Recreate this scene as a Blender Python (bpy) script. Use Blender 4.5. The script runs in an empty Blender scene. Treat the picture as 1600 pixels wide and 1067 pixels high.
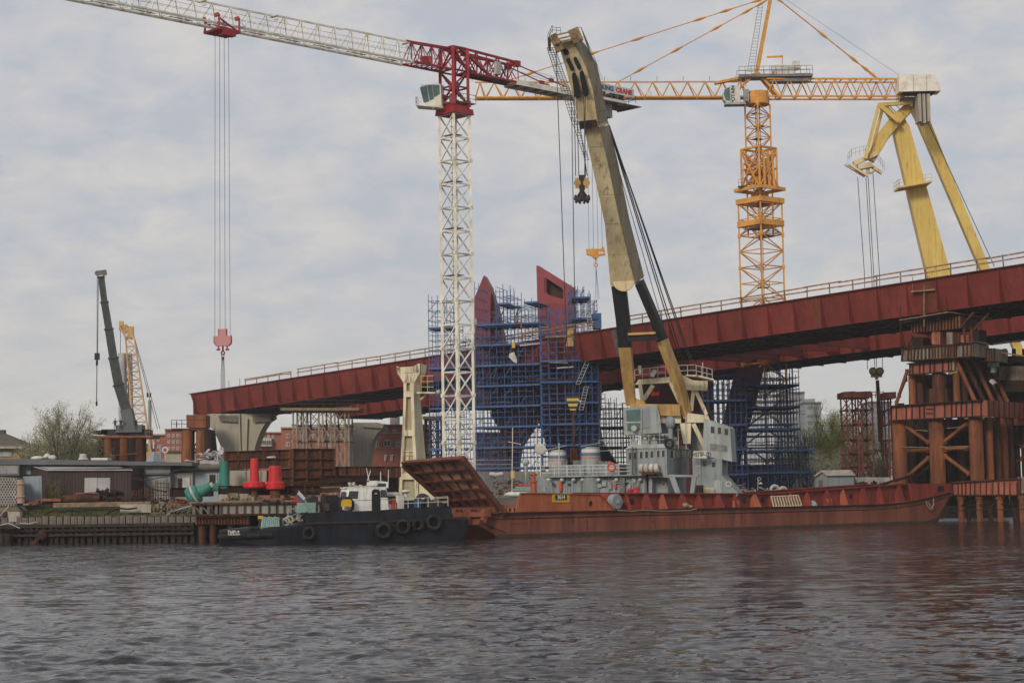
import bpy, math, random
import numpy as np
from mathutils import Vector, Matrix
C = bpy.context.scene.collection
SC = bpy.context.scene
random.seed(7)
RA = math.radians

# ------------------------------------------------------------------ camera
F = 2900.0                      # focal length in photo pixels (1600 px wide)
CH = 4.0                        # eye height above the river
PIT, ROL = RA(4.86), RA(0.9)
_f = Vector((0, math.cos(PIT), math.sin(PIT)))
_u0 = Vector((0, -math.sin(PIT), math.cos(PIT)))
_X = Vector((1, 0, 0))
_u = (_u0*math.cos(ROL) + _X*math.sin(ROL)).normalized()
_r = (_X*math.cos(ROL) - _u0*math.sin(ROL)).normalized()
CAM = Vector((0, 0, CH))
cd = bpy.data.cameras.new('camera'); cam = bpy.data.objects.new('camera', cd); C.objects.link(cam)
cd.sensor_width = 36; cd.lens = 36*F/1600; cd.clip_start = 0.5; cd.clip_end = 12000
cam.matrix_world = Matrix(((_r.x, _u.x, -_f.x, CAM.x), (_r.y, _u.y, -_f.y, CAM.y), (_r.z, _u.z, -_f.z, CAM.z), (0, 0, 0, 1)))
SC.camera = cam

# ------------------------------------------------------------------ light
SUN_EL, SUN_AZ = RA(27), RA(207)      # azimuth clockwise from +Y: behind the viewer, to the left
SC.view_settings.view_transform = 'Standard'; SC.view_settings.look = 'None'
SC.view_settings.exposure = 0.0; SC.view_settings.gamma = 1.0; SC.view_settings.use_curve_mapping = False
w = bpy.data.worlds.new('World'); SC.world = w; w.use_nodes = True
nt = w.node_tree; N = nt.nodes; L = nt.links
for n in list(N): N.remove(n)
out = N.new('ShaderNodeOutputWorld'); bg = N.new('ShaderNodeBackground'); bg.inputs[1].default_value = 0.108
sky = N.new('ShaderNodeTexSky'); sky.sky_type = 'NISHITA'; sky.sun_disc = False
sky.sun_elevation = SUN_EL; sky.sun_rotation = SUN_AZ; sky.air_density = 1.2; sky.dust_density = 2.0
tc = N.new('ShaderNodeTexCoord')
sep = N.new('ShaderNodeSeparateXYZ'); L.new(tc.outputs['Generated'], sep.inputs[0])
def wm(op, a, b=None, c=None):
    n = N.new('ShaderNodeMath'); n.operation = op
    for i, v in enumerate((a, b, c)):
        if v is None: continue
        if isinstance(v, (int, float)): n.inputs[i].default_value = v
        else: L.new(v, n.inputs[i])
    return n.outputs[0]
zz = wm('MAXIMUM', sep.outputs[2], 0.0)
den = wm('ADD', zz, 0.34)
cx = wm('DIVIDE', sep.outputs[0], den); cy = wm('DIVIDE', sep.outputs[1], den)
cmb = N.new('ShaderNodeCombineXYZ'); L.new(cx, cmb.inputs[0]); L.new(cy, cmb.inputs[1])
def wnoise(vec, scale, detail, rough, dist=0.0):
    n = N.new('ShaderNodeTexNoise'); n.inputs['Scale'].default_value = scale; n.inputs['Detail'].default_value = detail
    n.inputs['Roughness'].default_value = rough; n.inputs['Distortion'].default_value = dist; L.new(vec, n.inputs['Vector']); return n.outputs[0]
def wramp(v, stops):
    n = N.new('ShaderNodeValToRGB'); e = n.color_ramp.elements
    e[0].position, e[0].color = stops[0][0], (*stops[0][1], 1); e[1].position, e[1].color = stops[-1][0], (*stops[-1][1], 1)
    for p, c in stops[1:-1]:
        q = e.new(p); q.color = (*c, 1)
    L.new(v, n.inputs[0]); return n.outputs[0]
n1 = wnoise(cmb.outputs[0], 12.0, 8, 0.60, 0.3)
n2 = wnoise(cmb.outputs[0], 2.6, 4, 0.5, .3)
nn = wm('ADD', wm('MULTIPLY', n1, 0.62), wm('MULTIPLY', n2, 0.38))
# cloud brightness (values are for the 0.1 strength of the background)
cl = wramp(nn, [(0.40, (4.8, 5.0, 5.5)), (0.47, (5.2, 5.28, 5.6)), (0.53, (5.6, 5.55, 5.68)), (0.59, (6.15, 5.98, 5.82))])
hz = wramp(sep.outputs[2], [(0.0, (6.5, 6.2, 5.4)), (0.05, (6.4, 6.2, 5.75)), (0.12, (6.0, 5.95, 5.95))])
hf = N.new('ShaderNodeMapRange'); hf.inputs[1].default_value = 0.01; hf.inputs[2].default_value = 0.13; hf.inputs[3].default_value = 0.85; hf.inputs[4].default_value = 0.0
L.new(sep.outputs[2], hf.inputs[0])
def wmix(f, a, b):
    n = N.new('ShaderNodeMix'); n.data_type = 'RGBA'
    if isinstance(f, (int, float)): n.inputs[0].default_value = f
    else: L.new(f, n.inputs[0])
    L.new(a, n.inputs[6]); L.new(b, n.inputs[7]); return n.outputs[2]
c1 = wmix(hf.outputs[0], cl, hz)
thin = wm('MULTIPLY', wm('SUBTRACT', 0.50, n1), 1.2)      # thin places let a little blue through
thin = wm('MAXIMUM', wm('MINIMUM', thin, 0.13), 0.02)
c2 = wmix(thin, c1, sky.outputs[0])
L.new(c2, bg.inputs[0]); L.new(bg.outputs[0], out.inputs[0])

sd = bpy.data.lights.new('sun', 'SUN'); sd.energy = 1.9; sd.angle = RA(14); sd.color = (1.0, 0.88, 0.72)
so = bpy.data.objects.new('sun', sd); C.objects.link(so)
sdir = Vector((math.sin(SUN_AZ)*math.cos(SUN_EL), math.cos(SUN_AZ)*math.cos(SUN_EL), math.sin(SUN_EL)))
so.rotation_euler = sdir.to_track_quat('Z', 'Y').to_euler(); so.location = (-100, -100, 100)

# ------------------------------------------------------------------ helpers
def ray(px, py):
    return _f + _r*((px-800)/F) + _u*((533.5-py)/F)
def P(px, py, Y):
    d = ray(px, py); return CAM + d*(Y/d.y)
def PZ(px, py, z):
    d = ray(px, py); return CAM + d*((z-CH)/d.z)
def PX(p):                      # world -> photo pixel
    v = Vector(p) - CAM; k = v.dot(_f); return 800 + F*v.dot(_r)/k, 533.5 - F*v.dot(_u)/k
def V(*a): return Vector(a)
UP = Vector((0, 0, 1))
W = {}
class MB:
    def __init__(s, M=None): s.v = []; s.f = []; s.M = M
    def add(s, vs, fs):
        o = len(s.v)
        for p in vs:
            p = Vector(p); s.v.append(tuple(s.M @ p if s.M else p))
        for f in fs: s.f.append(tuple(i+o for i in f))
        return s
    def hexa(s, b, t):            # 4 bottom points (ccw), 4 top points
        return s.add(list(b)+list(t), [(3,2,1,0),(4,5,6,7),(0,1,5,4),(1,2,6,5),(2,3,7,6),(3,0,4,7)])
    def box(s, x0, x1, y0, y1, z0, z1):
        return s.hexa([(x0,y0,z0),(x1,y0,z0),(x1,y1,z0),(x0,y1,z0)], [(x0,y0,z1),(x1,y0,z1),(x1,y1,z1),(x0,y1,z1)])
    def cb(s, c, sx, sy, sz, rz=0):
        c = Vector(c); a = Vector((math.cos(rz), math.sin(rz), 0))*sx/2; b = Vector((-math.sin(rz), math.cos(rz), 0))*sy/2; h = UP*sz/2
        q = [-a-b, a-b, a+b, -a+b]
        return s.hexa([c+i-h for i in q], [c+i+h for i in q])
    def bar(s, a, b, w, h=None, up=UP):
        a, b = Vector(a), Vector(b); h = h or w; d = b-a
        if d.length < 1e-6: return s
        d.normalize(); r = d.cross(up)
        if r.length < 1e-3: r = d.cross(Vector((1, 0, 0)))
        r.normalize(); q = r.cross(d); r = r*w/2; q = q*h/2
        return s.hexa([a-r-q, a+r-q, a+r+q, a-r+q], [b-r-q, b+r-q, b+r+q, b-r+q])
    def tube(s, a, b, r, n=8, r2=None, cap=True):
        a, b = Vector(a), Vector(b); r2 = r if r2 is None else r2; d = (b-a)
        if d.length < 1e-6: return s
        d.normalize(); e = d.cross(UP)
        if e.length < 1e-3: e = d.cross(Vector((1, 0, 0)))
        e.normalize(); g = e.cross(d); vs = []
        for k in range(n):
            t = 2*math.pi*k/n; o = e*math.cos(t)+g*math.sin(t); vs.append(a+o*r); vs.append(b+o*r2)
        fs = [(2*k, 2*((k+1) % n), 2*((k+1) % n)+1, 2*k+1) for k in range(n)]
        if cap: fs += [tuple(2*k for k in reversed(range(n))), tuple(2*k+1 for k in range(n))]
        return s.add(vs, fs)
    def path(s, pts, r, n=6):
        for a, b in zip(pts[:-1], pts[1:]): s.tube(a, b, r, n)
        return s
    def prism(s, poly, ext):      # planar polygon of 3-D points pushed along ext
        n = len(poly); e = Vector(ext); vs = [Vector(p) for p in poly]+[Vector(p)+e for p in poly]
        return s.add(vs, [tuple(range(n)), tuple(reversed(range(n, 2*n)))]+[(k, k+n, (k+1) % n+n, (k+1) % n) for k in range(n)])
    def lathe(s, prof, c=(0, 0, 0), n=16, ax=None):
        c = Vector(c); Q = ax.to_track_quat('Z', 'Y').to_matrix() if ax is not None else Matrix.Identity(3); vs = []; m = len(prof)
        for k in range(n):
            t = 2*math.pi*k/n
            for r, z in prof: vs.append(c+Q @ Vector((r*math.cos(t), r*math.sin(t), z)))
        fs = [(k*m+j, ((k+1) % n)*m+j, ((k+1) % n)*m+j+1, k*m+j+1) for k in range(n) for j in range(m-1)]
        fs += [tuple(k*m for k in reversed(range(n))), tuple(k*m+m-1 for k in range(n))]
        return s.add(vs, fs)
    def torus(s, c, R, r, ax, n=20, m=8, sq=1.0):
        c = Vector(c); Q = Vector(ax).to_track_quat('Z', 'Y').to_matrix(); vs = []
        for k in range(n):
            t = 2*math.pi*k/n
            for j in range(m):
                u = 2*math.pi*j/m; rr = R+r*math.cos(u); vs.append(c+Q @ Vector((rr*math.cos(t), rr*math.sin(t), r*sq*math.sin(u))))
        return s.add(vs, [(k*m+j, ((k+1) % n)*m+j, ((k+1) % n)*m+(j+1) % m, k*m+(j+1) % m) for k in range(n) for j in range(m)])
    def sphere(s, c, r, n=12, m=8, sc=(1, 1, 1)):
        pr = [(max(1e-4, math.sin(math.pi*j/m))*r, -math.cos(math.pi*j/m)*r) for j in range(m+1)]
        o = len(s.v); M0 = s.M; s.M = None; s.lathe(pr, (0, 0, 0), n)
        for i in range(o, len(s.v)):
            p = Vector(s.v[i]); p = Vector((p.x*sc[0], p.y*sc[1], p.z*sc[2]))+Vector(c); s.v[i] = tuple(M0 @ p if M0 else p)
        s.M = M0; return s
    def build(s, name, m, parent=None, smooth=False):
        Mw = W[parent.name] if parent is not None else Matrix.Identity(4)
        iv = Mw.inverted(); A = np.array(s.v, dtype=float).reshape(-1, 3)
        I = np.array(iv); A = A @ I[:3, :3].T + I[:3, 3]
        me = bpy.data.meshes.new(name); me.from_pydata(A.tolist(), [], s.f); me.update()
        ob = bpy.data.objects.new(name, me); C.objects.link(ob)
        if isinstance(m, str): m = M[m]
        me.materials.append(m)
        if smooth: me.polygons.foreach_set('use_smooth', [True]*len(me.polygons))
        if parent is not None: ob.parent = parent
        W[ob.name] = Mw
        return ob
def tag(o, label=None, cat=None, group=None, kind=None):
    if label: o['label'] = label
    if cat: o['category'] = cat
    if group: o['group'] = group
    if kind: o['kind'] = kind
    return o
def thing(name, label, cat, loc=(0, 0, 0), rz=0, group=None):
    o = bpy.data.objects.new(name, None); C.objects.link(o); o.empty_display_size = 0.5
    o.location = loc; o.rotation_euler = (0, 0, rz)
    W[o.name] = Matrix.Translation(Vector(loc)) @ Matrix.Rotation(rz, 4, 'Z')
    return tag(o, label, cat, group)
def single(mb, name, mat, label, cat, group=None, smooth=False):     # a thing that is one mesh, with its origin at its base
    c = np.array(mb.v); lo = c.min(0); hi = c.max(0); loc = ((lo[0]+hi[0])/2, (lo[1]+hi[1])/2, lo[2])
    mb.v = [tuple(p) for p in (c-np.array(loc)).tolist()]
    o = mb.build(name, mat, None, smooth); o.location = loc; W[o.name] = Matrix.Translation(loc)
    return tag(o, label, cat, group)
def dup(root, loc, rz=0, label=None):
    r = root.copy(); C.objects.link(r); r.location = loc; r.rotation_euler = (0, 0, rz)
    W[r.name] = Matrix.Translation(Vector(loc)) @ Matrix.Rotation(rz, 4, 'Z')
    if label: r['label'] = label
    for ch in list(root.children):
        c = ch.copy(); C.objects.link(c); c.parent = r; W[c.name] = W[r.name]
        for g in ch.children:
            d = g.copy(); C.objects.link(d); d.parent = c; W[d.name] = W[r.name]
    return r

# ------------------------------------------------------------------ materials
def lin(c):
    return tuple(((x/255)/12.92 if x/255 <= .04045 else ((x/255+.055)/1.055)**2.4) for x in c)
M = {}
def mat(name, c1, c2=None, c3=None, amt=0.45, scale=1.2, rough=0.6, metal=0.0, streak=False, bump=0.0, bscale=8, soft=0.12, detail=6, var=0.12, stretch=(1, 1, 1)):
    """paint c1 with patches of c2 (rust, dirt) and stains of c3"""
    m = bpy.data.materials.new(name); m.use_nodes = True; t = m.node_tree; n_ = t.nodes; l_ = t.links
    b = n_['Principled BSDF']; b.inputs['Roughness'].default_value = rough; b.inputs['Metallic'].default_value = metal; b.inputs['Specular IOR Level'].default_value = .5 if rough < .2 else .28
    tc = n_.new('ShaderNodeTexCoord'); mp = n_.new('ShaderNodeMapping'); l_.new(tc.outputs['Object'], mp.inputs[0])
    mp.inputs['Scale'].default_value = (1, 1, 0.18) if streak else stretch
    def noise(sc, d=detail, src=mp.outputs[0]):
        q = n_.new('ShaderNodeTexNoise'); q.inputs['Scale'].default_value = sc; q.inputs['Detail'].default_value = d; q.inputs['Roughness'].default_value = 0.62
        l_.new(src, q.inputs['Vector']); return q.outputs[0]
    def mix(f, a, bb, bt='MIX'):
        q = n_.new('ShaderNodeMix'); q.data_type = 'RGBA'; q.blend_type = bt
        if isinstance(f, float): q.inputs[0].default_value = f
        else: l_.new(f, q.inputs[0])
        for i, v in ((6, a), (7, bb)):
            if isinstance(v, tuple): q.inputs[i].default_value = (*v, 1)
            else: l_.new(v, q.inputs[i])
        return q.outputs[2]
    def thr(v, lo, hi):
        q = n_.new('ShaderNodeMapRange'); q.inputs[1].default_value = lo; q.inputs[2].default_value = hi; l_.new(v, q.inputs[0]); return q.outputs[0]
    col = c1
    nz = noise(scale*0.35, 4, tc.outputs['Object'])
    dark = tuple(x*(1-var*2) for x in c1); lite = tuple(min(1, x*(1+var*1.3)) for x in c1)
    col = mix(thr(nz, 0.3, 0.7), dark, lite)
    if c2:
        col = mix(thr(noise(scale), 0.72-amt*0.5-soft, 0.72-amt*0.5+soft), col, c2)
    if c3:
        col = mix(thr(noise(scale*2.7, 8), 0.60, 0.72), col, c3)
    if streak:
        mr = n_.new('ShaderNodeMapping'); mr.inputs['Scale'].default_value = (2.6, 2.6, .10); l_.new(tc.outputs['Object'], mr.inputs[0])
        run = thr(noise(1.0, 8, mr.outputs[0]), .50, .72); blot = thr(noise(.5, 5, tc.outputs['Object']), .38, .62)
        q = n_.new('ShaderNodeMath'); q.operation = 'MULTIPLY'; l_.new(run, q.inputs[0]); l_.new(blot, q.inputs[1])
        col = mix(q.outputs[0], col, tuple(x*.45 for x in (c2 or c1)))
    l_.new(col, b.inputs['Base Color'])
    if bump:
        bp = n_.new('ShaderNodeBump'); bp.inputs['Strength'].default_value = bump; bp.inputs['Distance'].default_value = 0.05
        l_.new(noise(bscale, 5, tc.outputs['Object']), bp.inputs['Height']); l_.new(bp.outputs[0], b.inputs['Normal'])
    M[name] = m; return m
RUST = (.13, .047, .022); RUSTD = (.04, .017, .011); RUSTL = (.21, .075, .032)
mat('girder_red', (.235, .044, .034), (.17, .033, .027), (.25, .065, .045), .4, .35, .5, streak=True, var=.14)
mat('girder_shade', (.065, .017, .017), (.05, .016, .016), None, .4, .3, .6)  # darker copy of the girder red, shade of undersides put into the colour
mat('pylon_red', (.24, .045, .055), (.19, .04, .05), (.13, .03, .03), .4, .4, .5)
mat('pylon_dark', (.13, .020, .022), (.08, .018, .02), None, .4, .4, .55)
mat('primer_grey', (.16, .15, .15), (.10, .09, .09), None, .4, .6)
mat('primer_red', (.30, .06, .05), (.2, .04, .035), None, .4, 1, .6); mat('tug_white', (.80, .80, .77), (.66, .64, .6), (.35, .25, .18), .25, 1.2, .4, streak=True, var=.03)
mat('cream_shade', (.44, .39, .27), (.3, .25, .16), None, .4, .8, .7, streak=True)  # darker cream, the shade of a recess put into the colour
mat('jetty_panel', (.29, .30, .275), (.22, .22, .2), RUST, .35, .8, .7, streak=True)
mat('concrete_mid', (.31, .29, .245), (.23, .215, .18), (.15, .135, .12), .45, .35, .9, streak=True)
mat('lattice_pale', (.62, .40, .18), (.5, .3, .13), None, .4, .8, .5)
mat('head_tan', (.34, .24, .13), (.16, .10, .06), (.08, .05, .035), .5, 1.2, .7)
mat('band_blue', (.10, .16, .25), None, None, 0, 1, .6)
mat('band_red', (.5, .2, .12), None, None, 0, 1, .6)
mat('rail_wood', (.46, .28, .15), (.20, .11, .06), None, .5, 2.0)
mat('dark_steel', (.030, .032, .034), RUSTD, None, .5, 1.5)
mat('cream', (.70, .63, .45), (.40, .33, .19), (.30, .18, .09), .22, .8, .5, streak=True, var=.06)
mat('jib_white', (.80, .77, .68), (.5, .46, .36), None, .3, .6, .5, var=.05)
mat('crane_red', (.34, .022, .032), (.22, .016, .022), None, .35, .8, .45)
mat('grey_steel', (.22, .22, .21), (.13, .12, .12), None, .4, 1.0)
mat('glass', (.05, .11, .11), (.08, .16, .15), None, .5, .8, .12)
mat('glass_dark', (.02, .025, .03), (.035, .045, .05), None, .5, .8, .12)
mat('white', (.62, .61, .57), (.48, .46, .42), None, .3, 1.2, .45, var=.05)
mat('orange', (.70, .35, .07), (.52, .23, .045), (.25, .12, .05), .35, .9, .5)
mat('yellow', (.68, .50, .14), (.60, .42, .11), (.33, .20, .07), .3, .5, .5, streak=True, var=.08)
mat('boom_yellow', (.70, .60, .37), (.54, .40, .21), (.26, .17, .09), .36, .5, .55, streak=True, var=.12)
mat('boom_orange', (.52, .34, .12), (.38, .22, .08), (.2, .12, .06), .35, .8, .55, streak=True)
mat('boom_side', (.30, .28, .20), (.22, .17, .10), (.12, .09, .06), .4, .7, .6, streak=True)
mat('rust', RUST, RUSTD, RUSTL, .5, 1.1, .85, streak=True, bump=.3)
mat('rust_dark', RUSTD, (.022, .013, .011), RUST, .5, 1.0, .85, streak=True, bump=.3)
mat('rust_orange', (.27, .095, .036), RUST, (.06, .025, .015), .45, .6, .8, streak=True, bump=.2)
mat('rust_pink', (.37, .12, .08), (.24, .075, .05), RUST, .45, .6, .8, streak=True, bump=.2)
mat('steel_panel', (.27, .26, .22), RUST, RUSTD, .35, .8, .7, streak=True)
mat('barge_hull', (.30, .098, .058), (.16, .055, .036), (.33, .13, .08), .5, .35, .7, streak=True, bump=.25, var=.18)
mat('barge_orange', (.46, .135, .06), (.32, .09, .045), (.42, .2, .12), .42, .5, .65, streak=True, bump=.2)
mat('barge_inner', (.29, .048, .03), (.17, .032, .022), (.10, .03, .02), .45, .6, .7, streak=True)
mat('ramp_brown', (.20, .07, .045), (.11, .04, .03), (.2, .1, .07), .5, .8, .8, bump=.3)
mat('ramp_plate', (.50, .30, .21), (.36, .18, .12), None, .45, .8, .8)  # paler than the ribs, painting the light that falls into the pockets
mat('ship_grey', (.28, .325, .34), (.215, .245, .255), (.14, .10, .07), .35, .5, .55, streak=True, var=.08)
mat('ship_grey_light', (.37, .41, .42), (.25, .27, .26), (.18, .13, .09), .35, .7, .55, streak=True, var=.08)
mat('fouling', (.035, .028, .02), (.06, .05, .03), (.02, .02, .015), .5, 1.5, .6)
mat('tug_hull', (.006, .008, .013), (.016, .019, .028), (.03, .025, .022), .5, 1.1, .55, streak=True)
mat('tug_deck', (.03, .034, .036), (.05, .045, .04), None, .45, 1.0, .6)
mat('tyre', (.013, .013, .013), (.035, .032, .028), None, .4, 2.0, .9, bump=.3)
mat('rope_green', (.26, .38, .34), (.18, .28, .25), None, .4, 5.0, .9)
mat('rope', (.32, .25, .15), (.2, .15, .1), None, .4, 5.0, .9)
mat('black', (.012, .012, .014), (.02, .02, .022), None, .4, 2.0, .6)
mat('cable', (.035, .036, .04), None, None, 0, 1, .6)
mat('cable_pale', (.20, .20, .21), None, None, 0, 1, .6)
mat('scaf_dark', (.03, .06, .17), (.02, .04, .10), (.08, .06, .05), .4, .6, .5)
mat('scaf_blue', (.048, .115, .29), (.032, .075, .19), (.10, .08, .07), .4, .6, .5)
mat('scaf_deck', (.035, .045, .085), (.10, .08, .06), None, .3, .7, .8)
mat('plank', (.30, .22, .14), (.17, .12, .08), None, .5, 2.0, .85)
mat('concrete', (.46, .42, .34), (.35, .32, .26), (.24, .215, .18), .45, .35, .85, streak=True, bump=.2)
mat('concrete_dark', (.21, .195, .165), (.14, .125, .105), (.09, .08, .07), .5, .6, .9, streak=True, bump=.3)
mat('brick', (.33, .12, .085), (.27, .10, .07), None, .45, .3, .85)
mat('brick_pale', (.42, .30, .24), (.36, .26, .2), None, .4, .3, .85)
mat('tower_grey', (.28, .30, .32), (.23, .25, .27), None, .4, .2, .8)
mat('roof_grey', (.13, .14, .155), (.10, .105, .115), None, .4, .3, .7)
mat('shed_brown', (.065, .042, .042), (.045, .03, .032), None, .4, .5, .6, streak=True)
mat('shed_grey', (.30, .31, .31), (.22, .22, .215), (.15, .13, .11), .4, .4, .8, streak=True)
mat('zinc', (.45, .45, .45), (.34, .34, .34), None, .4, .5, .4)
mat('blue_grey', (.27, .32, .36), (.22, .26, .29), None, .4, .6, .6, streak=True)
mat('boom_dark', (.028, .035, .038), (.05, .055, .055), None, .4, 1, .5)
mat('timber_dark', (.022, .017, .015), (.045, .036, .03), None, .5, 1.0, .9, bump=.4)
mat('buoy_red', (.62, .026, .032), (.45, .03, .03), (.30, .10, .09), .35, .9, .42, streak=True, var=.08)
mat('buoy_green', (.022, .18, .15), (.05, .22, .18), (.1, .09, .06), .4, .9, .5, streak=True)
mat('lifebuoy', (.75, .06, .03), None, None, 0, 1, .5)
mat('skin', (.40, .24, .17), None, None, 0, 1, .6)
mat('work_blue', (.025, .04, .09), None, None, 0, 1, .9)
mat('work_orange', (.60, .11, .03), None, None, 0, 1, .8)
mat('work_dark', (.035, .03, .032), None, None, 0, 1, .9)
mat('yellow_plain', (.62, .38, .03), (.5, .3, .03), None, .3, 1.0, .5)
mat('sheet', (.55, .53, .50), (.38, .36, .33), None, .45, 1.0, .9)
mat('red_plain', (.5, .03, .03), (.4, .03, .03), None, .3, 1.0, .6)
mat('blue_plain', (.05, .13, .28), (.04, .1, .2), None, .4, .8, .6)
mat('land', (.17, .14, .105), (.11, .095, .07), (.09, .10, .05), .5, .25, .95, bump=.4, bscale=3)
mat('earth', (.24, .19, .12), (.14, .12, .08), None, .5, .6, .95, bump=.5)
mat('scrap', (.30, .29, .27), (.13, .10, .08), (.2, .1, .06), .5, 1.5, .8)
mat('bark', (.14, .12, .10), (.09, .08, .07), None, .5, 3.0, .9)
# ------------------------------------------------------------------ water
def make_water():
    rng = np.random.default_rng(3)
    rows = []; y = 24.0
    while y < 330:
        rows.append(y); y += max(0.11, y*y/(CH*F*0.64)*0.55)
    rows += [420, 600, 1000, 2500]
    rows = [-300, -40, 6, 17]+rows
    Y = np.array(rows, dtype=float); T = np.linspace(-0.36, 0.36, 340); YX = np.maximum(Y, 24)
    XX = np.outer(YX, T); side = [.36*YX+d for d in (3, 40, 500, 4000)]
    XX = np.concatenate([np.stack([-c for c in side[::-1]], 1), XX, np.stack(side, 1)], 1); nc = XX.shape[1]
    edge = np.ones(nc); edge[:4] = 0; edge[-4:] = 0; ry = np.ones(len(Y)); ry[:4] = 0
    YY = np.repeat(Y[:, None], nc, 1); ZZ = np.zeros_like(XX)
    wind = RA(62)
    for k in range(90):
        lam = 10**rng.uniform(-0.38, 0.55); a = wind+rng.normal(0, .55); k0 = 2*math.pi/lam
        amp = 0.0068*lam**0.75*rng.uniform(.5, 1.4); ph = rng.uniform(0, 6.28)
        spacing = np.maximum(0.11, YY*YY/(CH*F*0.64)*0.55)
        fade = np.clip(lam/(2.2*spacing)-.4, 0, 1)
        arg = k0*(XX*math.cos(a)+YY*math.sin(a))+ph + 0.8*np.sin(XX*.11+ph)+.6*np.sin(YY*.07+ph*2)
        s = np.sin(arg); ZZ += amp*fade*(s + 0.25*(s*s-.5))
    big = 0.55+0.45*np.sin(XX*.055+1.1*np.sin(YY*.05)+1)*np.sin(YY*.043+.9*np.sin(XX*.06))
    ZZ *= big*.62
    far = np.clip((330-YY)/60, 0, 1); ZZ *= far
    v = np.stack([XX, YY, ZZ], -1).reshape(-1, 3); nr = len(Y)
    idx = np.arange(nr*nc).reshape(nr, nc); f = np.stack([idx[:-1, :-1], idx[:-1, 1:], idx[1:, 1:], idx[1:, :-1]], -1).reshape(-1, 4)
    me = bpy.data.meshes.new('water'); me.from_pydata(v.tolist(), [], f.tolist()); me.update()
    me.polygons.foreach_set('use_smooth', [True]*len(me.polygons))
    o = bpy.data.objects.new('water', me); C.objects.link(o); o['kind'] = 'structure'
    m = bpy.data.materials.new('water'); m.use_nodes = True; t = m.node_tree; n_ = t.nodes; l_ = t.links
    b = n_['Principled BSDF']; b.inputs['Base Color'].default_value = (.022, .019, .021, 1); b.inputs['Specular IOR Level'].default_value = .22; b.inputs['Roughness'].default_value = .10; b.inputs['IOR'].default_value = 1.33
    tc = n_.new('ShaderNodeTexCoord')
    def nz(sc, sx, det, rot=.12, ro=.6):
        mp = n_.new('ShaderNodeMapping'); mp.inputs['Scale'].default_value = (sx, 1, 1); mp.inputs['Rotation'].default_value = (0, 0, rot); l_.new(tc.outputs['Object'], mp.inputs[0])
        q = n_.new('ShaderNodeTexNoise'); q.inputs['Scale'].default_value = sc; q.inputs['Detail'].default_value = det; q.inputs['Roughness'].default_value = ro; l_.new(mp.outputs[0], q.inputs['Vector']); return q
    def vm(op, a_, b_):
        q = n_.new('ShaderNodeVectorMath'); q.operation = op
        for i, v in enumerate((a_, b_)):
            if isinstance(v, tuple): q.inputs[i].default_value = v
            else: l_.new(v, q.inputs[i])
        return q.outputs[0]
    # wavelets tilt the surface directly, so that they stay crisp right up to the hulls
    w1 = vm('MULTIPLY', vm('SUBTRACT', nz(1.35, .42, 7).outputs['Color'], (.5, .5, .5)), (.6, 1.25, 0))
    w2 = vm('MULTIPLY', vm('SUBTRACT', nz(4.2, .5, 5, -.2).outputs['Color'], (.5, .5, .5)), (.55, 1.0, 0))
    pt = n_.new('ShaderNodeMapRange'); pt.inputs[1].default_value = .36; pt.inputs[2].default_value = .62; pt.inputs[3].default_value = .35; pt.inputs[4].default_value = 1.35; l_.new(nz(.022, .4, 5, .3).outputs[0], pt.inputs[0])
    geo = n_.new('ShaderNodeNewGeometry'); sm = vm('ADD', w1, w2); q = n_.new('ShaderNodeVectorMath'); q.operation = 'SCALE'; l_.new(sm, q.inputs[0]); l_.new(pt.outputs[0], q.inputs[3])
    nv = n_.new('ShaderNodeVectorMath'); nv.operation = 'NORMALIZE'; l_.new(vm('ADD', geo.outputs['Normal'], q.outputs[0]), nv.inputs[0])
    l_.new(nv.outputs[0], b.inputs['Normal']); me.materials.append(m)
make_water()
# land behind the quays: one sheet to the horizon, its front edge follows the quay line
GZ = 4.25; QZ = 2.8
def struct(mb, name, m): o = mb.build(name, m); o['kind'] = 'structure'; return o
QL = [V(-420, 206, 0), V(-60, 205, 0), V(-33, 200.5, 0), V(-17.5, 206, 0), V(-17.5, 247.5, 0), V(36, 249, 0), V(50, 264, 0), V(53, 300, 0), V(150, 330, 0), V(700, 420, 0)]
def qoff(k, d):                # point of the quay line moved d metres inland
    a = QL[max(0, k-1)]; b = QL[min(len(QL)-1, k+1)]; t = (b-a).normalized(); nrm = V(-t.y, t.x, 0)
    if nrm.y < 0: nrm = -nrm
    return QL[k]+nrm*d
mb = MB(); n = len(QL)
L1_ = [V(q.x, q.y, QZ) for q in QL]; L2_ = [qoff(k, 3.0)+UP*(QZ+.1) for k in range(n)]; L3_ = [qoff(k, 9.0)+UP*GZ for k in range(n)]; L4_ = [V(q.x*5, 6500, GZ) for q in QL]
mb.add(L1_+L2_+L3_+L4_, [(r*n+i, r*n+i+1, (r+1)*n+i+1, (r+1)*n+i) for r in range(3) for i in range(n-1)])
struct(mb, 'ground', 'land')
mb = MB()
mb.add([V(q.x, q.y+.01, -1.5) for q in QL]+[V(q.x, q.y+.01, QZ-.004) for q in QL], [(i, i+1, n+i+1, n+i) for i in range(n-1)])
struct(mb, 'riverbank', 'timber_dark')

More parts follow.
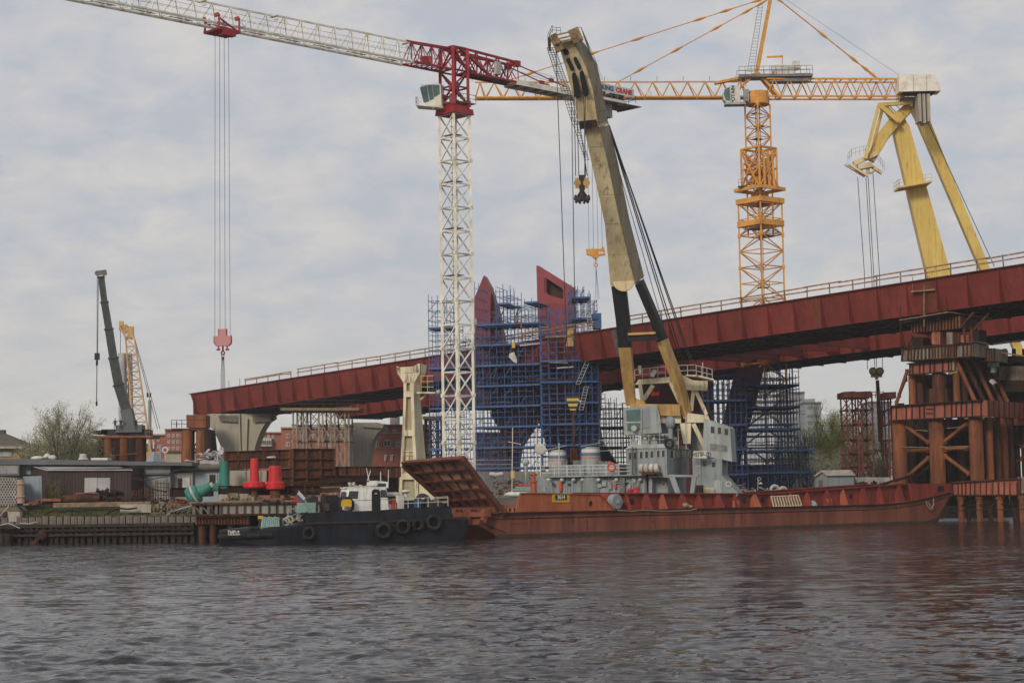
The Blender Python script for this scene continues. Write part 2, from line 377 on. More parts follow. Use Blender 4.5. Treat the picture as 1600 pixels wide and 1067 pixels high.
# ------------------------------------------------------------------ the bridge
B0 = P(297, 615, 392); B1 = P(1600, 412, 246)
BD = (B1-B0); BLEN = BD.length; BD.normalize()
BN = V(-BD.y, BD.x, 0); BN.normalize()
if BN.y < 0: BN = -BN
def br(s, n, z): return B0 + BD*s + BN*n + UP*z        # along, across (away from the viewer), height over the deck edge
SE = BLEN*1.16; HB = 4.65; IN = 1.35; WB = 19.0; GAP = 35.5; WF = 15.0
def bridge():
    root = thing('bridge', 'long dark red steel bridge deck rising to the right on piers', 'bridge', br(BLEN/2, 20, -30))
    def box_girder(n0, w, name, s0, hmul=1.0):
        g = MB(); o = br(s0, n0, 0)
        def ring(s, k=0): return [br(s, n0, 0), br(s+k, n0+IN, -HB), br(s+k, n0+w-IN, -HB), br(s, n0+w, 0)]
        a, b = ring(s0, .8), ring(SE)
        g.add(a+b, [(0, 1, 5, 4), (3, 0, 4, 7), (2, 3, 7, 6), (3, 2, 1, 0), (4, 5, 6, 7)])
        ob = g.build(name, 'girder_red', root)
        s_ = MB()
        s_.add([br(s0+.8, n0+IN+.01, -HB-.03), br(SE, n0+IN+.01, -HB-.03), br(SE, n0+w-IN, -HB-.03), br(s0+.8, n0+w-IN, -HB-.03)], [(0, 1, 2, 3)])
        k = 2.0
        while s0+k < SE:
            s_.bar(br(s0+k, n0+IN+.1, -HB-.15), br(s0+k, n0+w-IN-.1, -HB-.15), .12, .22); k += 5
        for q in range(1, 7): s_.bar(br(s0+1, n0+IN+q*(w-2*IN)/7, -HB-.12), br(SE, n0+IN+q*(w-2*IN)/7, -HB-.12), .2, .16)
        s_.build('soffit', 'girder_shade', ob)
        st = MB(); k = 1.2 if n0 < 5 else 3.1
        while s0+k < SE:                      # triangular web brackets
            p = [br(s0+k, n0-.12, -.12), br(s0+k, n0+.0, -HB+.12), br(s0+k, n0+IN-.02, -HB+.12), br(s0+k, n0+.05, -.12)]
            st.prism(p, BD*.06)
            p2 = br(s0+k, n0-.12, -.12); k += 5.0
        # lips along the top and bottom of the web
        st.bar(br(s0, n0-.16, -.06), br(SE, n0-.16, -.06), .45, .10)
        st.bar(br(s0+.8, n0+IN-.05, -HB+.04), br(SE, n0+IN-.05, -HB+.04), .3, .07)
        st.build('web_bracket', 'girder_red', ob)
        # horizontal weld seams
        return ob
    near = box_girder(0, WB, 'box_girder', 0)
    far = box_girder(GAP, WF, 'box_girder', 2)
    for px_, m_ in ((1085, 'pylon_dark'), (1120, 'pylon_dark'), (1160, 'pylon_dark'), (1215, 'girder_red'), (980, 'pylon_dark'), (1262, 'girder_red')):
        lo, hi = 0, SE
        for _ in range(40):
            mid = (lo+hi)/2
            if PX(br(mid, 20, -4))[0] < px_: lo = mid
            else: hi = mid
        cb = MB(); cb.bar(br(lo, WB-.2, -3.3), br(lo, GAP+.6, -3.3), .5, 1.9); cb.bar(br(lo, WB-.3, -4.3), br(lo, GAP+.7, -4.3), 1.2, .12); cb.build('cross_beam', m_, root)
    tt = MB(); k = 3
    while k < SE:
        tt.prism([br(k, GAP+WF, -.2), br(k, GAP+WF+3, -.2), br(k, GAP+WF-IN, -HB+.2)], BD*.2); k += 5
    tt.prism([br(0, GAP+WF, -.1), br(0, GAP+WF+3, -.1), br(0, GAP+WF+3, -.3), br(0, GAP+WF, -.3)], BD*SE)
    tt.build('outer_bracket', 'girder_shade', root)
    # splice plates and repair stripes painted on the web
    def web(px, w, m, name, z0=-.3, z1=-HB+.25):
        # find s for px
        lo, hi = 0, SE
        for _ in range(40):
            mid = (lo+hi)/2
            if PX(br(mid, 0, -2))[0] < px: lo = mid
            else: hi = mid
        s = lo; q = MB()
        f = lambda z: -z/HB*IN
        q.add([br(s, f(z1)-.02, z1), br(s+w, f(z1)-.02, z1), br(s+w, f(z0)-.02, z0), br(s, f(z0)-.02, z0)], [(0, 1, 2, 3)])
        return q.build(name, m, near)
    web(955, 1.0, 'primer_grey', 'splice_stripe'); web(1267, 1.1, 'rust_orange', 'splice_stripe'); web(1444, 1.0, 'rust_orange', 'splice_stripe')
    web(1107, 1.6, 'girder_red', 'splice_plate')
    for px_, y0_, y1_ in ((1012, -.2, -4.2), (1148, -.1, -3.1), (1302, -.2, -4.4), (640, -.2, -4.3), (520, -.1, -3.6), (1388, -.1, -4.5)):
        lo, hi = 0, SE
        for _ in range(40):
            mid = (lo+hi)/2
            if PX(br(mid, 0, -2))[0] < px_: lo = mid
            else: hi = mid
        g = MB(); g.path([br(lo, -.3, y0_), br(lo+.2, -.35, (y0_+y1_)/2), br(lo-.1, -.3, y1_)], .035, 4); g.build('hanging_cable', 'cable', near)
    rp_ = random.Random(12)
    for k in range(16):      # touched-up primer patches
        s_ = rp_.uniform(5, SE-5); z_ = rp_.uniform(-HB+.6, -.6); w_ = rp_.uniform(.25, .9); h_ = rp_.uniform(.12, .5); ff = lambda z: -z/HB*IN-.015
        g = MB(); g.add([br(s_, ff(z_), z_), br(s_+w_, ff(z_), z_), br(s_+w_, ff(z_+h_), z_+h_), br(s_, ff(z_+h_), z_+h_)], [(0, 1, 2, 3)]); g.build('primer_patch', rp_.choice(('pylon_red', 'primer_red', 'primer_red', 'rust_orange')), near)
    g = MB(); s_ = 3.7
    while s_ < SE: g.bar(br(s_, 1.5/HB*IN-.02, -1.5), br(s_+5, 1.5/HB*IN-.02, -1.5), .03, .05); g.bar(br(s_, 3.2/HB*IN-.02, -3.2), br(s_+5, 3.2/HB*IN-.02, -3.2), .03, .05); s_ += 5
    g.build('weld_seam', 'girder_red', near)
    # guard rail: timber rails on thin posts
    def sx(px):
        lo, hi = 0, SE
        for _ in range(40):
            mid = (lo+hi)/2
            if PX(br(mid, 0, 0))[0] < px: lo = mid
            else: hi = mid
        return lo
    posts = []; rails = []
    def run(p0, p1, h1=1.55, h2=.85, upper=True, lower=True):
        s0, s1 = sx(p0), sx(p1); k = s0; i = 0
        while k <= s1+.01:
            posts.append(MB().bar(br(k, -.05, 0), br(k+random.uniform(-.1, .1), -.05, h1+random.uniform(-.05, .1)), .11)); k += (s1-s0)/max(1, round((s1-s0)/4.2))
        k = s0
        while k < s1-.5:
            e = min(s1, k+6.2)
            if upper: rails.append(MB().bar(br(k-.25, -.12, h1-.08+random.uniform(-.07, .07)), br(e+.25, -.12, h1-.08+random.uniform(-.07, .07)), .07, .21))
            if lower: rails.append(MB().bar(br(k-.25, -.12, h2+random.uniform(-.07, .07)), br(e+.25, -.12, h2+random.uniform(-.07, .07)), .07, .2))
            k = e
    run(384, 455, 1.3, .9, lower=True); run(466, 928); run(975, 1745)
    for px in (358, 375): posts.append(MB().bar(br(sx(px), -.05, 0), br(sx(px), -.05, 1.5), .09))
    for q in posts: q.build('rail_post', 'dark_steel', root)
    gr = None
    for q in rails: q.build('guard_rail', 'rail_wood', root)
    return root
bridge()
# ------------------------------------------------------------------ lattice helpers
def lattice4(mb, c0, c1, cw, bw, bay, flip=0, rings=True, cross=False, alt=True):
    """box lattice between two squares of 4 corners each (c0 at the start, c1 at the end)"""
    c0 = [Vector(p) for p in c0]; c1 = [Vector(p) for p in c1]; Ln = (c1[0]-c0[0]).length; n = max(1, round(Ln/bay))
    L_ = lambda i, t: c0[i].lerp(c1[i], t)
    for i in range(4): mb.bar(c0[i], c1[i], cw)
    for k in range(n+1):
        for i in range(4):
            j = (i+1) % 4; t0, t1 = k/n, (k+1)/n
            if rings: mb.bar(L_(i, t0), L_(j, t0), bw)
            if k < n:
                kk = k if alt else 0
                if (kk+i+flip) % 2 or cross or not alt: mb.bar(L_(i, t0), L_(j, t1), bw)
                if (not (kk+i+flip) % 2 and alt) or cross: mb.bar(L_(j, t0), L_(i, t1), bw)
def lattice3(mb, a, b, side, w, h, cw, bw, bay, up=UP, verticals=True):
    """triangular jib: two bottom chords w apart (along side), one top chord h above"""
    a, b = Vector(a), Vector(b); Ln = (b-a).length; n = max(1, round(Ln/bay)); s = side*w/2; t = up*h
    for q in (-1, 1): mb.bar(a+s*q, b+s*q, cw)
    mb.bar(a+t, b+t, cw)
    for k in range(n):
        p, q_ = a.lerp(b, k/n), a.lerp(b, (k+1)/n); m_ = a.lerp(b, (k+.5)/n)
        for g in (-1, 1):
            mb.bar(p+s*g, m_+t, bw); mb.bar(m_+t, q_+s*g, bw)
            if verticals: mb.bar(m_+s*g, m_+t, bw*.6)
        mb.bar(p+s, p-s, bw*.8); mb.bar(p+s, q_-s, bw*.7)
def square(c, a, b, s):
    c = Vector(c); return [c-a*s/2-b*s/2, c+a*s/2-b*s/2, c+a*s/2+b*s/2, c-a*s/2+b*s/2]
def railing(mb, pts, h=1.1, step=1.5, r=.035, levels=(1.0, .5)):
    for a, b in zip(pts[:-1], pts[1:]):
        a, b = Vector(a), Vector(b); n = max(1, round((b-a).length/step))
        for k in range(n+1): p = a.lerp(b, k/n); mb.bar(p, p+UP*h, r*2)
        for l in levels: mb.bar(a+UP*h*l, b+UP*h*l, r*2)
def textobj(s, size, c, right, up, m, parent, name='lettering', depth=.02, xs=1.0, bold=0.0):
    cu = bpy.data.curves.new(name, 'FONT'); cu.body = s; cu.size = size; cu.extrude = depth; cu.align_x = 'CENTER'; cu.align_y = 'CENTER'; cu.offset = bold
    tmp = bpy.data.objects.new('tmp', cu); C.objects.link(tmp); dg = bpy.context.evaluated_depsgraph_get(); dg.update()
    me = bpy.data.meshes.new_from_object(tmp.evaluated_get(dg)); vs = [tuple(v.co) for v in me.vertices]; fs = [tuple(p.vertices) for p in me.polygons]
    bpy.data.objects.remove(tmp); bpy.data.meshes.remove(me); bpy.data.curves.remove(cu)
    right = Vector(right).normalized(); up = Vector(up).normalized(); nn_ = right.cross(up); c = Vector(c)
    mb = MB(); mb.add([c+right*x*xs+up*y+nn_*z for x, y, z in vs], fs)
    return mb.build(name, m, parent)

# ------------------------------------------------------------------ white and red tower crane
def white_crane():
    T = P(717, 700, 252); T.z = GZ; T = V(T.x, T.y, GZ)
    ju = V(-49.6-(-7.2), 211.5-252, 0).normalized(); js = V(-ju.y, ju.x, 0)        # jib direction and its side
    if js.y > 0: js = -js                                                            # js points to the viewer
    ztop = P(714, 181, 252).z
    root = thing('tower_crane', 'white lattice tower crane with red head and long white jib reaching left', 'tower crane', T, 0)
    ax, bx = ju, js; s = 2.92
    base = MB(); base.cb(T+V(0, 0, .5), 6, 6, 1.0, math.atan2(ju.y, ju.x)); base.build('footing', 'concrete', root)
    # mast of eight stacked sections
    z = GZ+1; nsec = 8; hz_ = (ztop-z)/nsec
    for k in range(nsec):
        g = MB(); lattice4(g, square(T*1+UP*(z-GZ+k*hz_), ax, bx, s), square(T+UP*(z-GZ+(k+1)*hz_-.02), ax, bx, s), .36, .16, 2.75, alt=False)
        for q in square(T+UP*(z-GZ+k*hz_), ax, bx, s): g.cb(q+UP*.1, .46, .46, .5, math.atan2(ju.y, ju.x))
        o = g.build('mast_section', 'jib_white', root)
        l_ = MB(); c = T+UP*(z-GZ+k*hz_)+ax*.5+bx*.2
        for q in (-.25, .25): l_.bar(c+ax*q, c+ax*q+UP*hz_, .05)
        for i in range(int(hz_/.6)): l_.bar(c-ax*.25+UP*i*.6, c+ax*.25+UP*i*.6, .04)
        for i in range(int(hz_/1.5)): l_.torus(c+UP*(i*1.5+.3), .4, .025, UP, 8, 4)
        l_.build('ladder', 'dark_steel', o)
        if k in (1, 4, 5, 6, 7):
            pl = MB(); pl.cb(c+UP*(hz_*.55)+ax*.1, 1.7, 2.2, .1, math.atan2(ju.y, ju.x)); pl.build('platform', 'grey_steel', o)
    ZT = ztop; tc_ = T+UP*(ZT-GZ)
    g = MB(); g.hexa(square(tc_, ax, bx, s+.9), square(tc_+UP*.8, ax, bx, s+.7)); g.hexa(square(tc_+UP*.8, ax, bx, s+.1), square(tc_+UP*1.3, ax, bx, s))
    g.lathe([(1.5, 1.3), (1.65, 1.4), (1.65, 1.6), (1.4, 1.7)], tc_, 20); g.build('slewing_ring', 'crane_red', root)
    zj = P(705, 113, 252).z                          # level of the jib's bottom chords
    hd = MB(); s2 = 2.7
    lattice4(hd, square(tc_+UP*1.5, ax, bx, s2), square(V(T.x, T.y, zj), ax, bx, s2), .42, .2, 2.1, cross=False)
    lattice4(hd, square(V(T.x, T.y, zj), ax, bx, s2), square(V(T.x, T.y, zj+3.2), ax, bx, s2), .42, .2, 3.2, cross=False)
    for q in square(tc_+UP*1.9, ax, bx, s2+.1): hd.cb(q-UP*.3, .6, .6, .8)
    hd.build('tower_head', 'crane_red', root)
    pf = MB(); pf.hexa(square(tc_+UP*1.6-ax*.6, ax, bx, 3.6), square(tc_+UP*1.7-ax*.6, ax, bx, 3.6)); railing(pf, square(tc_+UP*1.7-ax*.6, ax, bx, 3.6), 1.1, 1.2)
    pf.cb(V(T.x, T.y, (tc_.z+zj)/2+1), 1.4, 1.1, .9); pf.cb(V(T.x, T.y, (tc_.z+zj)/2-.8)+ax*.3, .9, .9, 1.1)
    pf.build('service_platform', 'grey_steel', root)
    # jib: root part red, the rest white
    J0 = V(T.x, T.y, zj)+ju*1.3; w_, h_ = 2.3, 2.55
    def jp(t): return V(T.x, T.y, zj)+ju*t
    g = MB(); lattice3(g, jp(1.3), jp(8.6), js, w_, 3.0, .26, .14, 1.8); g.bar(jp(1.2)+UP*3.15, jp(8.6)+UP*2.9, .36); g.cb(jp(5)+UP*.9, 1.6, 1.0, .9)
    g.build('jib_root', 'crane_red', root)
    t = 8.6
    while t < 74:
        e = min(t+10.9, 75); hh = h_+.35-.012*(t-8)
        g = MB(); lattice3(g, jp(t), jp(e-.05), js, w_, hh, .20, .095, 2.73)
        g.bar(jp(t)-UP*.16+js*w_/2, jp(e-.05)-UP*.16+js*w_/2, .1, .14); g.bar(jp(t)-UP*.16-js*w_/2, jp(e-.05)-UP*.16-js*w_/2, .1, .14)
        for q in (-1, 1): g.cb(jp(t)+js*q*w_/2, .34, .34, .4, .8)
        o = g.build('jib_section', 'jib_white', root)
        wk = MB(); wk.bar(jp(t+1.2)-js*.3+UP*.05, jp(t+4.6)-js*.3+UP*.05, .4, .05); wk.bar(jp(t+6.6)-js*.3+UP*.05, jp(t+10)-js*.3+UP*.05, .4, .05); wk.build('walkway', 'jib_white', o)
        for q in (.8, 1.4, 2.0): pass
        t = e
    wl = MB()
    for q, zz_ in ((-.25, 1.3), (.25, 1.3), (.3, 1.9)): wl.tube(jp(2)+js*q+UP*zz_, jp(74)+js*q+UP*(zz_-.15), .025, 4)
    wl.build('jib_rope', 'cable_pale', root)
    for t in (8.7, 30.5, 41.4):
        l_ = MB(); l_.cb(jp(t)+UP*2.2+js*.4, .5, .3, .3); l_.cb(jp(t)+UP*2.6, .5, 1.4, .1, .8); l_.build('work_lamp', 'white', root)
    # counter jib
    def cp(t): return V(T.x, T.y, zj)-ju*t
    g = MB(); lattice3(g, cp(1.3), cp(11.2), js, w_, 2.6, .26, .14, 2.2)
    for q in (-1, 1): g.bar(cp(.9)+js*q*.9+UP*3.3, cp(11.2)+js*q*.9+UP*2.9, .3)
    for k in range(6): g.bar(cp(1.3+2*k)+js*.9+UP*3.2, cp(1.3+2*k)+js*1.1, .1); g.bar(cp(1.3+2*k)-js*.9+UP*3.2, cp(1.3+2*k)-js*1.1, .1)
    for k in range(5):
        for q in (-1, 1): g.bar(cp(1.3+2*k)+js*q*.95+UP*(3.2 if k % 2 else .1), cp(3.3+2*k)+js*q*.95+UP*(.1 if k % 2 else 3.1), .12)
    g.bar(cp(.9)+js*.9+UP*3.3, jp(1.3)+UP*3.1, .34); g.bar(cp(.9)-js*.9+UP*3.3, jp(1.3)+UP*3.1, .34); g.bar(cp(11.2)+js*.9+UP*2.9, cp(11.2)-js*.9+UP*2.9, .5)
    g.bar(cp(0)+js*1.2+UP*3.2, cp(6)+js*1.1, .34); g.bar(cp(0)-js*1.2+UP*3.2, cp(6)-js*1.1, .34)
    g.cb(cp(11.2)+js*.9+UP*2.7, .9, .7, .8, .7); g.cb(cp(11.2)-js*.9+UP*2.7, .9, .7, .8, .7)
    g.build('counter_jib_root', 'crane_red', root)
    el = MB(); el.cb(cp(7.2)+js*1.15+UP*1.4, .9, .45, 1.8, .8); el.build('electric_cabinet', 'sheet', root)
    wk = MB(); wk.bar(cp(1.5)+UP*.12, cp(11)+UP*.12, 1.9, .08); wk.build('walkway', 'grey_steel', root)
    tb = MB()
    for q in (-1, 1):
        tb.bar(cp(11.2)+js*q*.9+UP*2.6, cp(21)+js*q*1.0+UP*.75, .13); tb.cb(cp(18)+js*q*.98+UP*1.32, .8, .3, .5, math.atan2(ju.y, ju.x))
    tb.build('tie_bar', 'crane_red', root)
    tp = MB()
    for q in (-1, 1): tp.tube(cp(11.4)+js*q*.9+UP*2.4, cp(30)+js*q*1.0+UP*.9, .03, 4)
    tp.build('tie_rope', 'cable_pale', root)
    g = MB()
    for q in (-1, 1): g.bar(cp(10.8)+js*q*1.25-UP*.05, cp(33.5)+js*q*1.25-UP*.05, .22, .75)
    for k in range(12): g.bar(cp(11+k*2)+js*1.2-UP*.2, cp(11+k*2)-js*1.2-UP*.2, .15, .3)
    g.build('counter_jib', 'jib_white', root)
    g = MB(); g.bar(cp(11)-UP*.05, cp(33.4)-UP*.05, 2.3, .06); g.build('deck_grating', 'grey_steel', root)
    cwt = MB()
    cwt.bar(cp(27.2)-UP*.6, cp(27.2)-UP*3.3, 3.0, 2.4, up=ju); cwt.bar(cp(29.6)-UP*.6, cp(29.6)-UP*2.6, 2.6, 1.6, up=ju); cwt.bar(cp(28)-UP*.5, cp(28.6)-UP*.5, 3.3, .6)
    cwt.build('counterweight', 'grey_steel', root)
    wn = MB(); wn.tube(cp(29)+js*.9+UP*.9, cp(29)-js*.9+UP*.9, .55, 12); wn.tube(cp(31)+js*.9+UP*.9, cp(31)-js*.9+UP*.9, .5, 12); wn.cb(cp(33)+UP*.9, 1.3, 1.5, 1.6, .8); wn.build('winch', 'dark_steel', root)
    pr = MB(); railing(pr, [cp(26)+js*1.5+UP*.2, cp(35.4)+js*1.5+UP*.2, cp(35.4)-js*1.5+UP*.2], 1.1, 1.4); pr.bar(cp(25.5)-UP*.35, cp(36)-UP*.35, 4.2, .12)
    for k in range(5): pr.bar(cp(27+2*k)-UP*.5+js*2, cp(27+2*k)-UP*.5-js*2, .1, .3)
    pr.build('rear_platform', 'grey_steel', root)
    sg = MB(); sc_ = cp(29.6)+js*1.62+UP*1.6
    sg.bar(cp(26.4)+js*1.62+UP*1.62, cp(34.9)+js*1.62+UP*1.62, .08, 1.25); so_ = sg.build('sign_board', 'white', root)
    right = -ju; tcn = sc_+js*.05
    textobj('VIKING', .95, cp(28.6)+js*1.68+UP*1.62, right, UP, 'blue_plain', so_, bold=.035, xs=1.12); textobj('CRANE', .98, cp(32.65)+js*1.68+UP*1.62, right, UP, 'red_plain', so_, bold=.035, xs=1.12)
    # cab
    cc = V(T.x, T.y, 0)+js*0 ; R = -_X
    cb_ = MB(); y0 = 250.1
    def q(px, py, dy=0): return P(px, py, y0+dy)
    front = [q(658, 135), q(687, 131.5), q(690, 160), q(663, 164)]
    cb_.prism([q(657, 133), q(688, 131), q(690, 166), q(665, 165)], V(.4, 1.9, .1))
    cab = cb_.build('cab', 'jib_white', root)
    gl = MB()
    for poly in ([(656.3, 137), (666.5, 133.8), (670.5, 158.5), (662.5, 161)], [(667.5, 133.6), (675, 133.4), (677.5, 154.8), (671.5, 157.5)], [(676, 133.4), (686.5, 133.4), (687.2, 147), (677.8, 152.5)]):
        gl.prism([q(a, b, -.06) for a, b in poly], V(.01, .04, 0))
    gl.prism([q(656.3, 137, -.02), q(662.5, 161, -.02), q(662.8, 161, 1.6), q(656.8, 136, 1.6)], V(-.04, 0, 0))
    gl.build('cab_window', 'glass', cab)
    pf = MB(); a_, b_ = q(650, 165, -.3), q(692, 168.5, -.3); pf.prism([a_, b_, b_+V(.4, 2.4, 0), a_+V(.2, 2.4, 0)], UP*.14); railing(pf, [a_+V(0, 0, .1), a_+V(.2, 2.4, .1)], 1.1, 1.0); railing(pf, [a_+V(0, 0, .1), q(658, 165.7, -.3)], 1.1, 1.0)
    pf.bar(q(666, 163), q(690, 170), .12); pf.bar(q(690, 163), q(676, 170), .12); pf.build('cab_platform', 'jib_white', root)
    bk = MB(); bk.bar(q(688, 150, .8), V(T.x, T.y, q(688, 150).z), .3); bk.build('cab_bracket', 'crane_red', root)
    # trolley, ropes, hook block
    tt = 1e9
    lo, hi = 1, 74
    for _ in range(40):
        mid = (lo+hi)/2
        if PX(jp(mid))[0] > 347: lo = mid
        else: hi = mid
    tj = lo; g = MB(); c = jp(tj)
    for k in (-1.5, 1.5):
        for q_ in (-1, 1):
            g.bar(c+ju*k+js*q_*(w_/2+.35)-UP*.9, c+ju*k+js*q_*(w_/2+.35)+UP*1.0, .22); g.bar(c+ju*k+js*q_*(w_/2+.4)+UP*1.0, c+ju*(k+.4)+js*q_*(w_/2)+UP*.8, .4)
        g.bar(c+ju*k+js*1.5-UP*.8, c+ju*k-js*1.5-UP*.8, .28)
    for q_ in (-1, 1): g.bar(c-ju*1.7+js*q_*1.4-UP*.75, c+ju*1.7+js*q_*1.4-UP*.75, .3, .4); g.bar(c-ju*1.4+js*q_*1.5-UP*.8, c+ju*1.4+js*q_*1.5+UP*.5, .16)
    for k in (-.8, .8): g.tube(c+ju*k+js*.5-UP*.9, c+ju*k-js*.5-UP*.9, .42, 12)
    g.cb(c+js*1.2-UP*1.1, 1.9, .9, .7, .8); g.build('trolley', 'crane_red', root)
    hb = P(346.5, 529, c.y); hb = V(c.x, c.y, hb.z); rp = MB()
    xr = _X
    for q_, zb in ((-1.02, -.3), (-.36, .9), (.3, .9), (.95, -.3)): rp.tube(V(c.x, c.y, c.z-.9)+xr*q_*.85+V(0, 0, 0), hb+xr*q_*.95+UP*(zb+.0), .026, 4)
    rp.build('hoist_rope', 'cable', root)
    hk = MB(); X_, Z_ = xr, UP
    def hp(x, z, y=0): return hb+X_*x+Z_*z+V(0, y, 0)
    hk.prism([hp(-1.02, .3, -.3), hp(-.5, .3, -.3), hp(-.5, 1.15, -.3), hp(.45, 1.15, -.3), hp(.45, .3, -.3), hp(1.02, .3, -.3), hp(1.02, -.55, -.3), hp(.72, -.9, -.3), hp(-.72, -.9, -.3), hp(-1.02, -.55, -.3)], V(0, .6, 0))
    m = stripe_mat('hook_stripes', (.60, .42, .40), (.46, .06, .07), 45, .10); ho = hk.build('hook_block', m, root)
    fr = MB()
    for a, b in (((-1.04, .32), (-.5, .32)), ((-.5, .32), (-.5, 1.17)), ((-.5, 1.17), (.47, 1.17)), ((.47, 1.17), (.47, .32)), ((.47, .32), (1.04, .32)), ((1.04, .32), (1.04, -.55)), ((1.04, -.55), (.72, -.92)), ((.72, -.92), (-.72, -.92)), ((-.72, -.92), (-1.04, -.55)), ((-1.04, -.55), (-1.04, .32))): fr.bar(hp(*a), hp(*b), .66, .09, up=X_ if a[0] != b[0] else X_)
    for x in (-.5, .5): fr.tube(hp(x, -.9), hp(x*1.05, -1.35), .09); fr.cb(hp(x*1.1, -1.35), .42, .3, .2)
    fr.tube(hp(0, -.8), hp(0, -1.5), .12); fr.torus(hp(0, -1.75), .2, .09, V(0, 1, 0), 12, 6)
    fr.build('block_frame', 'crane_red', ho)
    sl = MB(); zb = P(346, 653, c.y).z-hb.z; sl.torus(hp(0, -2.1), .16, .05, V(0, 1, 0), 10, 5)
    sl.cb(hp(0, -2.45), .3, .3, .3)
    for x in (-.22, -.08, .08, .22): sl.tube(hp(x*.5, -2.4), hp(x, -4.2+0), .03, 4); sl.tube(hp(x, -4.2), hp(x, zb), .03, 4)
    sl.build('sling', 'cable', root)
    return root
def stripe_mat(name, a, b, ang, period):
    m = bpy.data.materials.new(name); m.use_nodes = True; t = m.node_tree; n_ = t.nodes; l_ = t.links; bs = n_['Principled BSDF']; bs.inputs['Roughness'].default_value = .5
    tc = n_.new('ShaderNodeTexCoord'); sp = n_.new('ShaderNodeSeparateXYZ'); l_.new(tc.outputs['Object'], sp.inputs[0])
    def mm(op, x, y):
        q = n_.new('ShaderNodeMath'); q.operation = op
        for i, v in enumerate((x, y)):
            if v is None: continue
            if isinstance(v, (int, float)): q.inputs[i].default_value = v
            else: l_.new(v, q.inputs[i])
        return q.outputs[0]
    u = mm('ADD', mm('MULTIPLY', sp.outputs[0], math.cos(RA(ang))), mm('MULTIPLY', sp.outputs[2], math.sin(RA(ang))))
    f = mm('GREATER_THAN', mm('FRACT', mm('DIVIDE', u, period*2), None), .5)
    q = n_.new('ShaderNodeMix'); q.data_type = 'RGBA'; l_.new(f, q.inputs[0]); q.inputs[6].default_value = (*a, 1); q.inputs[7].default_value = (*b, 1); l_.new(q.outputs[2], bs.inputs['Base Color'])
    M[name] = m; return m
white_crane()

